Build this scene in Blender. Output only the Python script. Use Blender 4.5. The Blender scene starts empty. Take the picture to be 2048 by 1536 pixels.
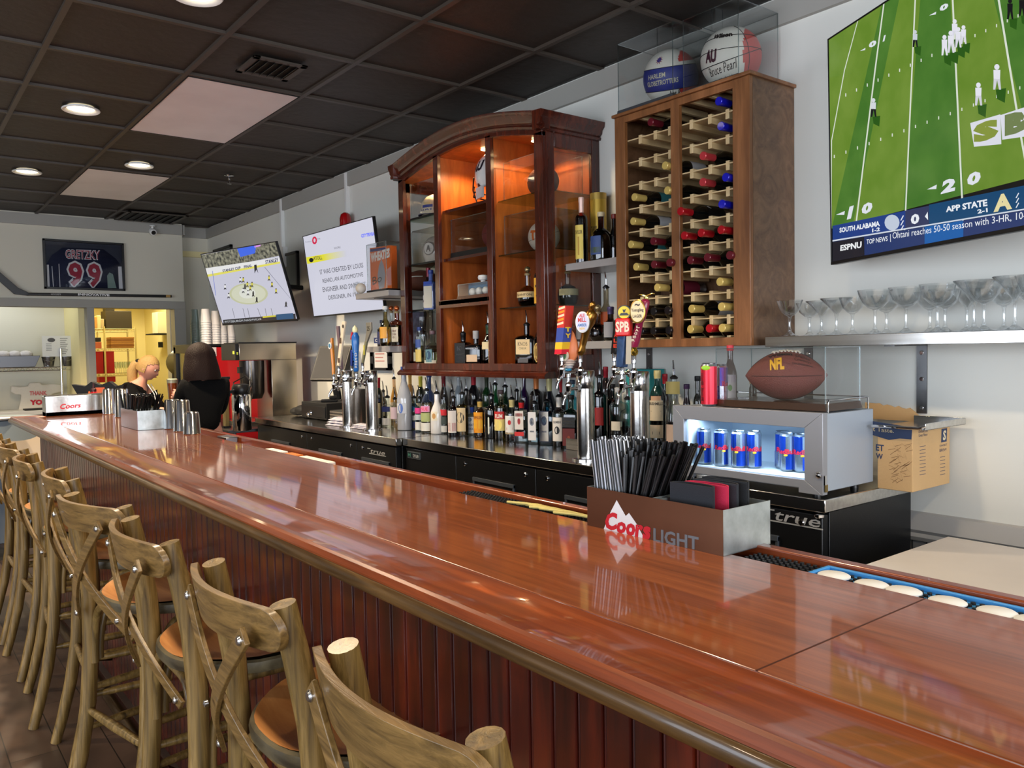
import bpy, math, random
from mathutils import Vector, Matrix
random.seed(7)
SC = bpy.context.scene
COL = SC.collection
PI = math.pi
# ---------------------------------------------------------------- camera
CAM = Vector((0.0, 0.0, 1.43))
YAW, PITCH, ROLL, FPX = -0.9086, -0.0421, -0.0177, 1622.7
_f = Vector((math.sin(YAW)*math.cos(PITCH), math.cos(YAW)*math.cos(PITCH), math.sin(PITCH)))
_r = Vector((math.cos(YAW), -math.sin(YAW), 0))
_u = _r.cross(_f)
RX = _r*math.cos(ROLL) + _u*math.sin(ROLL)
UX = -_r*math.sin(ROLL) + _u*math.cos(ROLL)
cd = bpy.data.cameras.new('camera'); cam = bpy.data.objects.new('camera', cd); COL.objects.link(cam)
cd.sensor_width = 36; cd.sensor_fit = 'HORIZONTAL'; cd.lens = FPX/2048*36; cd.clip_start = .02
M = Matrix.Identity(4)
for i in range(3):
    M[i][0] = RX[i]; M[i][1] = UX[i]; M[i][2] = -_f[i]; M[i][3] = CAM[i]
cam.matrix_world = M
SC.camera = cam
SC.view_settings.view_transform = 'Standard'; SC.view_settings.look = 'None'
SC.view_settings.exposure = 0.0; SC.view_settings.gamma = 1.0
try: SC.view_settings.use_curve_mapping = False
except Exception: pass
cy = SC.cycles
cy.max_bounces = 8; cy.transparent_max_bounces = 24; cy.diffuse_bounces = 4; cy.glossy_bounces = 4
cy.caustics_reflective = False; cy.caustics_refractive = False
cy.sample_clamp_indirect = 4.0; cy.use_denoising = True
# ---------------------------------------------------------------- world and daylight
W = bpy.data.worlds.new('world'); SC.world = W; W.use_nodes = True
bg = W.node_tree.nodes['Background']; bg.inputs[0].default_value = (.72, .82, 1, 1); bg.inputs[1].default_value = 2.5
def area(name, loc, rot, sx, sy, power, col):
    l = bpy.data.lights.new(name, 'AREA'); l.shape = 'RECTANGLE'; l.size = sx; l.size_y = sy
    l.energy = power; l.color = col
    o = bpy.data.objects.new(name, l); COL.objects.link(o); o.location = loc; o.rotation_euler = rot
    return o
# daylight entering by the shop windows of the near wall (x = 3.4) and the street wall (y = -4.2)
area('near_window_daylight', (3.3, .3, 1.75), (0, PI/2, 0), 2.0, 4.6, 190, (.92, .95, 1))
area('street_window_daylight', (-.8, -4.05, 1.6), (PI/2, 0, 0), 6.6, 1.9, 170, (.86, .92, 1))
# downlights of the ceiling: a warm lamp under each lit diffuser
DOWN = [(-5.09, .948), (-6.34, 1.549), (-7.0, .926), (-3.235, 1.02), (-1.42, 1.02), (.4, 1.02), (-8.3, -.6), (-5.2, -1.6), (-2.2, -1.6)]
def spot(name, loc, power, col, size=math.radians(128), r=.07, blend=.35):
    l = bpy.data.lights.new(name, 'SPOT'); l.energy = power; l.color = col; l.spot_size = size; l.spot_blend = blend
    l.shadow_soft_size = r
    o = bpy.data.objects.new(name, l); COL.objects.link(o); o.location = loc
    return o
for (x, y) in DOWN: spot('downlight_lamp', (x, y, 2.795), 185 if x < -3 else 70, (1, .79, .54))
# ---------------------------------------------------------------- pixel rays of the 2048 x 1536 frame, used to read real positions
def ray(u, v): return RX*((u-1024)/FPX) - UX*((v-768)/FPX) + _f
def aty(u, v, y): d = ray(u, v); return CAM + d*((y-CAM.y)/d.y)
def atx(u, v, x): d = ray(u, v); return CAM + d*((x-CAM.x)/d.x)
def atz(u, v, z): d = ray(u, v); return CAM + d*((z-CAM.z)/d.z)
def dep(p): return (Vector(p)-CAM).dot(_f)
def proj(p):
    q = Vector(p)-CAM; d = q.dot(_f)
    return 1024+FPX*q.dot(RX)/d, 768-FPX*q.dot(UX)/d
# ---------------------------------------------------------------- mesh helpers
class MB:
    def __init__(s): s.v = []; s.f = []; s.m = []; s.mats = []
    def mi(s, mat):
        if mat not in s.mats: s.mats.append(mat)
        return s.mats.index(mat)
    def add(s, vs, fs, mat, M=None):
        b = len(s.v); k = s.mi(mat)
        for p in vs:
            p = Vector(p)
            s.v.append(tuple(M @ p) if M is not None else tuple(p))
        for f in fs: s.f.append([b+i for i in f]); s.m.append(k)
        return s
    def box(s, x0, x1, y0, y1, z0, z1, mat, M=None):
        vs = [(x, y, z) for z in (z0, z1) for y in (y0, y1) for x in (x0, x1)]
        return s.add(vs, [(0,2,3,1),(4,5,7,6),(0,1,5,4),(2,6,7,3),(0,4,6,2),(1,3,7,5)], mat, M)
    def lathe(s, prof, mat, n=24, M=None, sx=1, sy=1, cap=True, a0=0, a1=2*PI):
        full = abs(a1-a0-2*PI) < 1e-6; k = n if full else n+1
        vs = []
        for (r, z) in prof:
            for i in range(k):
                a = a0+(a1-a0)*i/n; vs.append((r*math.cos(a)*sx, r*math.sin(a)*sy, z))
        fs = []
        for j in range(len(prof)-1):
            for i in range(n):
                i2 = (i+1) % k if full else i+1
                fs.append((j*k+i, j*k+i2, (j+1)*k+i2, (j+1)*k+i))
        if cap and full:
            if prof[0][0] > 1e-5: fs.append(tuple(reversed(range(k))))
            if prof[-1][0] > 1e-5: fs.append(tuple((len(prof)-1)*k+i for i in range(k)))
        return s.add(vs, fs, mat, M)
    def tube(s, path, r, mat, n=8, M=None, closed=False, flat=None):
        P = [Vector(p) for p in path]; m = len(P); rr = r if isinstance(r, (list, tuple)) else [r]*m
        vs = []; prev = None
        for i, p in enumerate(P):
            if closed: t = (P[(i+1) % m]-P[i-1])
            else: t = P[min(i+1, m-1)]-P[max(i-1, 0)]
            t.normalize()
            if prev is None:
                ref = Vector((0, 0, 1)) if abs(t.z) < .9 else Vector((1, 0, 0))
                a = t.cross(ref).normalized()
            else:
                a = (prev - t*prev.dot(t)).normalized()
            prev = a; b = t.cross(a)
            for k in range(n):
                g = 2*PI*k/n
                vs.append(p + a*math.cos(g)*rr[i]*(flat[0] if flat else 1) + b*math.sin(g)*rr[i]*(flat[1] if flat else 1))
        fs = []
        for j in range(m if closed else m-1):
            j2 = (j+1) % m
            for k in range(n): fs.append((j*n+k, j*n+(k+1) % n, j2*n+(k+1) % n, j2*n+k))
        if not closed: fs += [tuple(reversed(range(n))), tuple((m-1)*n+k for k in range(n))]
        return s.add(vs, fs, mat, M)
    def prism(s, poly, d0, d1, mat, axis='y', M=None):
        # poly in the plane across the axis; d0..d1 along it
        n = len(poly)
        def P(a, b, d): return {'y': (a, d, b), 'x': (d, a, b), 'z': (a, b, d)}[axis]
        vs = [P(a, b, d0) for a, b in poly] + [P(a, b, d1) for a, b in poly]
        fs = [tuple(range(n)), tuple(reversed(range(n, 2*n)))] + [(i, i+n, (i+1) % n+n, (i+1) % n) for i in range(n)]
        return s.add(vs, fs, mat, M)
    def ball(s, c, r, mat, nu=20, nv=12, sc=(1, 1, 1), M=None):
        prof = [(max(1e-6, math.sin(PI*j/nv)), -math.cos(PI*j/nv)) for j in range(nv+1)]
        MM = Matrix.Translation(c) @ Matrix.Diagonal((r*sc[0], r*sc[1], r*sc[2], 1))
        if M is not None: MM = M @ MM
        return s.lathe(prof, mat, nu, MM, cap=False)
    def build(s, name, parent=None, bevel=0, sub=0, solid=0, smooth=True, ang=35):
        me = bpy.data.meshes.new(name); me.from_pydata(s.v, [], s.f)
        for m in s.mats: me.materials.append(m)
        me.polygons.foreach_set('material_index', s.m)
        if smooth:
            me.polygons.foreach_set('use_smooth', [True]*len(me.polygons))
            try: me.set_sharp_from_angle(angle=math.radians(ang))
            except Exception: pass
        me.update()
        o = bpy.data.objects.new(name, me); COL.objects.link(o)
        if parent is not None: o.parent = parent
        if solid: q = o.modifiers.new('t', 'SOLIDIFY'); q.thickness = solid; q.offset = 0
        if bevel: q = o.modifiers.new('b', 'BEVEL'); q.width = bevel; q.segments = 2; q.limit_method = 'ANGLE'
        if sub: q = o.modifiers.new('s', 'SUBSURF'); q.levels = sub; q.render_levels = sub
        return o
def tag(o, label=None, cat=None, group=None, kind=None):
    if label: o['label'] = label
    if cat: o['category'] = cat
    if group: o['group'] = group
    if kind: o['kind'] = kind
    return o
def T(name, label, cat, loc=(0, 0, 0), rz=0, group=None, rx=0):
    o = bpy.data.objects.new(name, None); COL.objects.link(o); o.location = loc; o.rotation_euler = (rx, 0, rz)
    o.empty_display_size = .05
    return tag(o, label, cat, group)
KIDS = {}
def dup(root, label=None, loc=None, rz=None, group=None):
    def kids(o): return [c for c in bpy.data.objects if c.parent == o]
    if root.name not in KIDS: KIDS[root.name] = [(c, kids(c)) for c in kids(root)]
    r = root.copy(); COL.objects.link(r)
    if loc is not None: r.location = loc
    if rz is not None: r.rotation_euler = (root.rotation_euler[0], 0, rz)
    if label: r['label'] = label
    if group: r['group'] = group
    for c, gs in KIDS[root.name]:
        d = c.copy(); COL.objects.link(d); d.parent = r
        for g in gs: e = g.copy(); COL.objects.link(e); e.parent = d
    return r
def struct(name, mb, **k): return tag(mb.build(name, **k), kind='structure')
def MT(x, y, z): return Matrix.Translation((x, y, z))
def RZ(a): return Matrix.Rotation(a, 4, 'Z')
def RXm(a): return Matrix.Rotation(a, 4, 'X')
def RY(a): return Matrix.Rotation(a, 4, 'Y')
_TC = {}
def text_geo(s, bold=0, fine=0):
    key = (s, bold, fine)
    if key not in _TC:
        c = bpy.data.curves.new('t', 'FONT'); c.body = s; c.size = 1; c.offset = bold; c.align_x = 'LEFT'; c.resolution_u = 2
        o = bpy.data.objects.new('t', c); me = o.to_mesh()
        if fine:
            import bmesh
            bm = bmesh.new(); bm.from_mesh(me); bmesh.ops.triangulate(bm, faces=bm.faces); bmesh.ops.subdivide_edges(bm, edges=bm.edges, cuts=2, use_grid_fill=True); bm.to_mesh(me); bm.free()
        vs = [tuple(v.co) for v in me.vertices]; fs = [tuple(p.vertices) for p in me.polygons]
        o.to_mesh_clear(); bpy.data.objects.remove(o); bpy.data.curves.remove(c)
        xs = [v[0] for v in vs] or [0, 1]; ys = [v[1] for v in vs] or [0, 1]
        x0, x1, y0, y1 = min(xs), max(xs), min(ys), max(ys)
        _TC[key] = ([((a-x0)/(x1-x0+1e-9), (b-y0)/(y1-y0+1e-9)) for a, b, _ in vs], fs)
    return _TC[key]
def text_on(mb, s, fn, mat, bold=.02, fine=0):
    # fn maps the unit box of the word (0..1, 0..1) onto the surface
    vs, fs = text_geo(s, bold, fine)
    mb.add([fn(a, b) for a, b in vs], fs, mat)
class Plane:
    # a real flat surface: origin and two axes in world space; px() reads the local (a, b) of a frame pixel on it
    def __init__(s, o, ex, ez): s.o = Vector(o); s.ex = Vector(ex); s.ez = Vector(ez); s.n = s.ex.cross(s.ez)
    def px(s, u, v):
        d = ray(u, v); t = (s.o-CAM).dot(s.n)/d.dot(s.n); p = CAM + d*t - s.o
        return p.dot(s.ex), p.dot(s.ez)
def quad_fn(pl, c, off, conv):
    # bilinear patch between four pixels (bl, br, tr, tl) on a Plane
    q = [pl.px(*p) for p in c]
    def fn(a, b):
        x = (q[0][0]*(1-a)+q[1][0]*a)*(1-b)+(q[3][0]*(1-a)+q[2][0]*a)*b
        z = (q[0][1]*(1-a)+q[1][1]*a)*(1-b)+(q[3][1]*(1-a)+q[2][1]*a)*b
        return conv(x, z, off)
    return fn
# ---------------------------------------------------------------- materials
def lin(c):
    return tuple(((x/255)/12.92 if x/255 <= .04045 else ((x/255+.055)/1.055)**2.4) for x in c)
_MC = {}
def mat(name, rgb, rough=.5, metal=0, spec=.5, emit=None, es=1, coat=0, trans=0, ior=1.45, bump=0, bs=60, alpha=1, aniso=0, var=0, vs=(8, 8, 8), sheen=0):
    m = bpy.data.materials.new(name); m.use_nodes = True; nt = m.node_tree; b = nt.nodes['Principled BSDF']
    c = lin(rgb)+(1,)
    b.inputs['Base Color'].default_value = c; b.inputs['Roughness'].default_value = rough
    b.inputs['Metallic'].default_value = metal; b.inputs['Specular IOR Level'].default_value = spec
    b.inputs['Coat Weight'].default_value = coat; b.inputs['Coat Roughness'].default_value = .05
    b.inputs['Transmission Weight'].default_value = trans; b.inputs['IOR'].default_value = ior
    if sheen: b.inputs['Sheen Weight'].default_value = sheen
    if emit: b.inputs['Emission Color'].default_value = lin(emit)+(1,); b.inputs['Emission Strength'].default_value = es
    if bump or var:
        tc = nt.nodes.new('ShaderNodeTexCoord'); mp = nt.nodes.new('ShaderNodeMapping'); nt.links.new(tc.outputs['Object'], mp.inputs[0])
        mp.inputs['Scale'].default_value = vs if var else (1, 1, 1)
        nz = nt.nodes.new('ShaderNodeTexNoise'); nz.inputs['Detail'].default_value = 5; nz.inputs['Scale'].default_value = 1 if var else bs
        nt.links.new(mp.outputs[0], nz.inputs[0])
        if var:
            mx = nt.nodes.new('ShaderNodeMix'); mx.data_type = 'RGBA'; mx.inputs[6].default_value = tuple(x*(1-var) for x in c[:3])+(1,)
            mx.inputs[7].default_value = tuple(min(1, x*(1+var)) for x in c[:3])+(1,)
            rp = nt.nodes.new('ShaderNodeValToRGB'); rp.color_ramp.elements[0].position = .3; rp.color_ramp.elements[1].position = .7
            nt.links.new(nz.outputs[0], rp.inputs[0]); nt.links.new(rp.outputs[0], mx.inputs[0]); nt.links.new(mx.outputs[2], b.inputs['Base Color'])
        if bump:
            n2 = nt.nodes.new('ShaderNodeTexNoise'); n2.inputs['Scale'].default_value = bs; n2.inputs['Detail'].default_value = 4
            nt.links.new(tc.outputs['Object'], n2.inputs[0])
            bp = nt.nodes.new('ShaderNodeBump'); bp.inputs['Strength'].default_value = bump; bp.inputs['Distance'].default_value = .01
            nt.links.new(n2.outputs[0], bp.inputs['Height']); nt.links.new(bp.outputs[0], b.inputs['Normal'])
    return m
def col(rgb, rough=.5, metal=0, **k):
    key = (tuple(rgb), rough, metal)+tuple(sorted(k.items()))
    if key not in _MC: _MC[key] = mat('paint_%d_%d_%d' % tuple(rgb), rgb, rough, metal, **k)
    return _MC[key]
_EC = {}
def glow(rgb, s=1.0):
    key = (tuple(rgb), s)
    if key not in _EC:
        m = bpy.data.materials.new('glow_%d_%d_%d' % tuple(rgb)); m.use_nodes = True; nt = m.node_tree; nt.nodes.clear()
        e = nt.nodes.new('ShaderNodeEmission'); e.inputs[0].default_value = lin(rgb)+(1,); e.inputs[1].default_value = s
        g = nt.nodes.new('ShaderNodeBsdfGlossy'); g.inputs[1].default_value = .12; g.inputs[0].default_value = (.06, .06, .06, 1)
        ad = nt.nodes.new('ShaderNodeAddShader'); o = nt.nodes.new('ShaderNodeOutputMaterial')
        nt.links.new(e.outputs[0], ad.inputs[0]); nt.links.new(g.outputs[0], ad.inputs[1]); nt.links.new(ad.outputs[0], o.inputs[0])
        _EC[key] = m
    return _EC[key]
_GC = {}
def glass(rgb, edge=.5, rough=.03, dens=1.0, gl=1.0):
    # thin-walled glass: see-through with a tint, glossy by Fresnel, denser at grazing angles
    key = (tuple(rgb), edge, rough, dens, gl)
    if key in _GC: return _GC[key]
    m = bpy.data.materials.new('glass_%d_%d_%d' % tuple(rgb)); m.use_nodes = True; nt = m.node_tree; nt.nodes.clear()
    c = lin(rgb); t = nt.nodes.new('ShaderNodeBsdfTransparent'); g = nt.nodes.new('ShaderNodeBsdfGlossy'); g.inputs[1].default_value = rough
    g.inputs[0].default_value = (.95, .97, 1, 1)
    lw = nt.nodes.new('ShaderNodeLayerWeight'); lw.inputs[0].default_value = .35
    mx = nt.nodes.new('ShaderNodeMix'); mx.data_type = 'RGBA'
    mx.inputs[6].default_value = tuple(x**(dens) for x in c)+(1,)
    mx.inputs[7].default_value = tuple((x**(dens))*edge for x in c)+(1,)
    nt.links.new(lw.outputs['Facing'], mx.inputs[0]); nt.links.new(mx.outputs[2], t.inputs[0])
    pw = nt.nodes.new('ShaderNodeMath'); pw.operation = 'POWER'; pw.inputs[1].default_value = 4.0
    l2 = nt.nodes.new('ShaderNodeLayerWeight'); l2.inputs[0].default_value = .5; nt.links.new(l2.outputs['Facing'], pw.inputs[0])
    mul = nt.nodes.new('ShaderNodeMath'); mul.operation = 'MULTIPLY_ADD'; mul.inputs[1].default_value = .75*gl; mul.inputs[2].default_value = .045*gl; nt.links.new(pw.outputs[0], mul.inputs[0])
    ms = nt.nodes.new('ShaderNodeMixShader'); o = nt.nodes.new('ShaderNodeOutputMaterial')
    nt.links.new(mul.outputs[0], ms.inputs[0]); nt.links.new(t.outputs[0], ms.inputs[1]); nt.links.new(g.outputs[0], ms.inputs[2]); nt.links.new(ms.outputs[0], o.inputs[0])
    _GC[key] = m
    return m
def wood(name, ca, cb, cc=None, scale=(3, 30, 30), rough=.3, coat=0, bump=.05, dist=2.0, cr=.05, spec=.5, seams=None):
    m = bpy.data.materials.new(name); m.use_nodes = True; nt = m.node_tree; b = nt.nodes['Principled BSDF']
    tc = nt.nodes.new('ShaderNodeTexCoord'); mp = nt.nodes.new('ShaderNodeMapping'); mp.inputs['Scale'].default_value = scale
    nt.links.new(tc.outputs['Object'], mp.inputs[0])
    n = nt.nodes.new('ShaderNodeTexNoise'); n.inputs['Scale'].default_value = 1; n.inputs['Detail'].default_value = 8; n.inputs['Distortion'].default_value = dist*.3; n.inputs['Roughness'].default_value = .62
    nt.links.new(mp.outputs[0], n.inputs[0])
    rp = nt.nodes.new('ShaderNodeValToRGB'); e = rp.color_ramp.elements
    e[0].position = .3; e[0].color = lin(ca)+(1,); e[1].position = .72; e[1].color = lin(cb)+(1,)
    if cc: q = e.new(.5); q.color = lin(cc)+(1,)
    nt.links.new(n.outputs[0], rp.inputs[0])
    n2 = nt.nodes.new('ShaderNodeTexNoise'); n2.inputs['Scale'].default_value = 2.2; n2.inputs['Detail'].default_value = 3
    nt.links.new(tc.outputs['Object'], n2.inputs[0])
    hs = nt.nodes.new('ShaderNodeHueSaturation'); mr = nt.nodes.new('ShaderNodeMapRange'); mr.inputs[3].default_value = .84; mr.inputs[4].default_value = 1.16
    nt.links.new(n2.outputs[0], mr.inputs[0]); nt.links.new(mr.outputs[0], hs.inputs['Value']); nt.links.new(rp.outputs[0], hs.inputs['Color'])
    nt.links.new(hs.outputs[0], b.inputs['Base Color'])
    b.inputs['Roughness'].default_value = rough; b.inputs['Coat Weight'].default_value = coat; b.inputs['Coat Roughness'].default_value = cr
    b.inputs['Specular IOR Level'].default_value = spec
    if bump:
        bp = nt.nodes.new('ShaderNodeBump'); bp.inputs['Strength'].default_value = bump; bp.inputs['Distance'].default_value = .004
        nt.links.new(n.outputs[0], bp.inputs['Height']); nt.links.new(bp.outputs[0], b.inputs['Normal'])
    return m
WALL = mat('wall_paint', (226, 226, 218), .75, bump=.25, bs=7)
WALLF = mat('wall_paint_far', (216, 212, 196), .8, bump=.1, bs=9)
KITW = mat('kitchen_wall', (235, 222, 165), .7)
TRIMG = mat('grey_trim_paint', (160, 158, 150), .55)
TRIMD = mat('grey_band_paint', (165, 163, 156), .6)
CEILM = mat('ceiling_tile_black', (48, 42, 38), .55, bump=.35, bs=18, var=.25, vs=(1.6, 1.6, 1.6))
GRIDM = mat('ceiling_grid_brown', (68, 60, 53), .45)
PANELM = mat('light_panel_diffuser', (250, 244, 242), .5, var=.06, vs=(3, 3, 3))
STEEL = mat('brushed_steel', (214, 212, 208), .17, 1, var=.12, vs=(1.5, 60, 60))
STEELD = mat('dark_steel', (120, 120, 122), .3, 1)
CHROME = mat('chrome', (225, 225, 228), .07, 1)
GALV = mat('galvanised_sheet', (176, 184, 184), .38, .85, var=.22, vs=(26, 26, 26))
BLACK = mat('black_plastic', (22, 22, 24), .35)
BLACKM = mat('black_matte', (16, 16, 17), .7)
COOLER = mat('black_cooler_vinyl', (17, 18, 20), .33, bump=.05, bs=300)
WHITE = mat('white_plastic', (235, 235, 232), .4)
BARTOP = wood('bar_top_mahogany', (112, 56, 26), (164, 92, 48), (142, 74, 36), (3, 80, 80), .28, coat=1.0, bump=.02, cr=.05, dist=.8)
BARRAIL = wood('bar_rail_mahogany', (104, 44, 20), (160, 80, 38), (134, 62, 28), (3, 60, 60), .3, coat=.9, bump=.05, cr=.06, dist=.8)
BEAD = wood('bead_board_mahogany', (42, 10, 4), (112, 36, 14), (72, 20, 8), (20, 20, 2.2), .32, coat=.5, bump=.1, cr=.15)
BRASSY = wood('worn_bullnose', (52, 34, 16), (116, 84, 46), (80, 56, 28), (3, 40, 40), .3, coat=.4, bump=.15)
OAK = wood('weathered_oak', (62, 46, 20), (166, 134, 78), (120, 94, 46), (60, 60, 2.6), .42, coat=.25, bump=.5, cr=.2)
OAKR = wood('weathered_oak_rail', (84, 62, 28), (150, 116, 64), (118, 90, 46), (6, 90, 90), .42, coat=.3, bump=.3, cr=.2)
SEATW = wood('orange_seat_wood', (186, 118, 58), (222, 158, 92), (204, 138, 74), (4, 30, 30), .34, coat=.4, bump=.1, cr=.2)
SEATR = wood('grey_seat_edge', (70, 60, 40), (116, 104, 76), None, (10, 30, 30), .45, bump=.2)
CHERRY = wood('cherry_cabinet', (50, 18, 10), (100, 42, 24), (74, 28, 16), (26, 26, 3.2), .25, coat=.6, bump=.05)
CHERRYI = wood('cherry_cabinet_inside', (140, 66, 26), (206, 112, 50), (172, 88, 36), (14, 14, 2.4), .3, coat=.3, bump=.03)
RACKW = wood('rack_stained_wood', (104, 64, 36), (160, 106, 66), (130, 84, 48), (16, 16, 2.2), .4, coat=.2, bump=.15)
RACKS = wood('rack_side_plywood', (84, 56, 38), (124, 90, 64), (104, 74, 50), (9, 9, 9), .4, coat=.3, bump=.1, dist=9)
PINE = wood('pale_pine', (186, 158, 110), (222, 198, 152), None, (20, 4, 20), .5, bump=.1)
FLOORM = None
def floor_mat():
    m = bpy.data.materials.new('dark_wood_floor'); m.use_nodes = True; nt = m.node_tree; b = nt.nodes['Principled BSDF']
    tc = nt.nodes.new('ShaderNodeTexCoord'); mp = nt.nodes.new('ShaderNodeMapping'); mp.inputs['Rotation'].default_value = (0, 0, .0)
    nt.links.new(tc.outputs['Object'], mp.inputs[0])
    br = nt.nodes.new('ShaderNodeTexBrick'); br.inputs['Scale'].default_value = 1; br.inputs['Brick Width'].default_value = .95; br.inputs['Row Height'].default_value = .155
    br.inputs['Mortar Size'].default_value = .002; br.inputs['Color1'].default_value = lin((92, 72, 58))+(1,); br.inputs['Color2'].default_value = lin((54, 42, 36))+(1,); br.inputs['Mortar'].default_value = (.01, .008, .006, 1)
    nt.links.new(mp.outputs[0], br.inputs[0])
    n = nt.nodes.new('ShaderNodeTexNoise'); n.inputs['Scale'].default_value = 5; n.inputs['Detail'].default_value = 9; nt.links.new(mp.outputs[0], n.inputs[0])
    mx = nt.nodes.new('ShaderNodeMix'); mx.data_type = 'RGBA'; mx.blend_type = 'OVERLAY'; mx.inputs[0].default_value = .9
    nt.links.new(br.outputs[0], mx.inputs[6]); nt.links.new(n.outputs[0], mx.inputs[7]); nt.links.new(mx.outputs[2], b.inputs['Base Color'])
    b.inputs['Roughness'].default_value = .38
    return m
FLOORM = floor_mat()
CLEAR = glass((240, 246, 246), .62)
ACRYL = glass((250, 251, 251), .93, .02)
EDGE = glass((225, 236, 236), .9, .15, gl=6)
def ink(r, g, b, **k): return col((r, g, b), .55, **k)
# ================================================================ room shell
WY = 2.914; CZ = 2.814; FX = -9.0
struct('floor', MB().box(-12.2, 3.45, -4.2, WY+.1, -.06, 0, FLOORM))
b = MB().box(-9.2, 3.45, -4.2, WY, CZ+.014, CZ+.08, CEILM); struct('ceiling', b)
X0, Y0, S = -2.954, 1.2502, .61
g = MB()
for k in range(-10, 13):
    x = X0 - k*S
    if x > -9.16 and x < 3.4: g.box(x-.012, x+.012, -4.2, WY, CZ, CZ+.0135, GRIDM)
for j in range(-9, 3):
    y = Y0 + j*S; g.box(-9.16, 3.4, y-.012, y+.012, CZ-.001, CZ+.0135, GRIDM)
struct('ceiling_grid', g)
struct('wall_back', MB().box(-9.3, 3.45, WY, WY+.12, 0, CZ+.08, WALL))
b = MB(); b.box(FX-.16, FX, -4.2, 2.60, 2.0, CZ+.08, WALLF); b.box(FX-.16, FX-.125, 2.56, 2.60, 0, 2.0, WALLF); b.box(FX-.12, FX, -4.2, -1.2, 0, 2.0, WALLF)
struct('wall_far', b)
struct('wall_far_recess', MB().box(-9.3, -9.16, 2.49, WY, 0, CZ+.08, WALLF))
b = MB(); b.box(FX-.13, FX+.02, -1.3, 2.605, 1.925, 2.005, TRIMG); b.box(FX-.13, FX+.02, 1.655, 1.72, 0, 1.925, TRIMG)
b.box(FX-.13, FX+.02, 2.49, 2.605, 0, 1.925, TRIMG); struct('trim_1', b, bevel=.002)
# crown bands
b = MB(); b.box(-9.14, 3.4, WY-.022, WY, CZ-.105, CZ, TRIMD); struct('trim_2', b)
b = MB(); b.box(FX, FX+.022, -4.2, 2.605, CZ-.105, CZ, TRIMD); b.box(-9.16, FX+.022, 2.60, 2.622, CZ-.105, CZ, TRIMD); b.box(-9.16, -9.138, 2.62, WY, CZ-.105, CZ, TRIMD); struct('trim_3', b)
# wainscot and chair rail low on the back wall
b = MB(); b.box(-1.6, 3.4, WY-.012, WY, 0, .725, col((128, 128, 130), .5))
x = -1.55
while x < 3.3: b.box(x, x+.004, WY-.014, WY-.011, 0, .725, col((60, 60, 62), .6)); x += .05
struct('wall_back_wainscot', b)
b = MB(); b.prism([(WY, .725), (WY-.02, .725), (WY-.028, .74), (WY-.018, .752), (WY-.03, .765), (WY-.022, .79), (WY-.014, .822), (WY, .827)], -1.6, 3.4, col((176, 174, 170), .45), 'x'); struct('trim_4', b)
# near wall and street wall with their window openings (behind the camera)
def windowed(name, ax, pos, lo, hi, z0, z1, wins, m):
    b = MB(); t = .1
    def bx(a0, a1, c0, c1):
        if ax == 'x': b.box(pos, pos+t, a0, a1, c0, c1, m)
        else: b.box(a0, a1, pos-t, pos, c0, c1, m)
    bx(lo, hi, 0, z0); bx(lo, hi, z1, CZ+.08); e = lo
    for (w0, w1) in wins: bx(e, w0, z0, z1); e = w1
    bx(e, hi, z0, z1)
    struct(name, b)
windowed('wall_near', 'x', 3.4, -4.2, WY, .7, 2.6, [(-2.1, .1), (.4, 2.6)], WALL)
windowed('wall_street', 'y', -4.2, -9.2, 3.45, .6, 2.55, [(-4.2, -2.2), (-1.9, .2), (.5, 2.6)], WALL)
# kitchen and prep room behind the far wall
b = MB(); b.box(-12.2, -12.1, -1.3, 3.0, 0, 2.6, KITW); b.box(-12.2, FX-.12, 2.95, 3.05, 0, 2.6, KITW); b.box(-12.2, FX-.12, 1.60, 1.66, 0, 2.6, KITW)
struct('wall_kitchen', b)
b = MB(); b.box(-10.0, -9.9, -1.3, 1.6, 0, 2.6, WALLF); b.box(-10.0, FX-.12, -1.3, -1.2, 0, 2.6, WALLF); struct('wall_prep', b)
b = MB(); b.box(-12.2, FX-.12, -1.3, 3.05, 2.5, 2.56, KITW); struct('ceiling_kitchen', b)
spot('kitchen_lamp', (-10.6, 2.3, 2.42), 110, (1, .86, .5), math.radians(165), .2)
spot('prep_lamp', (-9.5, .9, 2.42), 22, (.9, .96, 1), math.radians(160), .2)
# ---------------------------------------------------------------- ceiling fittings
def downlight(x, y, label):
    t = T('downlight', label, 'downlight', (x, y, CZ), 0, 'round recessed downlights')
    b = MB(); b.lathe([(.096, 0), (.098, -.004), (.094, -.008), (.078, -.004), (.068, .006), (.068, .012)], WHITE, 32, cap=False); b.build('trim_ring', t)
    MB().lathe([(.0001, .004), (.069, .004)], glow((255, 236, 190), 9), 32, cap=False).build('diffuser', t)
    return t
names = ['lit round recessed downlight nearest the large light panel', 'lit round recessed downlight right beside the smaller light panel', 'lit round recessed downlight, leftmost of the three in view',
 'lit recessed downlight just above the top of the photo', 'lit recessed downlight above the near bar stools', 'lit recessed downlight over the camera', 'lit recessed downlight over the dining side by the far wall', 'lit recessed downlight over the middle of the dining side', 'lit recessed downlight over the near dining side']
for (x, y), n in zip(DOWN, names): downlight(x, y, n)
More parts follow.
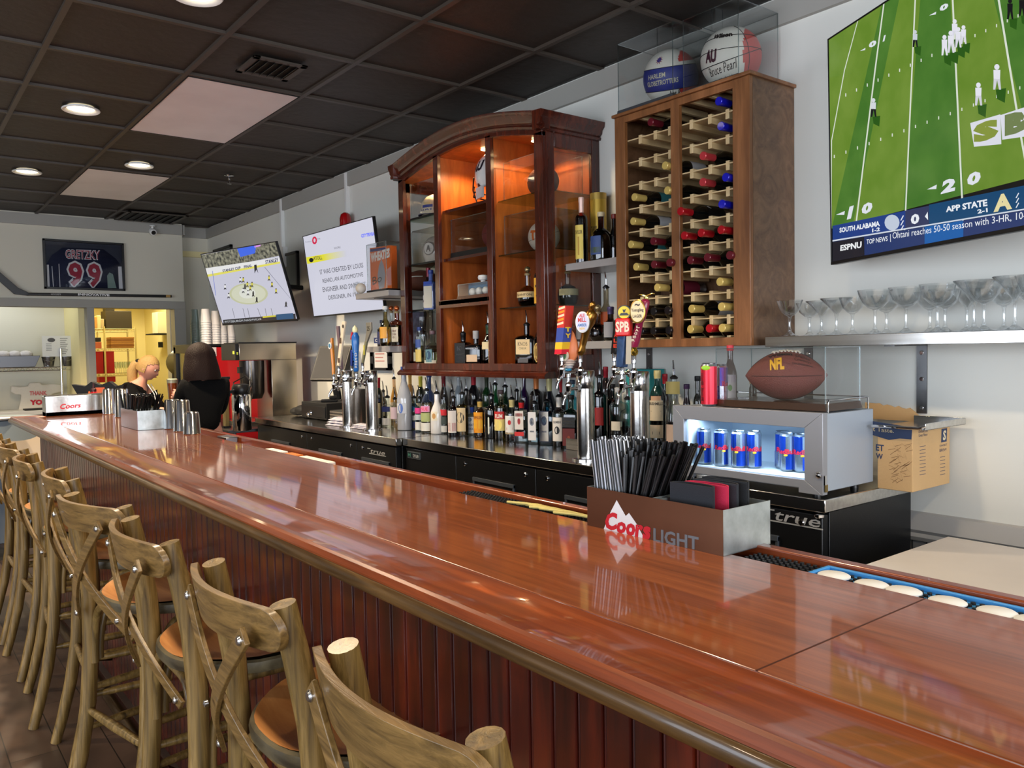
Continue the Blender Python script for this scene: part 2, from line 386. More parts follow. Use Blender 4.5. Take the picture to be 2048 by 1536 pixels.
for k, lab in ((2, 'large square-looking pale unlit light panel beside the air vent'), (6, 'smaller looking pale unlit light panel farther back, by a downlight')):
    x1, x0 = X0-k*S-.012, X0-(k+2)*S+.012
    t = T('light_panel', lab, 'light panel', (0, 0, CZ), 0, 'flat light panels in the black ceiling')
    MB().box(x0+.004, x1-.004, Y0+.016, Y0+S-.016, -.001, .006, PANELM).build('diffuser', t)
    b = MB(); yy0, yy1 = Y0+.012, Y0+S-.012
    for q in ((x0, x1, yy0, yy0+.006), (x0, x1, yy1-.006, yy1), (x0, x0+.006, yy0, yy1), (x1-.006, x1, yy0, yy1)): b.box(*q, -.003, .008, BLACKM)
    b.build('frame', t)
def vent(x, y, w, h, label, sl=6):
    t = T('air_vent', label, 'vent', (x, y, CZ), 0)
    b = MB()
    for q in ((-w/2, w/2, -h/2, -h/2+.03), (-w/2, w/2, h/2-.03, h/2), (-w/2, -w/2+.03, -h/2, h/2), (w/2-.03, w/2, -h/2, h/2)): b.box(*q, -.010, -.001, GRIDM)
    b.build('frame', t, bevel=.001)
    MB().box(-w/2+.02, w/2-.02, -h/2+.02, h/2-.02, -.004, -.0015, BLACKM).build('backing', t)
    b = MB()
    for i in range(sl):
        yy = -h/2+.04+(h-.08)*i/(sl-1)
        b.box(-w/2+.03, w/2-.03, -.012, .012, -.001, .001, BLACK, MT(0, yy, -.008) @ RXm(.9))
    b.build('louvre_blades', t)
vent(-3.845, 1.555, .26, .26, 'small square black air vent in the ceiling next to the large light panel', 6)
vent(-8.62, 2.2, .58, .56, 'wide flat black return vent in the ceiling near the far wall', 8)
t = T('sprinkler_head', 'chrome fire sprinkler head hanging from the black ceiling', 'sprinkler', (-6.302, 2.185, CZ))
MB().lathe([(.001, 0), (.034, -.001), (.036, -.006), (.02, -.010), (.012, -.012)], CHROME, 24).build('escutcheon', t)
b = MB(); b.lathe([(.008, -.01), (.008, -.03), (.004, -.034)], CHROME, 12); b.tube([(-.006, 0, -.03), (-.016, 0, -.045), (-.012, 0, -.06), (0, 0, -.066)], .0025, CHROME, 6); b.tube([(.006, 0, -.03), (.016, 0, -.045), (.012, 0, -.06), (0, 0, -.066)], .0025, CHROME, 6); b.build('frame_arms', t)
MB().lathe([(.001, -.066), (.016, -.067), (.017, -.069), (.001, -.070)], CHROME, 16).build('deflector', t)
p = atx(305, 463, FX+.05)
t = T('security_camera', 'small white round security camera under the ceiling of the far wall', 'camera', (FX+.05, p.y, p.z))
MB().lathe([(.03, .06), (.03, .052), (.012, .05), (.012, .03)], WHITE, 16).build('mount', t)
MM = RY(PI/2-.35) @ RXm(0.0)
MB().lathe([(.026, -.04), (.034, -.02), (.036, .02), (.032, .04), (.024, .045)], WHITE, 20, MT(0, 0, 0) @ RY(PI/2+.4)).build('housing', t)
MB().lathe([(.022, .0455), (.02, .05), (.001, .051)], BLACK, 20, RY(PI/2+.4)).build('lens', t)
# ---------------------------------------------------------------- white surface raceways on the wall
for (u, v0, v1, lab) in ((560, 402, 500, 'white vertical cable raceway above the hockey television'), (690, 350, 436, 'white vertical cable raceway above the trivia television')):
    a, c = aty(u, v0, WY-.03), aty(u, v1, WY-.03)
    o = MB().box(a.x-.016, a.x+.016, WY-.032, WY-.0225 if 0 else WY-.0005, c.z, CZ-.001, WHITE).build('cable_raceway', None, bevel=.002); tag(o, lab, 'raceway')
p = aty(567, 512, WY-.03); o = MB().box(p.x-.05, p.x+.03, WY-.045, WY, p.z-.10, p.z+.08, WHITE).build('outlet_box', None, bevel=.004); tag(o, 'white outlet box on the wall at the hockey television corner', 'outlet')
p = aty(691, 440, WY-.07); t = T('red_beacon', 'small red beacon light on the wall above the trivia television', 'beacon light', (p.x, p.y, p.z-.07))
MB().lathe([(.05, 0), (.05, .02), (.046, .024)], BLACK, 20).build('base', t)
b = MB().lathe([(.044, .024), (.044, .08), (.036, .11), (.02, .124), (.001, .128)], mat('red_lens', (170, 12, 18), .15, coat=.6), 24); b.build('lens', t)
MB().box(-.02, .02, .03, .07, .0, .02, BLACK).build('bracket', t)
# ================================================================ the bar
BZ = 1.07; BX0, BX1 = -5.84, 2.2
t = T('bar_counter', 'long glossy mahogany bar counter with a rolled front edge and beadboard front', 'bar counter', (0, 0, 0))
# main top with board seams
b = MB(); b.box(BX0+.14, BX1, .752, 1.150, BZ-.035, BZ, BARTOP)
b.build('countertop', t, bevel=.003)
b = MB()
for x in (-.535,): b.box(x-.0012, x+.0012, .753, 1.149, BZ-.001, BZ+.0003, col((70, 28, 10), .4))
b.build('board_seam', t)
# arm rail: dished moulding along the front, running round the far end
prof = [(.752, BZ-.035), (.752, BZ-.001), (.748, BZ+.002), (.742, BZ+.0035), (.735, BZ+.002), (.70, BZ-.0005), (.67, BZ-.001), (.645, BZ+.001), (.634, BZ+.003), (.627, BZ+.001), (.622, BZ-.008), (.622, BZ-.035)]
n = len(prof)
b = MB(); vs = [(BX1, y, z) for y, z in prof] + [(BX0+.14-(.752-y), y, z) for y, z in prof]
b.add(vs, [tuple(range(n)), tuple(reversed(range(n, 2*n)))] + [(i, (i+1) % n, (i+1) % n+n, i+n) for i in range(n)], BARRAIL)
vs = [(BX0+.14-(.752-y), y, z) for y, z in prof] + [(BX0+.14-(.752-y), 1.15, z) for y, z in prof]
b.add(vs, [tuple(range(n)), tuple(reversed(range(n, 2*n)))] + [(i, (i+1) % n, (i+1) % n+n, i+n) for i in range(n)], BARRAIL)
b.build('arm_rail', t, ang=25)
# rounded nosing under the rail
b = MB(); pr = [(.640, BZ-.040), (.624, BZ-.039), (.617, BZ-.034), (.614, BZ-.027), (.615, BZ-.019), (.619, BZ-.013), (.623, BZ-.011), (.640, BZ-.012)]
n = len(pr); vs = [(BX1, y, z) for y, z in pr] + [(BX0+.02-(.64-y), y, z) for y, z in pr]
b.add(vs, [tuple(range(n)), tuple(reversed(range(n, 2*n)))] + [(i, (i+1) % n, (i+1) % n+n, i+n) for i in range(n)], BRASSY)
vs = [(BX0+.02-(.64-y), y, z) for y, z in pr] + [(BX0+.02-(.64-y), 1.15, z) for y, z in pr]
b.add(vs, [tuple(range(n)), tuple(reversed(range(n, 2*n)))] + [(i, (i+1) % n, (i+1) % n+n, i+n) for i in range(n)], BRASSY)
b.build('nosing', t, ang=60)
# beadboard front
fx0 = -5.86+.0
fy = .768
b = MB(); x = BX1
pitch = .0535
while x > -5.70:
    x2 = x-pitch
    b.add([(x, fy+.02, .0), (x, fy+.02, BZ-.035), (x-.0030, fy+.0045, BZ-.035), (x-.0030, fy+.0045, 0)], [(0, 1, 2, 3)], BEAD)
    b.prism([(x2+.0075, fy+.0045), (x2+.009, fy), (x-.003, fy), (x-.0015, fy+.0045), (x, fy+.02), (x2, fy+.02), (x2, fy+.005), (x2+.0015, fy+.0025), (x2+.004, fy+.0012), (x2+.006, fy+.0025)], 0, BZ-.035, BEAD, 'z')
    x = x2
EX = x
b.build('beadboard_front', t, ang=50)
b = MB(); b.box(EX-.02, EX, fy, 1.12, 0, BZ-.035, BEAD); b.build('end_panel', t); MB().box(EX, BX1, 1.10, 1.12, 0, BZ-.036, BLACKM).build('back_panel', t)
b = MB(); b.box(EX, BX1, 1.150, 1.222, BZ-.040, BZ-.022, BARRAIL); b.box(EX, BX1, 1.222, 1.246, BZ-.040, BZ+.004, BARRAIL); b.build('drink_rail', t, bevel=.003)
# foot rail
b = MB(); b.tube([(EX+.1, fy-.14, .17), (BX1-.1, fy-.14, .17)], .022, mat('dark_bronze', (80, 60, 34), .3, 1), 14)
for i in range(6):
    xx = EX+.5+i*1.3; b.tube([(xx, fy-.14, .17), (xx, fy-.05, .10), (xx, fy, .09)], .012, mat('dark_bronze2', (80, 60, 34), .3, 1), 8)
b.build('foot_rail', t)
# rubber bar mats in the drink rail
RUB = mat('black_rubber', (24, 25, 27), .55)
def barmat(x0, x1, label):
    o = MB(); o.box(x0, x1, 1.156, 1.218, BZ-.0215, BZ-.014, RUB)
    nx = int((x1-x0)/.012)
    for i in range(nx):
        for j in range(5):
            cx, cyy = x0+.007+i*.012, 1.162+j*.0125
            o.lathe([(.0042, BZ-.014), (.0036, BZ-.006)], RUB, 6, MT(cx, cyy, 0))
    tag(o.build('rubber_bar_mat', None), label, 'bar mat', 'black rubber bar mats in the drink rail')
barmat(-1.74, -1.22, 'studded black rubber bar mat behind the straw end of the caddy')
barmat(-.86, .25, 'studded black rubber bar mat running beside the blue lime tray')
# brass-coloured bottle opener strip lying on the mat
o = MB(); 
for i in range(7): o.tube([(-1.52+i*.028, 1.165+.006*(i % 3), BZ-.001), (-1.46+i*.028, 1.175+.008*(i % 2), BZ+.002), (-1.40+i*.028, 1.19, BZ-.001)], .0035, col((214, 196, 120), .4), 6)
tag(o.build('lemon_peel_strips', None), 'bundle of yellow twists lying on the rubber bar mat', 'garnish')
# white and orange things in the far drink rail
for (x0, x1, c, nm, lab) in ((-3.05, -2.9, (226, 224, 214), 'folded_bar_towel', 'small folded white cloth in the drink rail behind the bar'), (-2.86, -2.76, (200, 110, 40), 'orange_bar_tool', 'orange handled bar tool lying in the drink rail'), (-2.73, -2.50, (230, 226, 214), 'white_paper_strip', 'long white strip lying in the drink rail')):
    o = MB().box(x0, x1, 1.160, 1.195, BZ-.0215, BZ-.004, col(c, .6)).build(nm, None, bevel=.004); tag(o, lab, 'bar clutter')
p = atz(430, 871, BZ)
o = MB().box(-3.62, -3.50, 1.165, 1.215, BZ-.0215, BZ+.004, STEELD).build('steel_edge_bracket', None, bevel=.003); tag(o, 'small steel bracket on the back edge of the bar beside the shaker tins', 'bracket')
# blue condiment tray with white lids under the near back edge
BLUE = mat('blue_tray', (62, 140, 204), .4)
t = T('lime_tray', 'shallow blue plastic tray of white cups along the near back edge of the bar', 'tray', (-.72, 1.185, BZ-.0135))
b = MB(); L = 1.0
b.box(0, L, -.035, .028, 0, .004, BLUE); b.box(0, L, .023, .030, 0, .012, BLUE); b.box(0, L, -.035, -.031, 0, .010, BLUE); b.box(-.003, .004, -.035, .03, 0, .012, BLUE); b.box(L-.004, L, -.035, .03, 0, .02, BLUE); b.build('tray', t, bevel=.002)
for i in range(16):
    x = -.69+i*.058+.006*math.sin(i*2.1)
    o = MB().lathe([(.018, 0), (.021, .002), (.023, .003), (.023, .005), (.020, .007), (.001, .0072)], WHITE, 20, sx=1.1).build('white_cup_lid', None); o.location = (x, 1.176-.003*(i % 2), BZ-.0093)
    tag(o, 'round white cup lid standing in the blue tray on the bar', 'cup lid', 'white lids in the blue tray')
# ================================================================ straw and koozie caddy
CL, CR, CBR = atz(1176, 1050, BZ), atz(1447, 1113, BZ), atz(1530, 1100, BZ)
ax = (CR-CL); Lc = ax.length; ang = math.atan2(ax.y, ax.x); Hc = .088; Dc = .135
BROWN = mat('bronzed_tin', (118, 84, 64), .28, .75, var=.08, vs=(9, 9, 9))
t = T('straw_caddy', 'galvanised metal caddy printed COORS LIGHT with straws and koozies on the bar', 'caddy', (CL.x, CL.y, BZ), ang)
t['label'] = 'bronze-fronted metal caddy with a beer logo holding straws and drink sleeves'
TH = .0015
# height from the frame: front right top corner
q = aty(1440, 1022, CR.y); Hc = q.z-BZ; q2 = aty(1172, 970, CL.y); HcL = q2.z-BZ; Hc = (Hc+HcL)/2
b = MB(); b.box(0, Lc, -TH, 0, 0, Hc, BROWN); b.build('front_panel', t)
MB().box(Lc-TH, Lc, 0, Dc, 0, Hc, GALV).build('end_panel', t); MB().box(0, TH, 0, Dc, 0, Hc, GALV).build('end_panel', t)
b = MB(); b.box(0, Lc, Dc-TH, Dc, 0, Hc*.98, GALV); b.box(0, Lc, 0, Dc, 0, TH, GALV); b.build('tray_body', t)
DV = Lc*.52
b = MB(); b.box(DV, DV+TH, 0, Dc, 0, Hc*1.0, GALV); b.box(DV+.012, DV+.012+TH, 0, Dc, 0, Hc*.98, GALV); b.build('divider', t)
ca, sa = math.cos(ang), math.sin(ang)
pl = Plane((CL.x, CL.y, BZ), (ca, sa, 0), (0, 0, 1))
def F(off): return lambda x, z: (x, -TH-off, z)
def poly_on(mb, pl, pts, off, m, conv, d=.0003):
    q = [pl.px(*p) for p in pts]; mb.add([conv(x, z, off) for x, z in q], [tuple(range(len(q)))], m)
cf = lambda x, z, off: (x, -TH-off, z)
b = MB(); WH = col((225, 228, 228), .4)
Z = lambda x, y: (1140+x*420/2048, 840+y*300/1463)
poly_on(b, pl, [Z(*p) for p in ((462, 780), (550, 935), (582, 905), (655, 1010), (735, 1160), (330, 1075), (405, 890))], .0004, WH, cf)
RED = col((196, 32, 46), .4)
def word(mb, s, c, off, m, conv, pl, bold=.02):
    text_on(mb, s, quad_fn(pl, c, off, conv), m, bold)
for (ch, x0, x1, y0, y1, dy) in (('C', 345, 460, 900, 1075, 0), ('o', 455, 550, 985, 1100, 12), ('o', 548, 640, 1000, 1125, 12), ('r', 640, 715, 1015, 1140, 10), ('s', 712, 790, 1030, 1160, 10)):
    word(b, ch, [Z(x0, y1), Z(x1, y1+dy), Z(x1+10, y0+dy), Z(x0+10, y0)], .0008, RED, cf, pl, .05)
word(b, 'LIGHT', [Z(820, 1190), Z(1262, 1270), Z(1262, 1140), Z(820, 1050)], .0006, col((120, 128, 134), .35, .5), cf, pl, .03)
b.build('beer_logo', t)
# straws
STW, STB = mat('straw_white', (226, 230, 238), .4), mat('straw_black', (14, 14, 16), .3)
def frame_loc(x, y, z): return Vector((CL.x+ca*x-sa*y, CL.y+sa*x+ca*y, BZ+z))
rnd = random.Random(3)
def straw(striped, base, top, label, group):
    b = MB(); r = .0035; ax = (top-base); L = ax.length; Mq = Matrix.Translation(base) @ ax.to_track_quat('Z', 'Y').to_matrix().to_4x4()
    n = 10
    if striped:
        k = 8; fsA = []; fsB = []
        vs = [(r*math.cos(2*PI*i/n), r*math.sin(2*PI*i/n), L*j) for j in (0, 1) for i in range(n)]
        for i in range(n): (fsA if i % 5 < 2 else fsB).append((i, (i+1) % n, n+(i+1) % n, n+i))
        b.add(vs, fsA, STB, Mq); b.add(vs, fsB, STW, Mq)
    else: b.lathe([(r, 0), (r, L)], STB, n, Mq, cap=False); b.lathe([(r*.8, L-.002), (r*.82, L)], STB, n, Mq, cap=True)
    o = b.build('striped_straw' if striped else 'black_straw', None); tag(o, label, 'straw', group)
for j in range(6):
    for i in range(10):
        x = .012+i*.0078; y = .008+j*.018+rnd.uniform(-.002, .002)
        base = frame_loc(x+.016, y+.002, .003); top = frame_loc(x*.95-.016+.004*rnd.random(), y+.008, .173+rnd.uniform(-.003, .006))
        straw(True, base, top, 'black and white striped straw in the left corner of the caddy', 'striped straws in the caddy')
for j in range(6):
    for i in range(14):
        f = i/13; x = .082+f*.055; y = .010+j*.0165+rnd.uniform(-.003, .003)
        base = frame_loc(x-.004, y, .003); lean = -.030+f*.085+rnd.uniform(-.006, .006) + j*.004
        top = frame_loc(x+lean, y+.012*rnd.uniform(-1, 1)+.01, .150+.022*min(1, j/3)+rnd.uniform(-.004, .006))
        straw(False, base, top, 'plain black straw fanned out in the middle of the caddy', 'black straws in the caddy')
# koozies: folded foam drink sleeves
def koozie(x, y, z, w, d, h, colr, lab, lean=0):
    t2 = T('drink_sleeve', lab, 'drink sleeve', tuple(frame_loc(x, y, z)), ang+.04)
    m = mat('foam_sleeve', colr, .8, bump=.1, bs=400)
    b = MB(); N = 14; o_ = []; i_ = []
    for k in range(N+1):
        a = PI*k/N; o_.append((w/2*math.cos(a)*1.0, d*math.sin(a)**.8 if 0 else d*math.sin(a)))
    path = [(w/2, -.004), *[(p[0], p[1]) for p in o_], (-w/2, -.004)]
    tk = .0035
    inner = [(p[0]*(1-2*tk/w), p[1]*(1-tk/d) if p[1] > 0 else 0) for p in path]
    ring = path + list(reversed(inner)); n = len(ring); m_ = len(path)
    vs = [(a, c, 0) for a, c in ring] + [(a, c, h) for a, c in ring]
    fs = [(i, (i+1) % n, (i+1) % n+n, i+n) for i in range(n)]
    for k in range(m_-1): fs += [(k, k+1, n-2-k, n-1-k), (n+k, n+n-1-k, n+n-2-k, n+k+1)]
    b.add(vs, fs, m); b.box(-w/2, w/2, -.0045, -.001, 0, h, m)
    b.build('sleeve', t2, ang=40)
    return t2
kz = .022
koozie(.246, .030, kz, .095, .020, .088, (34, 36, 42), 'black foam drink sleeve with a red print, frontmost in the caddy')
k1 = bpy.data.objects[-1] if False else None
koozie(.258, .056, kz, .092, .018, .088, (196, 36, 72), 'pink-red foam drink sleeve behind the frontmost black one')
koozie(.262, .077, kz, .095, .018, .090, (40, 42, 48), 'dark foam drink sleeve, third from the front in the caddy')
koozie(.266, .100, kz, .098, .022, .092, (30, 32, 36), 'dark foam drink sleeve, rearmost in the caddy')
# ================================================================ bar stools
BOLT = mat('steel_bolt', (200, 200, 200), .25, 1)
def bez(p0, p1, p2, n=8): return [tuple((1-s)**2*a+2*s*(1-s)*b_+s*s*c for a, b_, c in zip(p0, p1, p2)) for s in [i/n for i in range(n+1)]]
def stool():
    t = T('bar_stool', '', 'bar stool', (0, 0, 0), 0, 'cross-back stools along the bar')
    SH = .735; HT = 1.025
    for s in (-1, 1):
        path = [(s*.205, -.285, 0), (s*.203, -.262, .08), (s*.198, -.228, .22), (s*.193, -.202, .38), (s*.189, -.190, .55), (s*.186, -.188, .70), (s*.182, -.196, .82), (s*.176, -.216, .94), (s*.172, -.234, HT)]
        o = MB().tube(path, [.018, .0195, .0215, .0225, .023, .0235, .023, .0225, .022], OAK, 14).build('back_post', t, ang=50)
        b = MB()
        b.tube([(s*.172, -.210, .972), (s*.172, -.206, .972)], .007, BOLT, 10); b.build('bolt', o)
        path = [(s*.200, .205, 0), (s*.196, .200, .3), (s*.186, .188, SH-.03)]
        MB().tube(path, [.016, .0185, .0195], OAK, 14).build('front_leg', t, ang=50)
    # curved top rail behind the posts
    b = MB(); N = 34; pts = []
    R_ = []
    for i in range(N+1):
        f = math.sin((i/N*2-1)*PI/2); x = f*.215; y = -.262-.046*math.cos(f*PI/2)**1.0 + .012
        e = 1-abs(f)**7; hh = .056*e**.5 if abs(f) < 1 else 0
        R_.append((x, y, max(.003, .036*math.sqrt(max(0, 1-max(0, (abs(f)-.84)/.16)**2))) + .003*(1-f*f)))
    vs = []; zc = .985
    for (x, y, h) in R_:
        for (dy, dz) in ((-.007, -h), (-.007, h), (.007, h), (.007, -h)): vs.append((x, y+dy-(dz*.18), zc+dz+.006))
    fs = []
    for i in range(N):
        for k in range(4): fs.append((i*4+k, (i+1)*4+k, (i+1)*4+(k+1) % 4, i*4+(k+1) % 4))
    fs += [(0, 1, 2, 3), (N*4+3, N*4+2, N*4+1, N*4)]
    rail = b.add(vs, fs, OAKR).build('top_rail', t, bevel=.002, ang=30)
    # crossed slats bowed to the back
    def slat(s, dy):
        b = MB(); N = 14; vs = []
        for i in range(N+1):
            f = i/N; x = s*(-.165+.335*f); z = .985-.325*f; y = -.284-.030*math.sin(PI*f)+(.066*f)+dy
            dx, dz = s*.335, -.325; L = math.hypot(dx, dz); nx, nz = -dz/L, dx/L; w = .016
            for (a, q) in ((-w, -.0045), (w, -.0045), (w, .0045), (-w, .0045)): vs.append((x+nx*a, y+q, z+nz*a))
        fs = []
        for i in range(N):
            for k in range(4): fs.append((i*4+k, (i+1)*4+k, (i+1)*4+(k+1) % 4, i*4+(k+1) % 4))
        fs += [(0, 1, 2, 3), (N*4+3, N*4+2, N*4+1, N*4)]
        o = b.add(vs, fs, OAKR).build('cross_slat', t, bevel=.0015)
        for f in (.03, .965):
            x = s*(-.165+.335*f); z = .985-.325*f; y = -.284-.030*math.sin(PI*f)+(.066*f)+dy; q = MB()
            q.lathe([(.0085, -.002), (.0085, .003), (.006, .006), (.001, .0065)], BOLT, 12, MT(x, y-.004, z) @ RXm(PI/2)); q.build('bolt', o)
    slat(1, 0); slat(-1, -.010)
    b = MB(); b.lathe([(.006, -.002), (.006, .004), (.001, .006)], BOLT, 12, MT(0, -.308, .824) @ RXm(PI/2)); b.build('bolt', t)
    # saddle seat
    out = []
    for i in range(40):
        a = 2*PI*i/40; cx, sy = math.cos(a), math.sin(a)
        ex = 2.6; r = (abs(cx)**ex+abs(sy)**ex)**(-1/ex)
        x, y = .228*r*cx, .225*r*sy+.010
        if y < -.07: x *= 1-.18*min(1, (-y-.07)/.12)
        out.append((x, y))
    b = MB(); n = len(out)
    rings = [(1.0, SH-.026), (1.012, SH-.014), (1.0, SH-.002), (.965, SH+.002)]
    vs = []; fs = []
    for sc, z in rings: vs += [(x*sc, y*sc, z) for x, y in out]
    for j in range(len(rings)-1): fs += [(j*n+i, j*n+(i+1) % n, (j+1)*n+(i+1) % n, (j+1)*n+i) for i in range(n)]
    fs.append(tuple(reversed(range(n)))); b.add(vs, fs, SEATR)
    rings = [(.965, SH+.002), (.90, SH+.000), (.78, SH-.008), (.5, SH-.013), (.2, SH-.014)]
    vs = []; fs = []
    for sc, z in rings: vs += [(x*sc, y*sc, z+.006*(abs(x)/.2)**2*(sc)) for x, y in out]
    for j in range(len(rings)-1): fs += [(j*n+i, j*n+(i+1) % n, (j+1)*n+(i+1) % n, (j+1)*n+i) for i in range(n)]
    fs.append(tuple((len(rings)-1)*n+i for i in range(n))); b.add(vs, fs, SEATW)
    b.build('seat', t, ang=45)
    # bent braces below the seat on all four sides
    zb = SH-.028
    def brace(p0, p1, nm='bent_brace'):
        mid = [(p0[k]+p1[k])/2 for k in range(2)]
        L = [(p0[0], p0[1], zb-.20)]+bez((p0[0], p0[1], zb-.18), (p0[0]*.97+mid[0]*.03, p0[1]*.97+mid[1]*.03, zb-.012), (mid[0]*.55+p0[0]*.45, mid[1]*.55+p0[1]*.45, zb-.012), 8)
        Rr = bez((mid[0]*.55+p1[0]*.45, mid[1]*.55+p1[1]*.45, zb-.012), (p1[0]*.97+mid[0]*.03, p1[1]*.97+mid[1]*.03, zb-.012), (p1[0], p1[1], zb-.18), 8)+[(p1[0], p1[1], zb-.20)]
        MB().tube(L+Rr, .0115, OAK, 10, flat=(1, 1)).build(nm, t, ang=50)
    i_ = .026
    brace((-.188+i_, -.19, 0), (.188-i_, -.19, 0)); brace((-.19+i_, .19, 0), (.19-i_, .19, 0))
    brace((-.19, -.19+i_, 0), (-.19, .19-i_, 0)); brace((.19, -.19+i_, 0), (.19, .19-i_, 0))
    def str_(p0, p1, r=.0115):
        P0, P1 = Vector(p0), Vector(p1); MB().tube([P0, P0.lerp(P1, .15), P0.lerp(P1, .5), P0.lerp(P1, .85), P1], [r*.7, r, r*1.25, r, r*.7], OAK, 10).build('stretcher', t, ang=50)
    str_((-.195, -.205, .36), (.195, -.205, .36)); str_((-.198, .202, .22), (.198, .202, .22), .013)
    for s in (-1, 1): str_((s*.197, -.21, .30), (s*.199, .201, .30)); str_((s*.195, -.202, .42), (s*.195, .200, .42))
    return t
st0 = stool()
SL = [(-.845, .722, -.02, 'nearest cross-back bar stool, its curved top rail cut by the bottom of the photo'), (-1.43, .735, .0, 'second cross-back bar stool from the camera, in front of the caddy end'), (-2.01, .715, .0, 'third cross-back bar stool from the camera'),
      (-2.575, .70, .20, 'cross-back bar stool turned a little towards the camera, fourth from it'), (-3.17, .735, -.06, 'fifth cross-back bar stool from the camera, just past the turned one'),
      (-3.76, .715, -.08, 'cross-back bar stool sixth along the bar, by the blue reflection on the nosing'), (-4.36, .72, .03, 'cross-back bar stool seventh along the bar, cut by the left side of the photo'), (-4.95, .72, .0, 'farthest cross-back bar stool near the end of the bar')]
for i, (x, y, a, lab) in enumerate(SL):
    if i == 0: st0.location = (x, y, 0); st0.rotation_euler = (0, 0, a); st0['label'] = lab
    else: dup(st0, lab, (x, y, 0), a)
# ================================================================ back-bar coolers
GZ = .945
def letters(mb, s, x0, x1, z0, z1, y, m, bold=.02, shear=0):
    text_on(mb, s, lambda a, b_: (x0+(x1-x0)*a+shear*b_, y, z0+(z1-z0)*b_), m, bold)
def cooler(name, label, x0, x1, yf, dep_, doors, logo=None, rz=0, side_l=True):
    # x0..x1 across, front face of the steel top at yf
    t = T(name, label, 'back bar cooler', (x0, yf, 0), rz, 'black coolers under the steel back counter')
    Wd = x1-x0; D = dep_
    b = MB(); b.box(.012, Wd-.012, .045, D, .07, GZ-.045, COOLER); b.box(.02, Wd-.02, .08, D, 0, .07, BLACKM); b.build('body', t, bevel=.002)
    b = MB(); b.box(0, Wd, 0, D+.0, GZ-.042, GZ, STEEL); b.build('worktop', t, bevel=.003)
    n = len(doors)
    for (a, c, hinge) in doors:
        d = MB().box(a+.003, c-.003, .010, .044, .085, GZ-.052, COOLER).build('door', t, bevel=.003)
        hx = (a+c)/2; w2 = min(.155, (c-a)/2-.08)
        if hinge == 'n': continue
        b = MB()
        b.box(hx-w2, hx+w2, .0085, .0105, .56, .785, BLACKM)
        for q in ((hx-w2-.01, hx-w2, .555, .80), (hx+w2, hx+w2+.01, .555, .80)): b.box(q[0], q[1], .002, .0105, q[2], q[3], col((62, 68, 76), .35))
        b.box(hx-w2-.01, hx+w2+.01, .0, .0105, .785, .803, col((62, 68, 76), .35)); b.build('recessed_handle', d, bevel=.0015)
        for lx in ([c-.075] if hinge in 'lb' else [])+([a+.08] if hinge in 'rb' else []): MB().lathe([(.010, 0), (.011, .004), (.008, .007), (.001, .0075)], CHROME, 14, MT(lx, .0100, GZ-.085) @ RXm(PI/2)).build('lock', d)
    if logo:
        LG = col((206, 208, 210), .3, .5)
        b = MB(); lx0, lx1, lz0, lz1, oy = logo
        letters(b, 'true', lx0+.03, lx1-.012, lz0+.006, lz1-.004, oy, LG, .01, .012)
        b.box(lx0+.02, lx1, oy, oy+.002, lz0, lz0+.004, LG); b.box(lx0, lx0+.035, oy, oy+.002, lz1-.004, lz1, LG); b.build('maker_badge', t)
    return t
# measured front corners of the three units
A0 = atz(518, 845, GZ); A1 = atz(832, 890, GZ)
c1 = cooler('back_bar_cooler', 'black three-door cooler with a steel top at the far end of the back bar, towels on it', -6.12, -3.965, 2.262, .63, [(.02, .93, 'l'), (.93, 1.66, 'b'), (1.66, 2.135, 'r')], (1.80, 2.02, GZ-.115, GZ-.082, .0075), rz=math.atan2(A1.y-A0.y, A1.x-A0.x)*0)
c1['label'] = 'black steel-topped cooler at the far end of the back bar, white towels on it'
c2 = cooler('back_bar_cooler', 'black cooler under the long row of liquor bottles, wide blank panel at its left', -3.955, -2.06, 2.30, .60, [(.01, .515, 'n'), (.515, 1.155, 'b'), (1.155, 1.885, 'r')], None)
b = MB(); b.box(.04, .17, .004, .0095, GZ-.105, GZ-.068, col((150, 160, 166), .3, .8)); b.box(.044, .166, .003, .0045, GZ-.101, GZ-.072, col((30, 40, 46), .4)); letters(b, 'true', .10, .160, GZ-.098, GZ-.076, .0025, col((200, 205, 208), .3, .5)); letters(b, 'H', .05, .075, GZ-.098, GZ-.076, .0025, col((80, 150, 130), .4)); b.build('maker_plate', c2)
c3 = cooler('back_bar_cooler', 'black cooler at the near end of the back bar holding the small drinks fridge', -2.05, -1.382, 2.305, .575, [(.01, .655, 'l')], (.445, .655, GZ-.098, GZ-.058, .0075))
MB().lathe([(.012, 0), (.016, .004), (.016, .012), (.010, .016)], CHROME, 14, MT(.640, .012, GZ-.062)).build('hinge', c3)
# ================================================================ small drinks fridge on the near cooler
SIL = mat('silver_paint', (168, 178, 190), .35, .25)
FL, FR = atz(1343, 948, GZ+.015), atz(1649, 989, GZ+.015)
fx0, fx1 = FL.x, FR.x; fy0 = (FL.y+FR.y)/2; fd = .315
zt = (aty(1343, 811, fy0).z+aty(1646, 825, fy0).z)/2; H = zt-GZ
t = T('drinks_fridge', 'small silver counter-top fridge with a glass door lit blue, full of energy drink cans', 'small fridge', (fx0, fy0, GZ), math.atan2(FR.y-FL.y, FR.x-FL.x)*.5)
Wf = fx1-fx0; wl = .045
b = MB(); b.box(.004, wl, .03, fd, .02, H-.004, SIL); b.box(Wf-wl+.0, Wf-.004, .03, fd, .02, H-.004, SIL); b.box(wl, Wf-wl, .03, fd, H-.03, H-.0041, SIL); b.box(wl, Wf-wl, .03, fd, .0201, .05, SIL); b.box(wl, Wf-wl, fd-.02, fd-.0001, .05, H-.03, SIL); b.build('case', t, bevel=.003)
LIN = mat('fridge_lining', (222, 234, 246), .4)
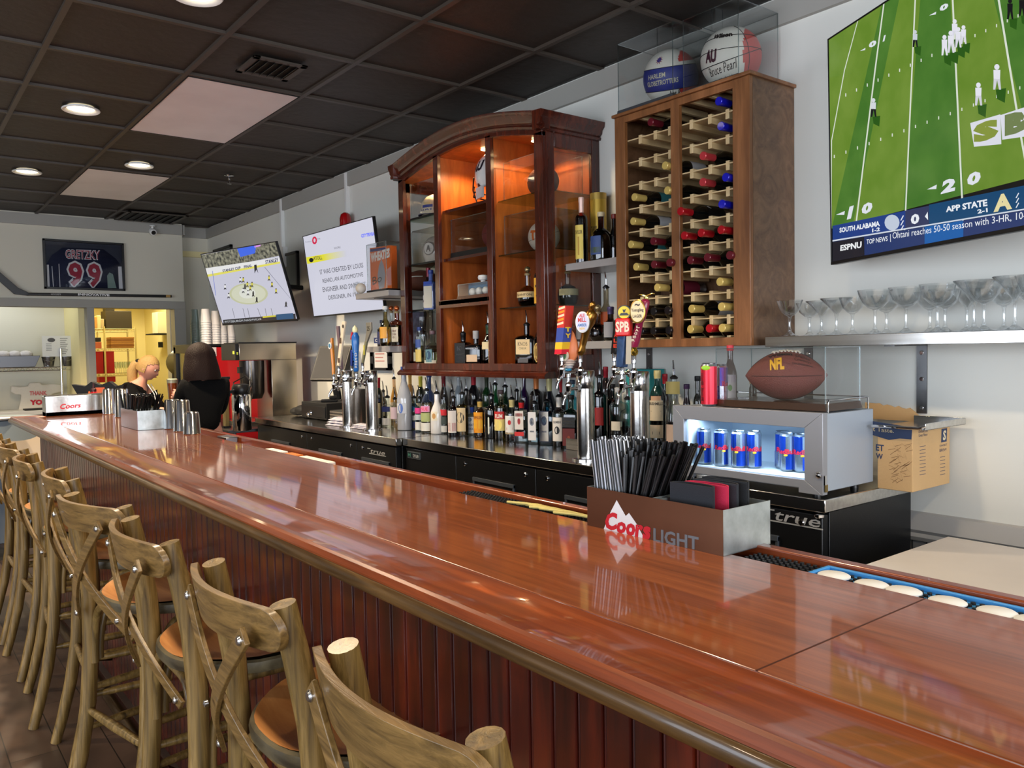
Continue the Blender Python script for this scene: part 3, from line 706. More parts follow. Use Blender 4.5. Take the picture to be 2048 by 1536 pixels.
b = MB(); b.box(wl, Wf-wl, fd-.023, fd-.021, .05, H-.03, LIN); b.box(wl, wl+.002, .03, fd-.02, .05, H-.03, LIN); b.box(Wf-wl-.002, Wf-wl, .03, fd-.02, .05, H-.03, LIN); b.box(wl, Wf-wl, .03, fd-.02, .05, .052, LIN); b.build('lining', t)
for fx in (.05, Wf-.05):
    for fy_ in (.05, fd-.04): MB().lathe([(.014, 0), (.012, .02)], BLACK, 12, MT(fx, fy_, 0)).build('foot', t)
dm = MB(); iw0, iw1, iz0, iz1 = .052, Wf-.064, .055, H-.050
SILF = mat('silver_door_paint', (150, 152, 158), .32, .35)
for poly in ([(0, .012), (iw0, iz0+.0), (iw0, iz1), (0, H)], [(0, H), (iw0, iz1), (iw1, iz1), (Wf, H)], [(Wf, H), (iw1, iz1), (iw1, iz0), (Wf, .012)], [(0, .012), (.085, .012), (.085, .028), (Wf-.085, .028), (Wf-.085, .012), (Wf, .012), (iw1, iz0), (iw0, iz0)]):
    dm.prism(poly, 0, .028, SILF, 'y')
d = dm.build('door', t, bevel=.0015)
MB().box(iw0, iw1, .012, .016, iz0, iz1, glass((238, 246, 250), .9, .02, gl=.6)).build('door_glass', d)
MB().lathe([(.009, 0), (.010, .005), (.006, .008), (.001, .0085)], CHROME, 16, MT(Wf-.012, -.0005, .075) @ RXm(PI/2)).build('lock', d)
t.rotation_euler[2] = 0
l = bpy.data.lights.new('fridge_led', 'AREA'); l.shape = 'RECTANGLE'; l.size = Wf-.14; l.size_y = .02; l.energy = 5; l.color = (.72, .86, 1)
lo = bpy.data.objects.new('fridge_led', l); COL.objects.link(lo); lo.location = (fx0+Wf/2, fy0+.05, GZ+H-.034); lo.rotation_euler = (-.35, 0, 0)
MB().box(wl+.02, Wf-wl-.02, .036, .046, H-.034, H-.031, glow((200, 228, 255), 5)).build('led_strip', t)
# chrome gallery rail round the fridge top
b = MB(); g = H+.036
rc = [(.065, fd-.012, H-.004), (.065, fd-.012, g), (Wf-.03, fd-.012, g), (Wf-.03, fd-.012, g)]
b.tube([(Wf-.012, .05, H-.006), (Wf-.012, .05, g-.008), (Wf-.012, .056, g), (Wf-.012, fd-.02, g), (Wf-.016, fd-.012, g), (.06, fd-.012, g), (.045, fd-.02, g), (.045, .12, g), (.045, .112, g-.008), (.045, .112, H-.006)], .0026, CHROME, 8)
b.tube([(Wf-.012, fd-.02, H-.006), (Wf-.012, fd-.02, g)], .0026, CHROME, 8); b.build('gallery_rail', t)
b = MB(); b.box(Wf+.0005, Wf+.006, .004, .012, .045, .075, CHROME); b.box(Wf+.003, Wf+.005, .006, .022, .022, .045, mat('brass_key', (150, 130, 80), .3, 1)); k = b.build('hanging_key', t)
# energy drink cans
CANB = mat('can_blue', (28, 66, 168), .25, .6); CANS = mat('can_silver', (196, 204, 214), .22, .9); CANR = col((214, 30, 50), .4); CANY = col((240, 190, 40), .4)
def can(loc, label, turn=0, h=.132, r=.0262, colors=None, group='energy drink cans in the small fridge', nm='energy_drink_can'):
    t = T(nm, label, 'drink can', loc, turn, group)
    b = MB(); n = 24
    cols = colors or (CANB, CANS)
    for i in range(n):
        a0, a1 = 2*PI*i/n, 2*PI*(i+1)/n
        top = cols[0] if (i//6) % 2 == 0 else cols[1]; bot = cols[1] if (i//6) % 2 == 0 else cols[0]
        for (z0, z1, m) in ((.008, h*.47, bot), (h*.47, h*.92, top)):
            b.add([(r*math.cos(a0), r*math.sin(a0), z0), (r*math.cos(a1), r*math.sin(a1), z0), (r*math.cos(a1), r*math.sin(a1), z1), (r*math.cos(a0), r*math.sin(a0), z1)], [(0, 1, 2, 3)], m)
    b.build('body', t)
    b = MB(); b.lathe([(.018, 0), (.021, .001), (r, .008)], CANS, n, cap=True); b.build('base', t)
    b = MB(); b.lathe([(r, h*.92), (r-.004, h*.97), (r-.003, h), (r-.005, h-.001), (r-.006, h-.004), (.001, h-.004)], CANS, n); b.build('lid', t)
    if not colors:
        b = MB()
        text_on(b, 'RedBull', lambda a, c: ((r+.0006)*math.sin(-1.25+2.5*a), -(r+.0006)*math.cos(-1.25+2.5*a), h*.46+h*.13*c), CANR, .03)
        b.ball((0, -r, h*.43), .005, CANY, 10, 6, (1.4, .2, .8)); b.build('print', t)
    return t
cans = [(1391, 921), (1408, 928), (1442, 932), (1477, 935), (1508, 936), (1565, 937), (1575, 942), (1603, 944)]
for i, (u, v) in enumerate(cans):
    q = atz(u, v, GZ+.052); yy = min(max(q.y, fy0+.075), fy0+fd-.055); q = Vector((aty(u, 900, yy).x, yy, 0))
    can((q.x, yy, GZ+.0525), ['leftmost energy drink can in the small fridge', 'energy drink can second from the left in the small fridge', 'energy drink can third from the left, turned to its silver side', 'energy drink can fourth from the left in the small fridge', 'energy drink can at the right end of the left group in the fridge', 'energy drink can at the back left of the right group in the fridge', 'energy drink can at the front of the right group in the fridge', 'rightmost energy drink can in the small fridge, cut by the door frame'][i], .35+.35*(i % 3))
# red can and pale blue can on the fridge
q = atz(1416, 807, zt); 
RC = mat('red_can', (206, 36, 54), .25, .5)
t = can((aty(1418, 770, fy0+.032).x, fy0+.032, zt), 'red energy drink can with a green fruit print standing on the small fridge', .5, .155, .029, (RC, RC), None)
b = MB(); b.ball((-.006, -.029, .138), .012, col((150, 200, 40), .4), 12, 8, (1.3, .15, .7)); text_on(b, 'Red Bull', lambda a, c: ((.0296)*math.sin(-1.0+.45*c), -.0296*math.cos(-1.0+.45*c), .02+.10*a), col((90, 10, 24), .4), .03); b.build('print', t)
q = aty(1440, 770, fy0+.12)
can((q.x, fy0+.12, zt), 'blue and silver drink can half hidden behind the red one on the fridge', 2.2, .148, .0275, None, None)
# football in its display case on the fridge
PIG = mat('football_leather', (122, 66, 60), .5, bump=.5, bs=260); LACE = mat('lace_white', (236, 232, 222), .6)
def football(name, label, c, L, R_, ax_z, m, lace=True, tilt=0, spots=None, roll=0, group=None):
    t = T(name, label, 'football', c, ax_z, group)
    b = MB(); N = 26; prof = []
    for i in range(N+1):
        f = -1+2*i/N; prof.append((max(1e-5, R_*(1-abs(f)**2.05)**.86), f*L/2))
    b.lathe(prof, m, 28, RY(PI/2), cap=False); b.build('ball', t, ang=80)
    b = MB()
    for k in range(4):
        a = PI/4*(2*k)+roll
        pts = []
        for i in range(2, N-1):
            f = -1+2*i/N; r = prof[i][0]+.0004; pts.append((f*L/2, r*math.cos(a), r*math.sin(a)))
        b.tube(pts, .0009, BLACKM, 5)
    b.build('seams', t)
    if lace:
        b = MB()
        for i in range(8):
            f = -.30+.6*i/7; r = R_*(1-abs(f)**2.05)**.86
            b.tube([(f*L/2+.004, -.016, r*.985+.001), (f*L/2, -.008, r+.003), (f*L/2-.002, .008, r+.003), (f*L/2-.006, .016, r*.985+.001)], .003, LACE, 6)
        b.tube([(-.32*L/2, 0, R_*.985), (0, 0, R_+.0025), (.32*L/2, 0, R_*.985)], .003, LACE, 6); b.build('laces', t)
    def put(mb, s, f0, f1, a0, a1, mt, bold=.02):
        def fn(a, b_):
            f = f0+(f1-f0)*a; th = a0+(a1-a0)*b_; r = R_*(1-abs(f)**2.05)**.86+.0008
            return (f*L/2, -r*math.cos(th), r*math.sin(th))
        text_on(mb, s, fn, mt, bold, 1)
    return t, put
def case(name, label, x0, x1, y0, y1, z0, z1, base=.012, basem=None, rz=0, group=None, mirror=False, cat='display case'):
    cx, cy_ = (x0+x1)/2, (y0+y1)/2
    t = T(name, label, cat, (cx, cy_, z0), rz, group)
    w, d, h = (x1-x0)/2, (y1-y0)/2, z1-z0; th = .003
    if base: MB().prism([(-w, 0), (w, 0), (w*.985, base*.5), (w*.97, base), (-w*.97, base), (-w*.985, base*.5)], -d, d, basem or BLACK, 'y').build('plinth', t)
    w -= .006 if base else 0; d -= .006 if base else 0
    b = MB(); b.box(-w, w, -d, -d+th, base, h, ACRYL); b.box(-w, w, d-th, d, base, h, ACRYL); b.box(-w, -w+th, -d+th, d-th, base, h, ACRYL); b.box(w-th, w, -d+th, d-th, base, h, ACRYL); b.box(-w, w, -d, d, h-th, h, ACRYL)
    o = b.build('acrylic_cover', t, smooth=False)
    b = MB(); e = .0016
    for (sx, sy) in ((-1, -1), (1, -1), (1, 1), (-1, 1)): b.box(sx*w-e, sx*w+e, sy*d-e, sy*d+e, base, h, EDGE)
    for s in (-1, 1): b.box(-w, w, s*d-e, s*d+e, h-e, h+e*.5, EDGE); b.box(s*w-e, s*w+e, -d, d, h-e, h+e*.5, EDGE)
    b.build('cover_edges', o)
    return t
DKW = mat('dark_plinth_wood', (58, 38, 24), .3, coat=.4)
yc = fy0+.165
p0 = aty(1430, 800, fy0+.055).x; p1 = aty(1660, 800, fy0+.055).x
case('football_case', 'clear acrylic display case with a dark wood plinth on the small fridge', p0, p1-.010, fy0+.050, fy0+.27, zt+.0005, zt+.205, .024, DKW)
pc = aty(1572, 755, yc)
t, put = football('football', 'brown leather football with gold and black print in the case on the fridge', (pc.x, yc, zt+.026+.083), .272, .0835, .62, PIG)
GOLD = mat('gold_print', (232, 176, 48), .4); BK = mat('black_print', (34, 24, 26), .5)
b = MB(); put(b, 'NFL', -.40, -.06, .28, .86, GOLD, .05); put(b, 'Wilson', -.44, .14, .98, 1.22, BK, .05); put(b, 'Dallas', .22, .55, .92, 1.14, BK, 0); put(b, 'Cowboys', .18, .58, .66, .86, BK, 0); put(b, 'TOUCHDOWN', .12, .62, .50, .58, BK, .03); b.build('print', t)
# beer bottle behind the can on the fridge
# ================================================================ cardboard box and steel tray beside the fridge
CB = mat('cardboard', (196, 160, 112), .8, bump=.1, bs=120, var=.06, vs=(5, 5, 5)); NAVY = col((44, 58, 88), .6); CBD = col((142, 108, 72), .7)
bf = atz(1825, 968, GZ); bx1, by0 = bf.x, bf.y
by0 = 2.62; q = aty(1825, 900, by0); bx1 = q.x; zb0 = GZ+.0005; zb1 = aty(1825, 858, by0).z
bl = aty(1752, 900, by0).x
t = T('cardboard_box', 'brown cardboard box with a navy band beside the small fridge under a steel tray', 'cardboard box', (0, 0, 0))
b = MB(); X_0 = fx1+.012
b.box(X_0-.0, bx1, by0, WY-.03, zb0, zb1, CB); b.build('carton', t, bevel=.002)
pl = Plane((bx1, by0, zb0), (1, 0, 0), (0, 0, 1)); cf2 = lambda x, z, off: (bx1+x, by0-off, zb0+z)
b = MB(); poly_on(b, pl, [(1745, 842), (1825, 855), (1823, 879), (1800, 877), (1778, 880), (1745, 870)], .0006, NAVY, cf2)
word(b, 't Taste.', [(1746, 862), (1788, 866), (1788, 858), (1746, 853)], .0011, col((214, 196, 150), .6), cf2, pl, .0)
word(b, 'ET', [(1752, 901), (1768, 903), (1768, 890), (1752, 888)], .0008, NAVY, cf2, pl, .03); word(b, 'W', [(1752, 917), (1766, 919), (1766, 908), (1752, 906)], .0008, NAVY, cf2, pl, .03)
rr = random.Random(5)
for i in range(60):
    u = rr.uniform(1782, 1820); v = rr.uniform(886, 962); a = rr.choice([.5, -.6, 1.2, -.2, .9])+rr.uniform(-.1, .1); Lh = 7
    du, dv = math.cos(a)*Lh, math.sin(a)*Lh; poly_on(b, pl, [(u-du, v-dv), (u+du, v+dv), (u+du+.5, v+dv+.9), (u-du+.5, v-dv+.9)], .0006, CBD, cf2)
b.build('front_print', t)
pl = Plane((bx1, by0, zb0), (0, 1, 0), (0, 0, 1)); cf3 = lambda y, z, off: (bx1+off, by0+y, zb0+z)
b = MB(); poly_on(b, pl, [(1883, 858), (1894, 856), (1893, 883), (1882, 885)], .0006, NAVY, cf3)
word(b, 'S', [(1885, 881), (1891, 880), (1892, 860), (1886, 861)], .001, col((220, 205, 170), .6), cf3, pl, .04)
word(b, 'SWEET', [(1879, 894), (1894, 891), (1894, 887), (1879, 890)], .0006, NAVY, cf3, pl, .0); word(b, 'BREW', [(1879, 904), (1893, 901), (1893, 896), (1879, 898)], .0006, NAVY, cf3, pl, .0)
for v in range(914, 955, 7): poly_on(b, pl, [(1880, v), (1890, v-2), (1890, v-1), (1880, v+1)], .0006, NAVY, cf3)
word(b, 'Double the', [(1837, 866), (1855, 864), (1855, 859), (1837, 860)], .0006, NAVY, cf3, pl, 0); word(b, 'Great Flavor', [(1837, 874), (1855, 871), (1855, 866), (1837, 868)], .0006, NAVY, cf3, pl, 0)
for v in range(893, 955, 7): poly_on(b, pl, [(1839, v), (1851, v-2), (1851, v-1), (1839, v+1)], .0006, NAVY, cf3)
b.build('side_print', t)
# torn flap standing up behind
b = MB(); fl = [(bx1-.30, zb1), (bx1-.30, zb1+.06)]
fl += [(bx1-.26+i*.014, zb1+.058-.0016*i+.004*math.sin(i*2.3)) for i in range(10)] + [(bx1-.10, zb1+.02), (bx1-.08, zb1)]
b.prism(fl, WY-.036, WY-.032, CB, 'y'); b.build('torn_flap', t)
# steel tray on the box
tz = zb1+.001; tf = aty(1845, 852, by0-.03)
t = T('steel_tray', 'shallow stainless steel tray lying upside down on the cardboard box', 'tray', (0, 0, 0))
b = MB(); x0_, x1_ = X_0+.002, tf.x+.012; y0_, y1_ = by0-.035, WY-.045
b.box(x0_, x1_, y0_, y1_, tz, tz+.003, STEEL); b.box(x1_-.003, x1_, y0_, y1_, tz, tz+.022, STEEL); b.box(x0_, x1_, y1_-.003, y1_, tz, tz+.022, STEEL); b.build('tray', t, bevel=.0012)
b = MB(); b.tube([(x0_, y0_-.004, tz+.004), (x1_-.02, y0_-.004, tz+.006), (x1_, y0_+.002, tz+.012)], .005, CHROME, 8); b.build('rolled_rim', t)
# ================================================================ bottles
PROF = {
 'std': [(.86, 0), (.97, .006), (1, .02), (1, .60), (.97, .65), (.80, .71), (.50, .76), ('n', .80), ('n', 1)],
 'bell': [(.86, 0), (.97, .006), (1, .02), (1, .48), (.92, .56), (.70, .66), (.48, .74), ('n', .80), ('n', 1)],
 'flat': [(.88, 0), (.98, .006), (1, .02), (1, .66), (.97, .70), (.80, .735), (.5, .755), ('n', .78), ('n', 1)],
 'squat': [(.80, 0), (.95, .02), (1, .10), (1, .40), (.94, .50), (.74, .60), (.45, .67), ('n', .71), ('n', 1)],
 'globe': [(.60, 0), (.82, .05), (.98, .18), (1, .32), (.92, .46), (.70, .56), (.42, .62), ('n', .66), ('n', 1)],
 'taper': [(.80, 0), (.86, .01), (.88, .05), (1, .55), (.98, .64), (.80, .72), (.5, .78), ('n', .82), ('n', 1)],
 'slim': [(.86, 0), (.98, .006), (1, .02), (1, .66), (.9, .72), (.62, .79), ('n', .86), ('n', 1)],
}
def arc(mb, r, a, z0, z1, m, c=0, n=10, sq=False):
    if sq: mb.box(-r*math.sin(a)*1.0, r*math.sin(a)*1.0, -r-.0012, -r-.0004, z0, z1, m); return
    vs = []
    for i in range(n+1):
        th = c-a+2*a*i/n; vs += [(r*math.sin(th), -r*math.cos(th), z0), (r*math.sin(th), -r*math.cos(th), z1)]
    mb.add(vs, [(2*i, 2*i+2, 2*i+3, 2*i+1) for i in range(n)], m)
SPOUTC = mat('spout_steel', (200, 202, 206), .15, 1)
def bot(label, pos, R, h, kind='std', g=(238, 244, 242), l=None, lv=.55, labs=(), txts=(), cap=('cap', (20, 20, 20)), rz=.45, group=None, nm='liquor_bottle', opq=False, sq=False, rn=None):
    t = T(nm, label, 'bottle', tuple(pos), rz, group)
    rn = rn or max(.0105, min(.0145, R*.36)); n = 20
    prof = [((rn if r == 'n' else max(R*r, rn)), z*h) for r, z in PROF[kind]]
    gm = (col(g, .06, coat=1.0) if opq else glass(g, .66, .02, gl=1.6))
    def ring(prof, m, cap=True):
        if not sq: return MB().lathe(prof, m, n, cap=cap)
        b = MB(); vs = []; k = 24
        for (r, z) in prof:
            f = min(1, max(0, (r-rn)/(R-rn+1e-6)))
            for i in range(k):
                a = 2*PI*i/k+PI/4*0; ex = 2+5*f; q = (abs(math.cos(a))**ex+abs(math.sin(a))**ex)**(-1/ex)
                vs.append((r*q*math.cos(a), r*q*math.sin(a), z))
        fs = [(j*k+i, j*k+(i+1) % k, (j+1)*k+(i+1) % k, (j+1)*k+i) for j in range(len(prof)-1) for i in range(k)]
        if cap: fs += [tuple(reversed(range(k))), tuple((len(prof)-1)*k+i for i in range(k))]
        return b.add(vs, fs, m)
    ring(prof, gm).build('glass_body', t, ang=50)
    if l and not opq:
        lp = [(max(.002, r-.0022), z+.004) for r, z in prof if z <= lv*h]
        # interpolate the fill line
        for (r0, z0), (r1, z1) in zip(prof, prof[1:]):
            if z0 <= lv*h < z1: f = (lv*h-z0)/(z1-z0); lp.append((max(.002, r0+(r1-r0)*f-.0022), lv*h))
        lum = sum(l)/3
        ring(lp, glass(l, .45, .05, gl=.4)).build('liquid', t, ang=50)
    if labs:
        b = MB()
        for q in labs: arc(b, R+.0006, q[2], q[0]*h, q[1]*h, col(q[3], .55), sq=sq)
        for q in txts:
            s, z0, z1, a, c = q[:5]; rr_ = R+.0013
            if sq: fn = lambda x, y, z0=z0, z1=z1, a=a: (-R*math.sin(a)+2*R*math.sin(a)*x, -R-.0018, (z0+(z1-z0)*y)*h)
            else: fn = lambda x, y, z0=z0, z1=z1, a=a: (rr_*math.sin(-a+2*a*x), -rr_*math.cos(-a+2*a*x), (z0+(z1-z0)*y)*h)
            if s == '*':
                k = 14; pts = [fn(.5+.5*math.cos(2*PI*i/k), .5+.5*math.sin(2*PI*i/k)) for i in range(k)]; b.add(pts, [tuple(range(k))], col(c, .5))
            elif s == '-': b.add([fn(0, 0), fn(1, 0), fn(1, 1), fn(0, 1)], [(0, 1, 2, 3)], col(c, .5))
            elif s == '^':
                b.add([fn(.5, 0), fn(1, .5), fn(.5, 1), fn(0, .5)], [(0, 1, 2, 3)], col(c, .5))
            else: text_on(b, s, fn, col(c, .5), .02)
        b.build('label', t)
    ck, cc = cap[0], cap[1]
    if ck in ('foil', 'foilspout'):
        f0 = cap[2] if len(cap) > 2 else .80
        MB().lathe([(rn+.0008, f0*h), (rn+.0012, h*.93), (rn+.0022, h*.94), (rn+.0022, h+.002), (rn, h+.004), (.001, h+.004)], col(cc, .35, .2), n).build('neck_foil', t)
    if ck == 'cap':
        hh = cap[2] if len(cap) > 2 else .022
        MB().lathe([(rn+.002, h-.010), (rn+.003, h-.008), (rn+.003, h+hh-.012), (rn+.001, h+hh-.010), (.001, h+hh-.010)], col(cc, .4), n).build('cap', t)
    if ck == 'ball':
        b = MB(); b.lathe([(rn+.001, h-.004), (rn+.002, h+.006), (.006, h+.01)], col((150, 130, 90), .5), n); b.ball((0, 0, h+.026), .017, col(cc, .2, .8)); b.build('stopper', t)
    if ck in ('spout', 'foilspout'):
        b = MB(); b.lathe([(rn*.8, h-.004), (rn+.0035, h), (rn+.004, h+.005), (rn*.9, h+.010), (.005, h+.016)], BLACK, 14)
        b.tube([(0, 0, h+.012), (0, 0, h+.040), (0, -.004, h+.058), (0, -.012, h+.078)], [.0055, .005, .004, .003], SPOUTC, 8); b.build('pour_spout', t)
    return t
WHL, CRM = (228, 226, 220), (226, 210, 168)
def bpx(label, u, vb, vt, wpx, z=None, y=None, **k):
    # a bottle standing where the pixel of its base meets a shelf (z) or a row (y)
    p = atz(u, vb, z) if y is None else Vector((aty(u, vb, y).x, y, z))
    sc = dep(p)/FPX
    h = aty(u, vt, p.y).z-p.z; cap = k.get('cap', ('cap', 0))
    if cap[0] in ('spout', 'foilspout'): h -= .075
    elif cap[0] == 'ball': h -= .04
    else: h -= .012
    return bot(label, p, wpx*sc/2, max(.08, h), **k)
# ================================================================ cherry display cabinet
CXL, CXR, CY, CZ0 = -4.345, -2.985, 2.535, 1.300
CB_ = WY-.002
t = T('display_cabinet', 'dark cherry wall cabinet with an arched cornice and three open bays of bottles and footballs', 'display cabinet', (0, 0, 0))
xm = (CXL+CXR)/2; hw = (CXR-CXL)/2
def archz(x, top, rise): return top+rise*math.cos((x-xm)/(hw+.04)*PI/2)
N = 28
ST = .052; M1, M2 = (-3.951, -3.905), (-3.446, -3.400)
OPT = 2.36
# back, sides with glazed opening, floor, arched top rail
b = MB(); b.box(CXL+.02, CXR-.02, CB_-.012, CB_, CZ0+.02, 2.52, CHERRYI); b.build('back_panel', t)
b = MB(); b.box(CXL, CXL+.02, CY+.02, CY+.07, CZ0, 2.47, CHERRY); b.box(CXL, CXL+.02, CB_-.05, CB_, CZ0, 2.47, CHERRY); b.box(CXL, CXL+.02, CY+.02, CB_, CZ0, 1.37, CHERRY); b.box(CXL, CXL+.02, CY+.02, CB_, 2.40, 2.50, CHERRY); b.build('left_side_frame', t)
b = MB(); b.box(CXR-.02, CXR, CY+.0225, CY+.075, CZ0+.022, 2.50, CHERRY); b.box(CXR-.02, CXR, CB_-.055, CB_, CZ0, 2.50, CHERRY); b.box(CXR-.02, CXR, CY+.075, CB_-.055, CZ0, 1.40, CHERRY); b.box(CXR-.02, CXR, CY+.075, CB_-.055, 2.405, 2.50, CHERRY); sf = b.build('right_side_frame', t, bevel=.002)
PANE = glass((240, 242, 240), .92, .02, gl=.8)
MB().box(CXR-.012, CXR-.009, CY+.075, CB_-.055, 1.40, 2.405, PANE).build('side_glass', sf)
MB().box(CXL+.009, CXL+.012, CY+.07, CB_-.05, 1.37, 2.40, PANE).build('side_glass', t)
b = MB()
for (a, c) in ((CXL, CXL+ST), M1, M2, (CXR-ST-.012, CXR)): b.box(a, c, CY, CY+.022, CZ0+.02, archz((a+c)/2, 2.435, .10)+.02, CHERRY)
b.box(CXL-.0005, CXR+.0005, CY-.0008, CY+.0225, CZ0+.0225, CZ0+.06, CHERRY)
# arched head
vs = []; fs = []
for i in range(N+1):
    x = CXL+(CXR-CXL)*i/N; z0 = archz(x, 2.44, .105); z1 = archz(x, 2.505, .105)
    vs += [(x, CY, z0), (x, CY, z1), (x, CY+.022, z1), (x, CY+.022, z0)]
for i in range(N):
    for k in range(4): fs.append((i*4+k, (i+1)*4+k, (i+1)*4+(k+1) % 4, i*4+(k+1) % 4))
fs += [(0, 1, 2, 3), (N*4+3, N*4+2, N*4+1, N*4)]
b.add(vs, fs, CHERRY); b.build('face_frame', t, bevel=.0015)
def sweep(mb, prof, x0, x1, m):
    n = len(prof); vs = []; fs = []
    for i in range(N+1):
        x = x0+(x1-x0)*i/N
        for (dy, dz) in prof: vs.append((x, CY-dy, archz(max(CXL, min(CXR, x)), 2.50, .105)+dz))
    for i in range(N):
        for k in range(n): fs.append((i*n+k, (i+1)*n+k, (i+1)*n+(k+1) % n, i*n+(k+1) % n))
    fs += [tuple(range(n)), tuple(reversed([N*n+k for k in range(n)]))]
    mb.add(vs, fs, m)
b = MB(); PC = [(-.02, -.035), (.012, -.035), (.016, -.024), (.010, -.015), (.022, -.005), (.026, .012), (.040, .026), (.044, .05), (-.02, .05)]
sweep(b, PC, CXL-.035, CXR+.035, CHERRY)
# cornice return on the right and left sides
for s, xx in ((1, CXR), (-1, CXL)):
    ze = archz(CXR, 2.50, .105); pr = [(xx+s*dy, ze+dz) for dy, dz in PC]
    b.prism(pr, CY-.044, CB_, CHERRY, 'y')
b.build('arched_cornice', t, ang=40)
# top board under the cornice
vs = []
b = MB()
for i in range(N):
    xa, xb = CXL+.02+(CXR-CXL-.04)*i/N, CXL+.02+(CXR-CXL-.04)*(i+1)/N
    za, zb = archz(xa, 2.44, .105), archz(xb, 2.44, .105)
    b.add([(xa, CY+.02, za), (xb, CY+.02, zb), (xb, CB_, zb), (xa, CB_, za), (xa, CY+.02, za+.015), (xb, CY+.02, zb+.015), (xb, CB_, zb+.015), (xa, CB_, za+.015)], [(0, 3, 2, 1), (4, 5, 6, 7), (0, 1, 5, 4), (2, 3, 7, 6)], CHERRYI)
b.build('arched_ceiling', t)
b = MB(); b.prism([(CY-.022, CZ0-.012), (CY-.026, CZ0), (CY-.016, CZ0+.012), (CY, CZ0+.022), (CB_, CZ0+.022), (CB_, CZ0-.012)], CXL-.02, CXR+.02, CHERRY, 'x'); b.build('base_moulding', t)
b = MB(); b.box(CXL+.02, CXR-.02, CY+.022, CB_-.012, CZ0+.022, CZ0+.040, CHERRYI); b.build('floor_board', t)
ZF = CZ0+.0405
for (a, c) in (M1, M2): MB().box((a+c)/2-.009, (a+c)/2+.009, CY+.022, CB_-.012, CZ0+.04, 2.535, CHERRYI).build('partition', t)
GSH = glass((200, 224, 214), .8, .03)
SH_A = [1.675, 1.955, 2.228]; SH_C = [1.650, 1.925, 2.205]
for z in SH_A: MB().box(CXL+.022, -3.94, CY+.05, CB_-.014, z-.006, z, GSH).build('glass_shelf', t)
for z in SH_C: MB().box(-3.41, CXR-.022, CY+.05, CB_-.014, z-.006, z, GSH).build('glass_shelf', t)
for z in (1.955, 2.228): MB().box(-3.918, -3.434, CY+.04, CB_-.014, z-.016, z, CHERRY).build('wood_shelf', t)
b = MB(); b.box(-3.918, -3.434, CY, CB_-.014, 1.690, 1.712, CHERRY); b.box(M1[1], M2[0], CY, CY+.02, 1.672, 1.716, CHERRY); b.build('fixed_shelf', t)
b = MB()
for (cx, pw) in ((-4.13, 14), (-3.66, 18), (-3.22, 16)):
    zz = archz(cx, 2.44, .105)-.002
    MB().lathe([(.028, 0), (.030, -.004), (.022, -.006), (.02, -.002), (.001, -.002)], glow((255, 220, 160), 8), 18, MT(cx, 2.70, zz)).build('puck_light', t)
    spot('cabinet_puck_lamp', (cx, 2.70, zz-.02), pw, (1, .66, .34), math.radians(150), .02)
# ---- left bay
case('cap_case', 'clear case holding a white cap with a blue crest on the top left cabinet shelf', -4.305, -4.03, 2.59, 2.82, SH_A[2]+.0005, SH_A[2]+.215, .010, BLACK)
t = T('sports_hat', 'white cap with a blue crest inside a clear case in the cabinet', 'cap', (-4.165, 2.69, SH_A[2]+.0115), .35)
b = MB(); b.lathe([(.085, 0), (.092, .04), (.085, .085), (.06, .115), (.03, .13), (.001, .134)], col((222, 208, 176), .7), 28); b.build('crown', t)
b = MB(); pts = [(.09*math.sin(a), -.075*math.cos(a)-.0) for a in [(-1+2*i/10) for i in range(11)]]
vs = [(x, y, .012) for x, y in pts]+[(x*1.02, y*1.75, .002) for x, y in pts]; b.add(vs, [(i, i+1, i+12, i+11) for i in range(10)], col((30, 36, 70), .6)); b.build('brim', t, solid=.003)
b = MB()
text_on(b, 'STATE', lambda a, c: (.0915*math.sin(-.7+1.4*a), -.0915*math.cos(-.7+1.4*a), .028+.016*c), col((40, 60, 140), .5), .03)
arc(b, .0917, .42, .046, .062, col((40, 60, 140), .5)); arc(b, .0912, .25, .062, .078, col((224, 200, 140), .5)); b.build('crest', t)
case('helmet_case', 'clear case over the pale helmet with a round emblem, left cabinet bay', -4.305, -4.03, 2.59, 2.82, SH_A[1]+.0005, SH_A[1]+.205, .006, BLACK)
t = T('helmet_shell', 'small pale football helmet with a round A emblem in the left bay', 'helmet', (-4.165, 2.69, SH_A[1]+.0075), .4)
b = MB(); b.lathe([(.070, 0), (.086, .04), (.09, .08), (.078, .12), (.05, .15), (.02, .162), (.001, .164)], col((196, 186, 170), .25, coat=.6), 28); b.build('shell', t)
b = MB()
for r0, c in ((.040, (120, 110, 100)), (.034, (206, 198, 184))):
    pts = [(.0895*math.sin(r0/.09*math.cos(a)), -.0915*math.cos(r0/.09*math.cos(a))-(.0006 if c[0] > 190 else 0), .08+r0*math.sin(a)) for a in [2*PI*i/20 for i in range(20)]]; b.add(pts, [tuple(range(20))], col(c, .4))
text_on(b, 'A', lambda a, c: (-.016+.032*a, -.0935, .06+.04*c), col((110, 100, 92), .5), .03); b.build('emblem', t)
def inb(x, y, z, h, R, label, **k): return bot(label, (x, y, z+.0005), R, h, **k)
inb(-4.19, 2.64, SH_A[0], .255, .034, 'red liqueur bottle with a white label and dark red cap on the third left shelf', kind='bell', g=(190, 50, 40), l=(150, 20, 20), lv=.7, labs=[(.08, .36, .95, WHL), (.20, .25, .95, (90, 50, 40))], cap=('foil', (120, 20, 40)))
inb(-4.115, 2.61, SH_A[0], .225, .036, 'boxed blue and silver bottle beside the red liqueur in the left bay', kind='flat', g=(90, 110, 170), opq=True, labs=[(.05, .62, .9, (200, 196, 180)), (.66, .74, .9, (40, 70, 160))], cap=('cap', (40, 60, 140)), sq=True)
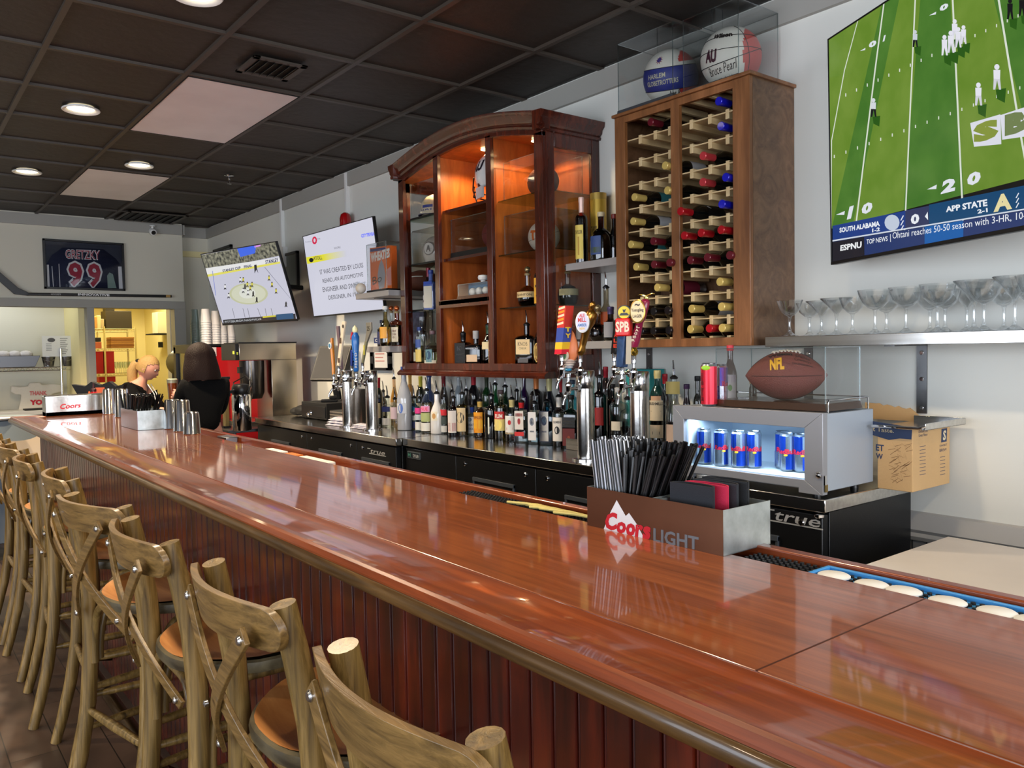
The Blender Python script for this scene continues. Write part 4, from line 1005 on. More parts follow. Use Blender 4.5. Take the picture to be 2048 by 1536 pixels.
inb(-4.085, 2.70, SH_A[0], .27, .030, 'navy bottle half hidden behind the left stile of the cabinet', kind='std', g=(24, 34, 70), opq=True, labs=[(.1, .5, .9, WHL)], cap=('foil', (20, 24, 50)))
inb(-4.275, 2.64, ZF, .29, .036, 'tall clear vodka bottle at the far left of the cabinet floor', kind='flat', labs=[(.18, .62, .8, (190, 196, 200)), (.18, .34, .8, (30, 44, 96))], cap=('cap', (150, 156, 166)))
inb(-4.235, 2.595, ZF, .225, .026, 'clear bottle with a yellow label low in the left bay', kind='std', l=(225, 220, 190), labs=[(.12, .45, .9, (222, 196, 110)), (.50, .72, .8, (60, 84, 150))], cap=('cap', (40, 60, 120)))
inb(-4.16, 2.72, ZF, .30, .030, 'green bottle at the back of the left bay', kind='bell', g=(30, 110, 60), l=(20, 90, 40), labs=[(.3, .5, .8, WHL)], cap=('foil', (226, 226, 222)))
inb(-4.125, 2.62, ZF, .20, .052, 'squat clear tequila bottle with an oval blue label and cork in the left bay', kind='squat', l=(226, 226, 196), lv=.5, labs=[(.12, .50, .42, (90, 130, 140)), (.08, .18, .9, (196, 196, 180))], txts=[('*', .20, .46, .30, (40, 70, 100))], cap=('cap', (110, 90, 100)))
inb(-4.075, 2.72, ZF, .29, .034, 'clear bottle with a white cap and label at the right of the left bay', kind='std', labs=[(.2, .5, .9, WHL)], cap=('cap', (240, 240, 240)))
# ---- middle bay: helmet
HMW = mat('helmet_white', (226, 226, 222), .15, coat=1.0)
t = T('football_helmet', 'white football helmet with a dark AU emblem on the top cabinet shelf', 'helmet', (-3.57, 2.70, 2.2285), -.25)
b = MB(); vs = []; fs = []; NU, NV = 26, 16
def hp(u_, v_):
    th = u_*2*PI; ph = v_*PI*.70; r = .128
    x = r*math.sin(ph)*math.cos(th)*1.0; y = r*math.sin(ph)*math.sin(th)*.90; z = .155+r*math.cos(ph)*.98
    return x, y, z
for j in range(NV+1):
    for i in range(NU): vs.append(hp(i/NU, j/NV))
for j in range(NV):
    for i in range(NU):
        th = (i+.5)/NU*2*PI; c = math.cos(th)
        if c < -.72 and j > 7: continue
        fs.append((j*NU+i, j*NU+(i+1) % NU, (j+1)*NU+(i+1) % NU, (j+1)*NU+i))
b.add(vs, fs, HMW); b.box(-.02, .06, -.112, -.10, .022, .08, HMW); b.build('shell', t, solid=.004, ang=60)
b = MB()
for zz in (.055, .085): b.tube([(-.055, -.108, zz+.01), (-.13, -.085, zz), (-.172, 0, zz-.004), (-.13, .085, zz), (-.055, .108, zz+.01)], .0042, BLACK, 8)
for yy in (-.03, .03): b.tube([(-.165, yy, .05), (-.16, yy, .10), (-.125, yy*1.2, .135)], .0042, BLACK, 8)
b.tube([(-.12, -.085, .16), (-.165, -.075, .10), (-.166, -.05, .03)], .0042, BLACK, 8); b.build('face_mask', t)
def onhelm(x, z, off=.0035):
    # point of the helmet side (towards -y) at local x, z
    r = .128; zz = (z-.155)/.98; yy = -math.sqrt(max(0, r*r-x*x-zz*zz))*.90-off; return (x, yy, z)
NVY = mat('navy_print', (32, 22, 34), .4)
b = MB(); text_on(b, 'AU', lambda a, c: onhelm(-.045+.10*a, .165+.058*c), NVY, .05)
pts = [onhelm(.0+.017*math.cos(a), .085+.020*math.sin(a)) for a in [2*PI*i/16 for i in range(16)]]; b.add(pts, [tuple(range(16))], NVY); b.build('emblem', t)
# football case in the middle bay
case('football_case', 'clear case on a black plinth with a dark red football, middle cabinet bay', -3.865, -3.455, 2.585, 2.86, 1.9555, 2.170, .028, BLACK)
football('football', 'dark red football seen end-on in the middle bay of the cabinet', (-3.60, 2.715, 1.984+.082), .25, .080, -.45, mat('dark_red_leather', (118, 44, 40), .5, bump=.3, bs=260))
case('golf_ball_case', 'low clear case of autographed white balls in the middle cabinet bay', -3.80, -3.48, 2.58, 2.66, 1.7165, 1.800, .018, CHERRY)
tb = None
MB_ = MB().box(-3.79, -3.49, 2.655, 2.657, 1.736, 1.797, col((110, 160, 206), .5)); tag(MB_.build('blue_backing_card', None), 'sky blue card standing in the low case of balls', 'card')
for i in range(4):
    o = MB().ball((0, 0, 0), .0212, WHITE, 18, 10).build('golf_ball', None); o.location = (-3.70+i*.062, 2.62, 1.7350+.0214); tag(o, 'white ball in the low clear case in the middle cabinet bay', 'golf ball', 'white balls in the low case')
o = MB().lathe([(.012, 0), (.014, .010), (.026, .014), (.03, .026), (.026, .038), (.001, .042)], WHITE, 20).build('white_knob_trophy', None); o.location = (-3.60, 2.62, 1.801); tag(o, 'small white rounded ornament on top of the low case of balls', 'ornament')
# bottles on the middle floor
inb(-3.855, 2.655, ZF, .185, .040, 'square whiskey bottle with a black label and white print, middle bay', kind='flat', g=(70, 34, 14), l=(70, 28, 8), lv=.66, sq=True, labs=[(.08, .72, 1.0, (18, 18, 20))], txts=[('N7', .48, .62, .45, (220, 220, 220)), ('-', .36, .385, .7, (220, 220, 220)), ('-', .26, .28, .6, (220, 220, 220)), ('-', .14, .16, .7, (220, 220, 220))], cap=('foilspout', (16, 16, 18)))
inb(-3.735, 2.66, ZF, .165, .052, 'square black glass bottle with a silver cap and pale label, middle bay', kind='flat', g=(10, 10, 12), opq=True, sq=True, labs=[(.16, .40, .70, (206, 180, 150))], txts=[('WOODFORD', .58, .64, .9, (190, 196, 210))], cap=('cap', (170, 170, 172), .045))
inb(-3.63, 2.67, ZF, .225, .036, 'whiskey bottle with a slanted cream label and pour spout, middle bay', kind='bell', g=(120, 60, 30), l=(110, 30, 10), lv=.6, labs=[(.42, .60, .95, CRM)], cap=('foilspout', (40, 70, 50)))
inb(-3.545, 2.66, ZF, .19, .036, 'amber bottle with a cream side label at the right of the middle bay', kind='flat', g=(150, 84, 30), l=(130, 50, 12), sq=True, labs=[(.1, .75, .9, (226, 190, 140))], txts=[('Maker', .55, .62, .6, (130, 50, 30)), ('Mark', .46, .52, .5, (130, 50, 30))], cap=('cap', (90, 20, 20)))
inb(-3.66, 2.80, ZF, .29, .034, 'dark green bottle with a red and white neck label, back of the middle bay', kind='std', g=(16, 40, 24), opq=True, labs=[(.2, .5, .9, WHL)], txts=[], cap=('foilspout', (200, 200, 196)))
inb(-3.50, 2.80, ZF, .27, .030, 'dark bottle in the back right corner of the middle bay', kind='std', g=(20, 26, 20), opq=True, labs=[(.25, .5, .9, (206, 190, 150))], cap=('foil', (60, 60, 40)))
inb(-3.79, 2.81, ZF, .25, .034, 'dark bottle at the back between the two black labels, middle bay', kind='std', g=(30, 16, 10), opq=True, labs=[(.2, .45, .9, (190, 170, 140))], cap=('foil', (30, 30, 30)))
# ---- right bay
case('football_case', 'clear case lit from above with a brown striped football, top right shelf', -3.375, -3.035, 2.60, 2.84, SH_C[2]+.0005, SH_C[2]+.195, .0, None)
tf_, put = football('football', 'brown football with a white stripe lying on the top right cabinet shelf', (-3.20, 2.72, SH_C[2]+.080), .25, .078, -.30, mat('brown_leather', (92, 48, 34), .5, bump=.4, bs=260))
b = MB(); 
for f in (-.42, .42): b.lathe([(.078*(1-abs(f-.03)**2.05)**.86+.001, (f-.03)*.13), (.078*(1-abs(f+.03)**2.05)**.86+.001, (f+.03)*.13)], LACE, 26, RY(PI/2), cap=False)
b.build('white_stripe', tf_)
case('football_case', 'clear case with a white football bearing an orange T, right cabinet bay', -3.375, -3.035, 2.60, 2.84, SH_C[1]+.0005, SH_C[1]+.200, .0, None)
tf_, put = football('football', 'white football with an orange letter T in the right cabinet bay', (-3.20, 2.72, SH_C[1]+.083), .25, .081, -.40, mat('white_leather', (222, 208, 186), .45, bump=.3, bs=260), roll=.3)
b = MB(); put(b, 'T', .16, .52, -.35, .35, col((226, 108, 26), .5), .06); b.build('print', tf_)
inb(-3.265, 2.66, SH_C[0], .165, .056, 'round faceted bourbon bottle with a horse stopper, right cabinet bay', kind='globe', g=(206, 180, 140), l=(96, 30, 8), lv=.30, labs=[(.28, .46, 1.1, (206, 180, 130))], txts=[('BLANTON', .33, .40, .8, (90, 70, 40))], cap=('ball', (170, 150, 110)))
inb(-3.155, 2.66, SH_C[0], .225, .038, 'dark whiskey bottle with a yellow label beside the round bourbon', kind='flat', g=(60, 26, 10), l=(60, 20, 6), labs=[(.05, .62, 1.0, (224, 170, 60))], txts=[('MAY', .40, .47, .6, (50, 30, 10)), ('111', .20, .24, .4, (50, 30, 10))], cap=('foil', (30, 24, 20)))
inb(-3.09, 2.78, SH_C[0], .165, .054, 'round bourbon bottle behind, seen through the right side glass', kind='globe', g=(206, 180, 140), l=(60, 34, 20), lv=.6, labs=[(.30, .50, 1.3, (190, 180, 140))], cap=('ball', (160, 160, 150)), rz=1.2)
inb(-3.285, 2.665, ZF, .215, .052, 'square bourbon bottle with a large cream label reading KNOB, right bay', kind='flat', g=(80, 34, 14), l=(70, 16, 6), lv=.66, sq=True, labs=[(.30, .66, .85, (220, 196, 150))], txts=[('KNOB', .50, .60, .55, (30, 26, 24)), ('CREEK', .42, .47, .45, (30, 26, 24)), ('-', .10, .20, .6, (86, 84, 84))], cap=('spout', 0))
inb(-3.235, 2.80, ZF, .26, .034, 'bottle with a dark green cap behind the KNOB one in the right bay', kind='std', g=(60, 40, 24), l=(80, 40, 14), cap=('foil', (24, 60, 50)))
inb(-3.165, 2.655, ZF, .245, .037, 'clear-necked whiskey bottle with an oval yellow label, right bay', kind='bell', g=(190, 150, 90), l=(140, 84, 30), lv=.62, labs=[(.10, .12, .3, (214, 184, 96))], txts=[('*', .10, .50, .72, (214, 184, 96)), ('*', .16, .44, .50, (190, 156, 70)), ('10', .22, .38, .28, (120, 80, 30))], cap=('foil', (110, 120, 70), .84))
inb(-3.09, 2.72, ZF, .21, .036, 'amber bottle with a pale yellow label at the right end of the right bay', kind='flat', g=(180, 120, 60), l=(140, 70, 20), labs=[(.06, .5, .9, (206, 170, 90)), (.6, .8, .9, (206, 190, 150))], cap=('cap', (40, 30, 20)))
# ================================================================ wine rack
RX0, RX1, RYF, RZ0, RZ1 = -2.587, -1.878, 2.62, 1.43, 2.447
t = T('wine_rack', 'tall stained wood wine rack on the wall with two bays of pale slatted shelves', 'wine rack', (0, 0, 0))
b = MB(); b.box(RX0, RX0+.012, RYF+.02, WY-.002, RZ0, RZ1, RACKS); b.build('left_side', t)
b = MB(); b.box(RX1-.012, RX1, RYF+.02, WY-.002, RZ0, RZ1, RACKS); b.build('right_side', t)
b = MB(); b.box(RX0+.012, RX1-.012, WY-.012, WY-.002, RZ0, RZ1, RACKS); b.build('back_panel', t)
b = MB(); b.box(RX0-.008, RX1+.012, RYF-.012, WY-.002, RZ1, RZ1+.014, RACKW); b.build('top_board', t, bevel=.003)
b = MB(); b.box(RX0+.0125, RX1-.0125, RYF+.0205, WY-.013, RZ0+.0005, RZ0+.016, RACKW); b.build('bottom_board', t)
XS = [aty(u, 450, RYF).x for u in (1251, 1342.5, 1359.5, 1466)]
b = MB(); zt0, zt1 = RZ0+.034, RZ1-.030
b.box(RX0, XS[0], RYF, RYF+.02, RZ0, RZ1, RACKW); b.box(XS[3], RX1, RYF, RYF+.02, RZ0, RZ1, RACKW); b.box(XS[1], XS[2], RYF, RYF+.02, RZ0, RZ1, RACKW)
b.box(RX0-.0004, RX1+.0004, RYF+.0008, RYF+.0204, RZ0-.0004, zt0, RACKW); b.box(RX0-.0004, RX1+.0004, RYF+.0008, RYF+.0204, zt1, RZ1-.0004, RACKW); b.build('face_frame', t, bevel=.002)
ZR = [aty(1250, v, RYF).z for v in (280.6, 325.5, 372, 418.5, 465, 510.7, 555.7, 600.6, 645)]
XC = {'L': [aty(u, 450, RYF+.01).x for u in (1278, 1308, 1337)], 'R': [aty(u, 450, RYF+.01).x for u in (1380, 1417, 1452)]}
for z in ZR: MB().box(RX0+.012, RX1-.012, RYF+.021, WY-.014, z-.0025, z+.0025, PINE).build('shelf', t)
for z in ZR+[zt0-.004]:
    for bay in 'LR':
        for x in XC[bay]:
            top = z+.012; bb = z-.026 if z > zt0 else z+.0
            MB().box(x-.009, x+.009, RYF+.022, WY-.03, bb, top, PINE).build('cleat', t, bevel=.0015)
for bay in 'LR':
    for x in XC[bay]: MB().box(x-.009, x+.009, RYF+.022, WY-.03, RZ1-.028, RZ1-.002, PINE).build('cleat', t, bevel=.0015)
CAPC = {'yellow': (214, 186, 104), 'dark red': (104, 22, 36), 'red': (182, 20, 32), 'rose': (196, 60, 66), 'blue': (28, 30, 190), 'black': (20, 18, 22)}
def wine(label, u, row, capn, pro=0.0, lab=None, txt=None):
    # row 0 is the top tier; the bottle lies on the shelf below it with its neck to the front
    zs = ZR[row]+.0125+.0 if row < 9 else zt0+.0085
    Rb = .036
    x = aty(u, 400, RYF-.005+pro).x
    for X in (XS[0]+.018, ): x = max(x, RX0+.055)
    t = T('wine_bottle', label, 'wine bottle', (x, WY-.035-.0+pro*0, zs+Rb*.78), 0, 'wine bottles in the rack')
    Lq = (WY-.035)-(RYF-.030+pro)
    Mq = RXm(PI/2); g = mat_wine
    b = MB(); b.lathe([(Rb*.8, 0), (Rb, .008), (Rb, Lq-.125), (Rb*.9, Lq-.11), (.016, Lq-.082), (.0142, Lq-.075), (.0142, Lq-.004)], g, 20, Mq); b.build('glass_body', t, ang=50)
    b = MB(); b.lathe([(.0150, Lq-.068), (.0156, Lq-.016), (.0168, Lq-.015), (.0168, Lq-.002), (.0150, Lq), (.001, Lq)], capm[capn], 18, Mq)
    if capn in ('yellow', 'blue', 'dark red'):
        for q in (.022, .030): b.lathe([(.0160, Lq-q-.002), (.0164, Lq-q), (.0160, Lq-q+.002)], capm[capn], 18, Mq, cap=False)
    b.build('capsule', t)
    if lab:
        b = MB(); b.lathe([(Rb+.0006, .05), (Rb+.0006, Lq-.135)], col(lab, .5), 20, Mq, cap=False)
        if txt: text_on(b, txt, lambda a, c: ((Rb+.0012)*math.sin(1.0-2.0*a)*1, -(Lq-.16+.022*c), (Rb+.0012)*math.cos(1.0-2.0*a)), col((230, 230, 230), .5), .02)
        b.build('label', t)
mat_wine = mat('wine_glass_dark', (10, 12, 12), .06, coat=1.0)
capm = {k: mat('capsule_'+k.replace(' ', '_'), v, .3, .25, coat=.5) for k, v in CAPC.items()}
ORD = ['top', 'second', 'third', 'fourth', 'fifth', 'sixth', 'seventh', 'eighth', 'ninth', 'bottom']
WL = [(0, 1310, 'dark red', 'L', None), (0, 1446, 'blue', 'R', None), (1, 1450, 'blue', 'R', None), (2, 1414, 'rose', 'R', None), (2, 1338, 'yellow', 'L', (206, 206, 206)),
      (3, 1413, 'rose', 'R', None), (3, 1459, 'blue', 'R', None), (3, 1342, 'yellow', 'L', None), (3, 1276, 'yellow', 'L', (70, 150, 156)), (4, 1368, 'red', 'R', (16, 16, 18)), (4, 1451, 'blue', 'R', None), (4, 1273, 'yellow', 'L', (206, 210, 214)),
      (5, 1375, 'red', 'R', None), (5, 1409, 'red', 'R', None), (5, 1449, 'red', 'R', None), (5, 1268, 'yellow', 'L', (70, 150, 156)), (5, 1313, 'dark red', 'L', None),
      (6, 1387, 'dark red', 'R', None), (6, 1421, 'dark red', 'R', None), (6, 1466, 'dark red', 'R', None), (6, 1278, 'yellow', 'L', None), (6, 1314, 'dark red', 'L', None), (6, 1345, 'dark red', 'L', None),
      (7, 1446, 'yellow', 'R', None), (7, 1320, 'yellow', 'L', (110, 30, 50)), (8, 1389, 'yellow', 'R', (206, 206, 206)), (8, 1449, 'yellow', 'R', None), (8, 1312, 'black', 'L', None), (8, 1340, 'black', 'L', None),
      (9, 1386, 'yellow', 'R', None), (9, 1424, 'red', 'R', None), (9, 1450, 'yellow', 'R', None), (9, 1311, 'black', 'L', None), (9, 1342, 'black', 'L', None), (9, 1286, 'black', 'L', None), (8, 1284, 'black', 'L', None)]
seen = {}
for (row, u, c, bay, lb) in WL: seen.setdefault((row, bay, c), []).append(u)
for (row, u, c, bay, lb) in WL:
    same = sorted(seen[(row, bay, c)]); k = same.index(u)
    pos = '' if len(same) == 1 else [', left one', ', right one'][k] if len(same) == 2 else [', left one', ', middle one', ', right one'][k]
    wine('wine bottle with a %s capsule in the %s tier, %s bay%s' % (c, ORD[row], 'left' if bay == 'L' else 'right', pos), u, row, c, rnd.uniform(-.004, .02) if c != 'red' else -.008, lb, 'ANZA' if (row, c) == (4, 'red') else None)
# ---------------------------------------------------------------- basketballs in acrylic boxes on the rack
def basketball(name, label, c, R_, rz, paint, extra, rx=.32):
    t = T(name, label, 'basketball', c, rz); t.rotation_euler = (rx, 0, rz)
    b = MB(); NU, NV = 96, 64; mats_ = paint
    vs = []; 
    for j in range(NV+1):
        for i in range(NU): th, ph = 2*PI*i/NU, PI*j/NV; vs.append((R_*math.sin(ph)*math.cos(th), R_*math.sin(ph)*math.sin(th), R_*math.cos(ph)))
    for j in range(NV):
        for i in range(NU):
            th, ph = 2*PI*(i+.5)/NU, PI*(j+.5)/NV; d = Vector((math.sin(ph)*math.cos(th), math.sin(ph)*math.sin(th), math.cos(ph)))
            b.add([], [], paint(d)); b.f.append([j*NU+i, j*NU+(i+1) % NU, (j+1)*NU+(i+1) % NU, (j+1)*NU+i]); b.m.append(b.mi(paint(d)))
    b.v = vs; b.build('ball', t, ang=90)
    def P(a, e, off=.0012):   # azimuth from -y, elevation
        return ((R_+off)*math.cos(e)*math.sin(a), -(R_+off)*math.cos(e)*math.cos(a), (R_+off)*math.sin(e))
    b = MB(); extra(b, P, R_); b.build('seams_and_print', t)
    return t
zt_ = RZ1+.0145
def pack(name, label, u0, u1, y0, y1, vt, base):
    x0, x1 = aty(u0, 180, y0).x, aty(u1, 150, y0).x; zz = aty(u1, vt, y0).z
    return case(name, label, x0, x1, y0, y1, zt_+.0005, zz, base, col((60, 62, 66), .4)), x0, x1
_, xa0, xa1 = pack('basketball_case', 'clear acrylic cube with the smaller red, white and blue basketball on the rack', 1233, 1346, 2.625, 2.895, 40, .016)
q = aty(1338, 140, 2.75)
BW, BB, BR = mat('ball_white', (222, 218, 206), .4, bump=.1, bs=300), mat('ball_blue', (44, 54, 128), .4, bump=.1, bs=300), mat('ball_red', (196, 66, 58), .45, bump=.1, bs=300)
def pnt1(d):
    if abs(d.z) < .36 and d.y < .30: return BB
    if d.x > .45 and (d.z > .5 or d.z < -.15): return BR
    if d.y > .3: return BR
    return BW
def ex1(b, P, R_):
    for s in (-1, 1): b.tube([P(-1.5+3.0*i/20, s*(.37+.03*math.cos(-1.5+3.0*i/20))) for i in range(21)], .0012, BLACKM, 5)
    gold = col((190, 186, 160), .5)
    text_on(b, 'HARLEM', lambda a, c: P(-.70+.72*a, .04+.16*c+.04*a), gold, .02, 1); text_on(b, 'GLOBETROTTERS', lambda a, c: P(-.78+1.25*a, -.20+.17*c+.04*a), gold, .02, 1)
    text_on(b, '2017', lambda a, c: P(-.45+.32*a, -.86+.2*c), BK, 0); text_on(b, 'Ant 8', lambda a, c: P(.10+.45*a, -.66+.24*c), BK, 0); 
    import math as m_
    for k in range(10):
        a = 2*PI*k/10; r0, r1 = .10, .19; pts = [P(-.28+r0*m_.cos(a-.25), .72+r0*m_.sin(a-.25)), P(-.28+r1*m_.cos(a), .72+r1*m_.sin(a)), P(-.28+r0*m_.cos(a+.25), .72+r0*m_.sin(a+.25))]
        b.add(pts, [(0, 1, 2)], col((150, 70, 90), .5))
    b.add([P(-.28+.10*m_.cos(2*PI*i/14), .72+.10*m_.sin(2*PI*i/14), .0018) for i in range(14)], [tuple(range(14))], col((70, 60, 130), .5))
basketball('basketball', 'smaller red, white and blue basketball with an ace of print in the left clear cube', (-2.4, 2.76, zt_+.017+.118), .118, .50, pnt1, ex1)
bpy.data.objects['basketball'].location.x = q.x; bpy.data.objects['basketball']['label'] = 'white basketball with a blue band and autographs in the left clear cube on the rack'
_, xb0, xb1 = pack('basketball_case', 'taller clear acrylic cube with the white and orange basketball, right on the rack', 1363, 1478, 2.628, 2.897, -8, .008)
q = aty(1460, 95, 2.76)
def pnt2(d):
    return BR if d.x > .52 else BW
def ex2(b, P, R_):
    for e0 in (.62, .16, ): b.tube([P(-1.6+3.2*i/24, e0-.10+.30*math.cos((-1.6+3.2*i/24)*.9)*(.9)) for i in range(25)], .0013, BLACKM, 5)
    b.tube([P(-1.6+3.2*i/24, -.05+.22*math.sin((-1.6+3.2*i/24)*.9)) for i in range(25)], .0016, BLACKM, 5)
    b.tube([P(.75, -1.3+2.6*i/20) for i in range(21)], .0013, BLACKM, 5)
    text_on(b, 'Wilson', lambda a, c: P(-.70+.95*a, .72+.20*c), BK, .05, 1)
    MAR = col((70, 24, 44), .5)
    text_on(b, 'AU', lambda a, c: P(-.80+.46*a, -.05+.42*c), MAR, .06, 1)
    text_on(b, 'Bruce Pearl', lambda a, c: P(-.70+1.0*a, -.52+.30*c+.20*a), BK, -.005, 1); text_on(b, 'War Eagle!', lambda a, c: P(-.40+.55*a, -.76+.16*c+.10*a), BK, -.008, 1)
basketball('basketball', 'large white and orange basketball with a dark AU monogram in the right clear cube', (q.x, 2.765, zt_+.010+.120), .120, .50, pnt2, ex2)
# ================================================================ televisions
class Screen:
    # frame of a mounted television; graphics lie on its real front surface
    def __init__(s, name, label, c, yaw, tilt, W_, H_, depth=.055):
        s.t = T(name, label, 'television', c, yaw, None, tilt); s.W = W_; s.H = H_; s.k = 0
        M_ = Matrix.Translation(c) @ Matrix.Rotation(yaw, 4, 'Z') @ Matrix.Rotation(tilt, 4, 'X')
        ex = M_.to_3x3() @ Vector((1, 0, 0)); ez = M_.to_3x3() @ Vector((0, 0, 1)); s.pl = Plane(M_ @ Vector((0, 0, 0)), ex, ez); s.M = M_
        b = MB(); b.box(-W_/2, W_/2, .002, .022, -H_/2, H_/2, BLACK); b.box(-W_*.32, W_*.32, .022, depth, -H_*.36, H_*.2, BLACKM)
        e = .006
        for q in ((-W_/2, W_/2, H_/2-e, H_/2), (-W_/2, W_/2, -H_/2, -H_/2+e*2.0), (-W_/2, -W_/2+e, -H_/2, H_/2), (W_/2-e, W_/2, -H_/2, H_/2)): b.box(q[0], q[1], -.002, .003, q[2], q[3], BLACK)
        b.build('housing', s.t, bevel=.0015)
        s.g = MB(); s.w = W_/2-e; s.h0 = -H_/2+2*e; s.h1 = H_/2-e
        # wall arm
        back = M_ @ Vector((0, depth, 0)); inv = M_.inverted(); w = inv @ Vector((back.x, WY-.005, c[2])); b = MB()
        b.box(-.12, .12, depth, depth+.02, -.12, .12, BLACKM); 
        if w.y > depth+.05: b.tube([(0, depth+.02, 0), (w*.5+Vector((0, depth*.5, 0))), w], .02, BLACKM, 8)
        b.build('wall_arm', s.t)
    def conv(s, x, z, off): return (max(-s.w, min(s.w, x)), .0005-off, max(s.h0, min(s.h1, z)))
    def poly(s, pts, c, lay, es=1.0):
        q = [s.pl.px(*p) for p in pts]; s.g.add([s.conv(x, z, lay*.0002) for x, z in q], [tuple(range(len(q)))], glow(c, es))
    def rect(s, x0, x1, z0, z1, c, lay, es=1.0):   # fractions of the picture
        X = lambda f: -s.w+2*s.w*f; Z_ = lambda f: s.h0+(s.h1-s.h0)*f
        s.g.add([s.conv(X(x0), Z_(z0), lay*.0002), s.conv(X(x1), Z_(z0), lay*.0002), s.conv(X(x1), Z_(z1), lay*.0002), s.conv(X(x0), Z_(z1), lay*.0002)], [(0, 1, 2, 3)], glow(c, es) if isinstance(c, tuple) else c)
    def word(s, txt, pts, c, lay, bold=.02, es=1.0):
        text_on(s.g, txt, quad_fn(s.pl, pts, lay*.0002, lambda x, z, o: s.conv(x, z, o)), glow(c, es), bold)
    def dot(s, u, v, r, c, lay, asp=1.0, n=10):
        s.poly([(u+r*math.cos(2*PI*i/n), v+r*asp*math.sin(2*PI*i/n)) for i in range(n)], c, lay)
    def done(s, nm='picture'): s.g.build(nm, s.t, smooth=False)
def fld_mat(ca, cb, sc, nm):
    m = bpy.data.materials.new(nm); m.use_nodes = True; nt = m.node_tree; nt.nodes.clear()
    tc = nt.nodes.new('ShaderNodeTexCoord'); n = nt.nodes.new('ShaderNodeTexNoise'); n.inputs['Scale'].default_value = sc; n.inputs['Detail'].default_value = 6
    rp = nt.nodes.new('ShaderNodeValToRGB'); rp.color_ramp.elements[0].position = .35; rp.color_ramp.elements[1].position = .65
    rp.color_ramp.elements[0].color = lin(ca)+(1,); rp.color_ramp.elements[1].color = lin(cb)+(1,)
    e = nt.nodes.new('ShaderNodeEmission'); g = nt.nodes.new('ShaderNodeBsdfGlossy'); g.inputs[1].default_value = .12; g.inputs[0].default_value = (.06, .06, .06, 1); ad = nt.nodes.new('ShaderNodeAddShader'); o = nt.nodes.new('ShaderNodeOutputMaterial')
    nt.links.new(tc.outputs['Object'], n.inputs[0]); nt.links.new(n.outputs[0], rp.inputs[0]); nt.links.new(rp.outputs[0], e.inputs[0])
    nt.links.new(e.outputs[0], ad.inputs[0]); nt.links.new(g.outputs[0], ad.inputs[1]); nt.links.new(ad.outputs[0], o.inputs[0]); return m
# ---- big football television
s = Screen('television', 'large wall television showing a green football field, at the right edge of the photo', (-.989, 2.424, 2.123), -.467, .016, 1.43, .81)
G1, G2 = fld_mat((98, 132, 44), (112, 142, 56), 9, 'turf_light'), fld_mat((66, 112, 42), (80, 124, 50), 9, 'turf_dark')
s.rect(0, 1, .15, 1, G1, 0)
Zt = lambda x, y: (1600+x*448/1274, y*540/1536)
lines = [((295, 170), (185, 770), 5), ((465, 90), (320, 1260), 8), ((655, 0), (600, 1205), 8), ((868, 0), (922, 1140), 10), ((1130, 0), (1290, 980), 12)]
def lx(l, y): (x0, y0), (x1, y1), w = l; return x0+(x1-x0)*(y-y0)/(y1-y0)
for (a, b_) in ((0, 1), (2, 3), (4, None)):
    A = lines[a]; ys = (-700, 1400)
    if b_ is None: R_ = [(lx(A, ys[1])+330, ys[1]), (lx(A, ys[0])+330, ys[0])]
    else: R_ = [(lx(lines[b_], ys[1]), ys[1]), (lx(lines[b_], ys[0]), ys[0])]
    q = [s.pl.px(*Zt(*p)) for p in [(lx(A, ys[0]), ys[0]), (lx(A, ys[1]), ys[1])]+R_]
    s.g.add([s.conv(x, max(z, s.h0+.15*(s.h1-s.h0)), .0002) for x, z in q], [(0, 1, 2, 3)], G2)
for l in lines:
    w = l[2]*.5
    for (y0, y1) in ((-600, 0), (0, 400), (400, 800), (800, 1330)):
        s.poly([Zt(lx(l, y0)-w, y0), Zt(lx(l, y0)+w, y0), Zt(lx(l, y1)+w, y1), Zt(lx(l, y1)-w, y1)], (214, 220, 206), 2)
for k in range(17):
    for (x0, y0, x1, y1) in ((260, 540, 1240, 90), (195, 890, 1250, 500)):
        x, y = x0+(x1-x0)*k/16, y0+(y1-y0)*k/16; s.poly([Zt(x-3, y-9), Zt(x+3, y-9), Zt(x+3, y+9), Zt(x-3, y+9)], (214, 220, 206), 2)
NUM = (220, 224, 232)
for (tx, q) in (('1', [(266, 1250), (290, 1243), (306, 1168), (282, 1176)]), ('0', [(345, 1222), (405, 1210), (418, 1145), (358, 1158)]), ('2', [(800, 1105), (880, 1085), (893, 1008), (815, 1025)]), ('0', [(943, 1060), (1020, 1045), (1035, 970), (960, 982)]), ('0', [(388, 275), (430, 262), (438, 225), (396, 238)]), ('1', [(470, 238), (480, 234), (488, 198), (478, 202)]), ('0', [(790, 68), (838, 52), (848, 14), (800, 28)])):
    s.word(tx, [Zt(*p) for p in q], NUM, 3, .06)
for q in ([(205, 1222), (255, 1200), (252, 1222)], [(722, 1078), (778, 1050), (775, 1075)], [(342, 290), (372, 272), (370, 285)], [(735, 88), (775, 66), (772, 82)]): s.poly([Zt(*p) for p in q], NUM, 3)
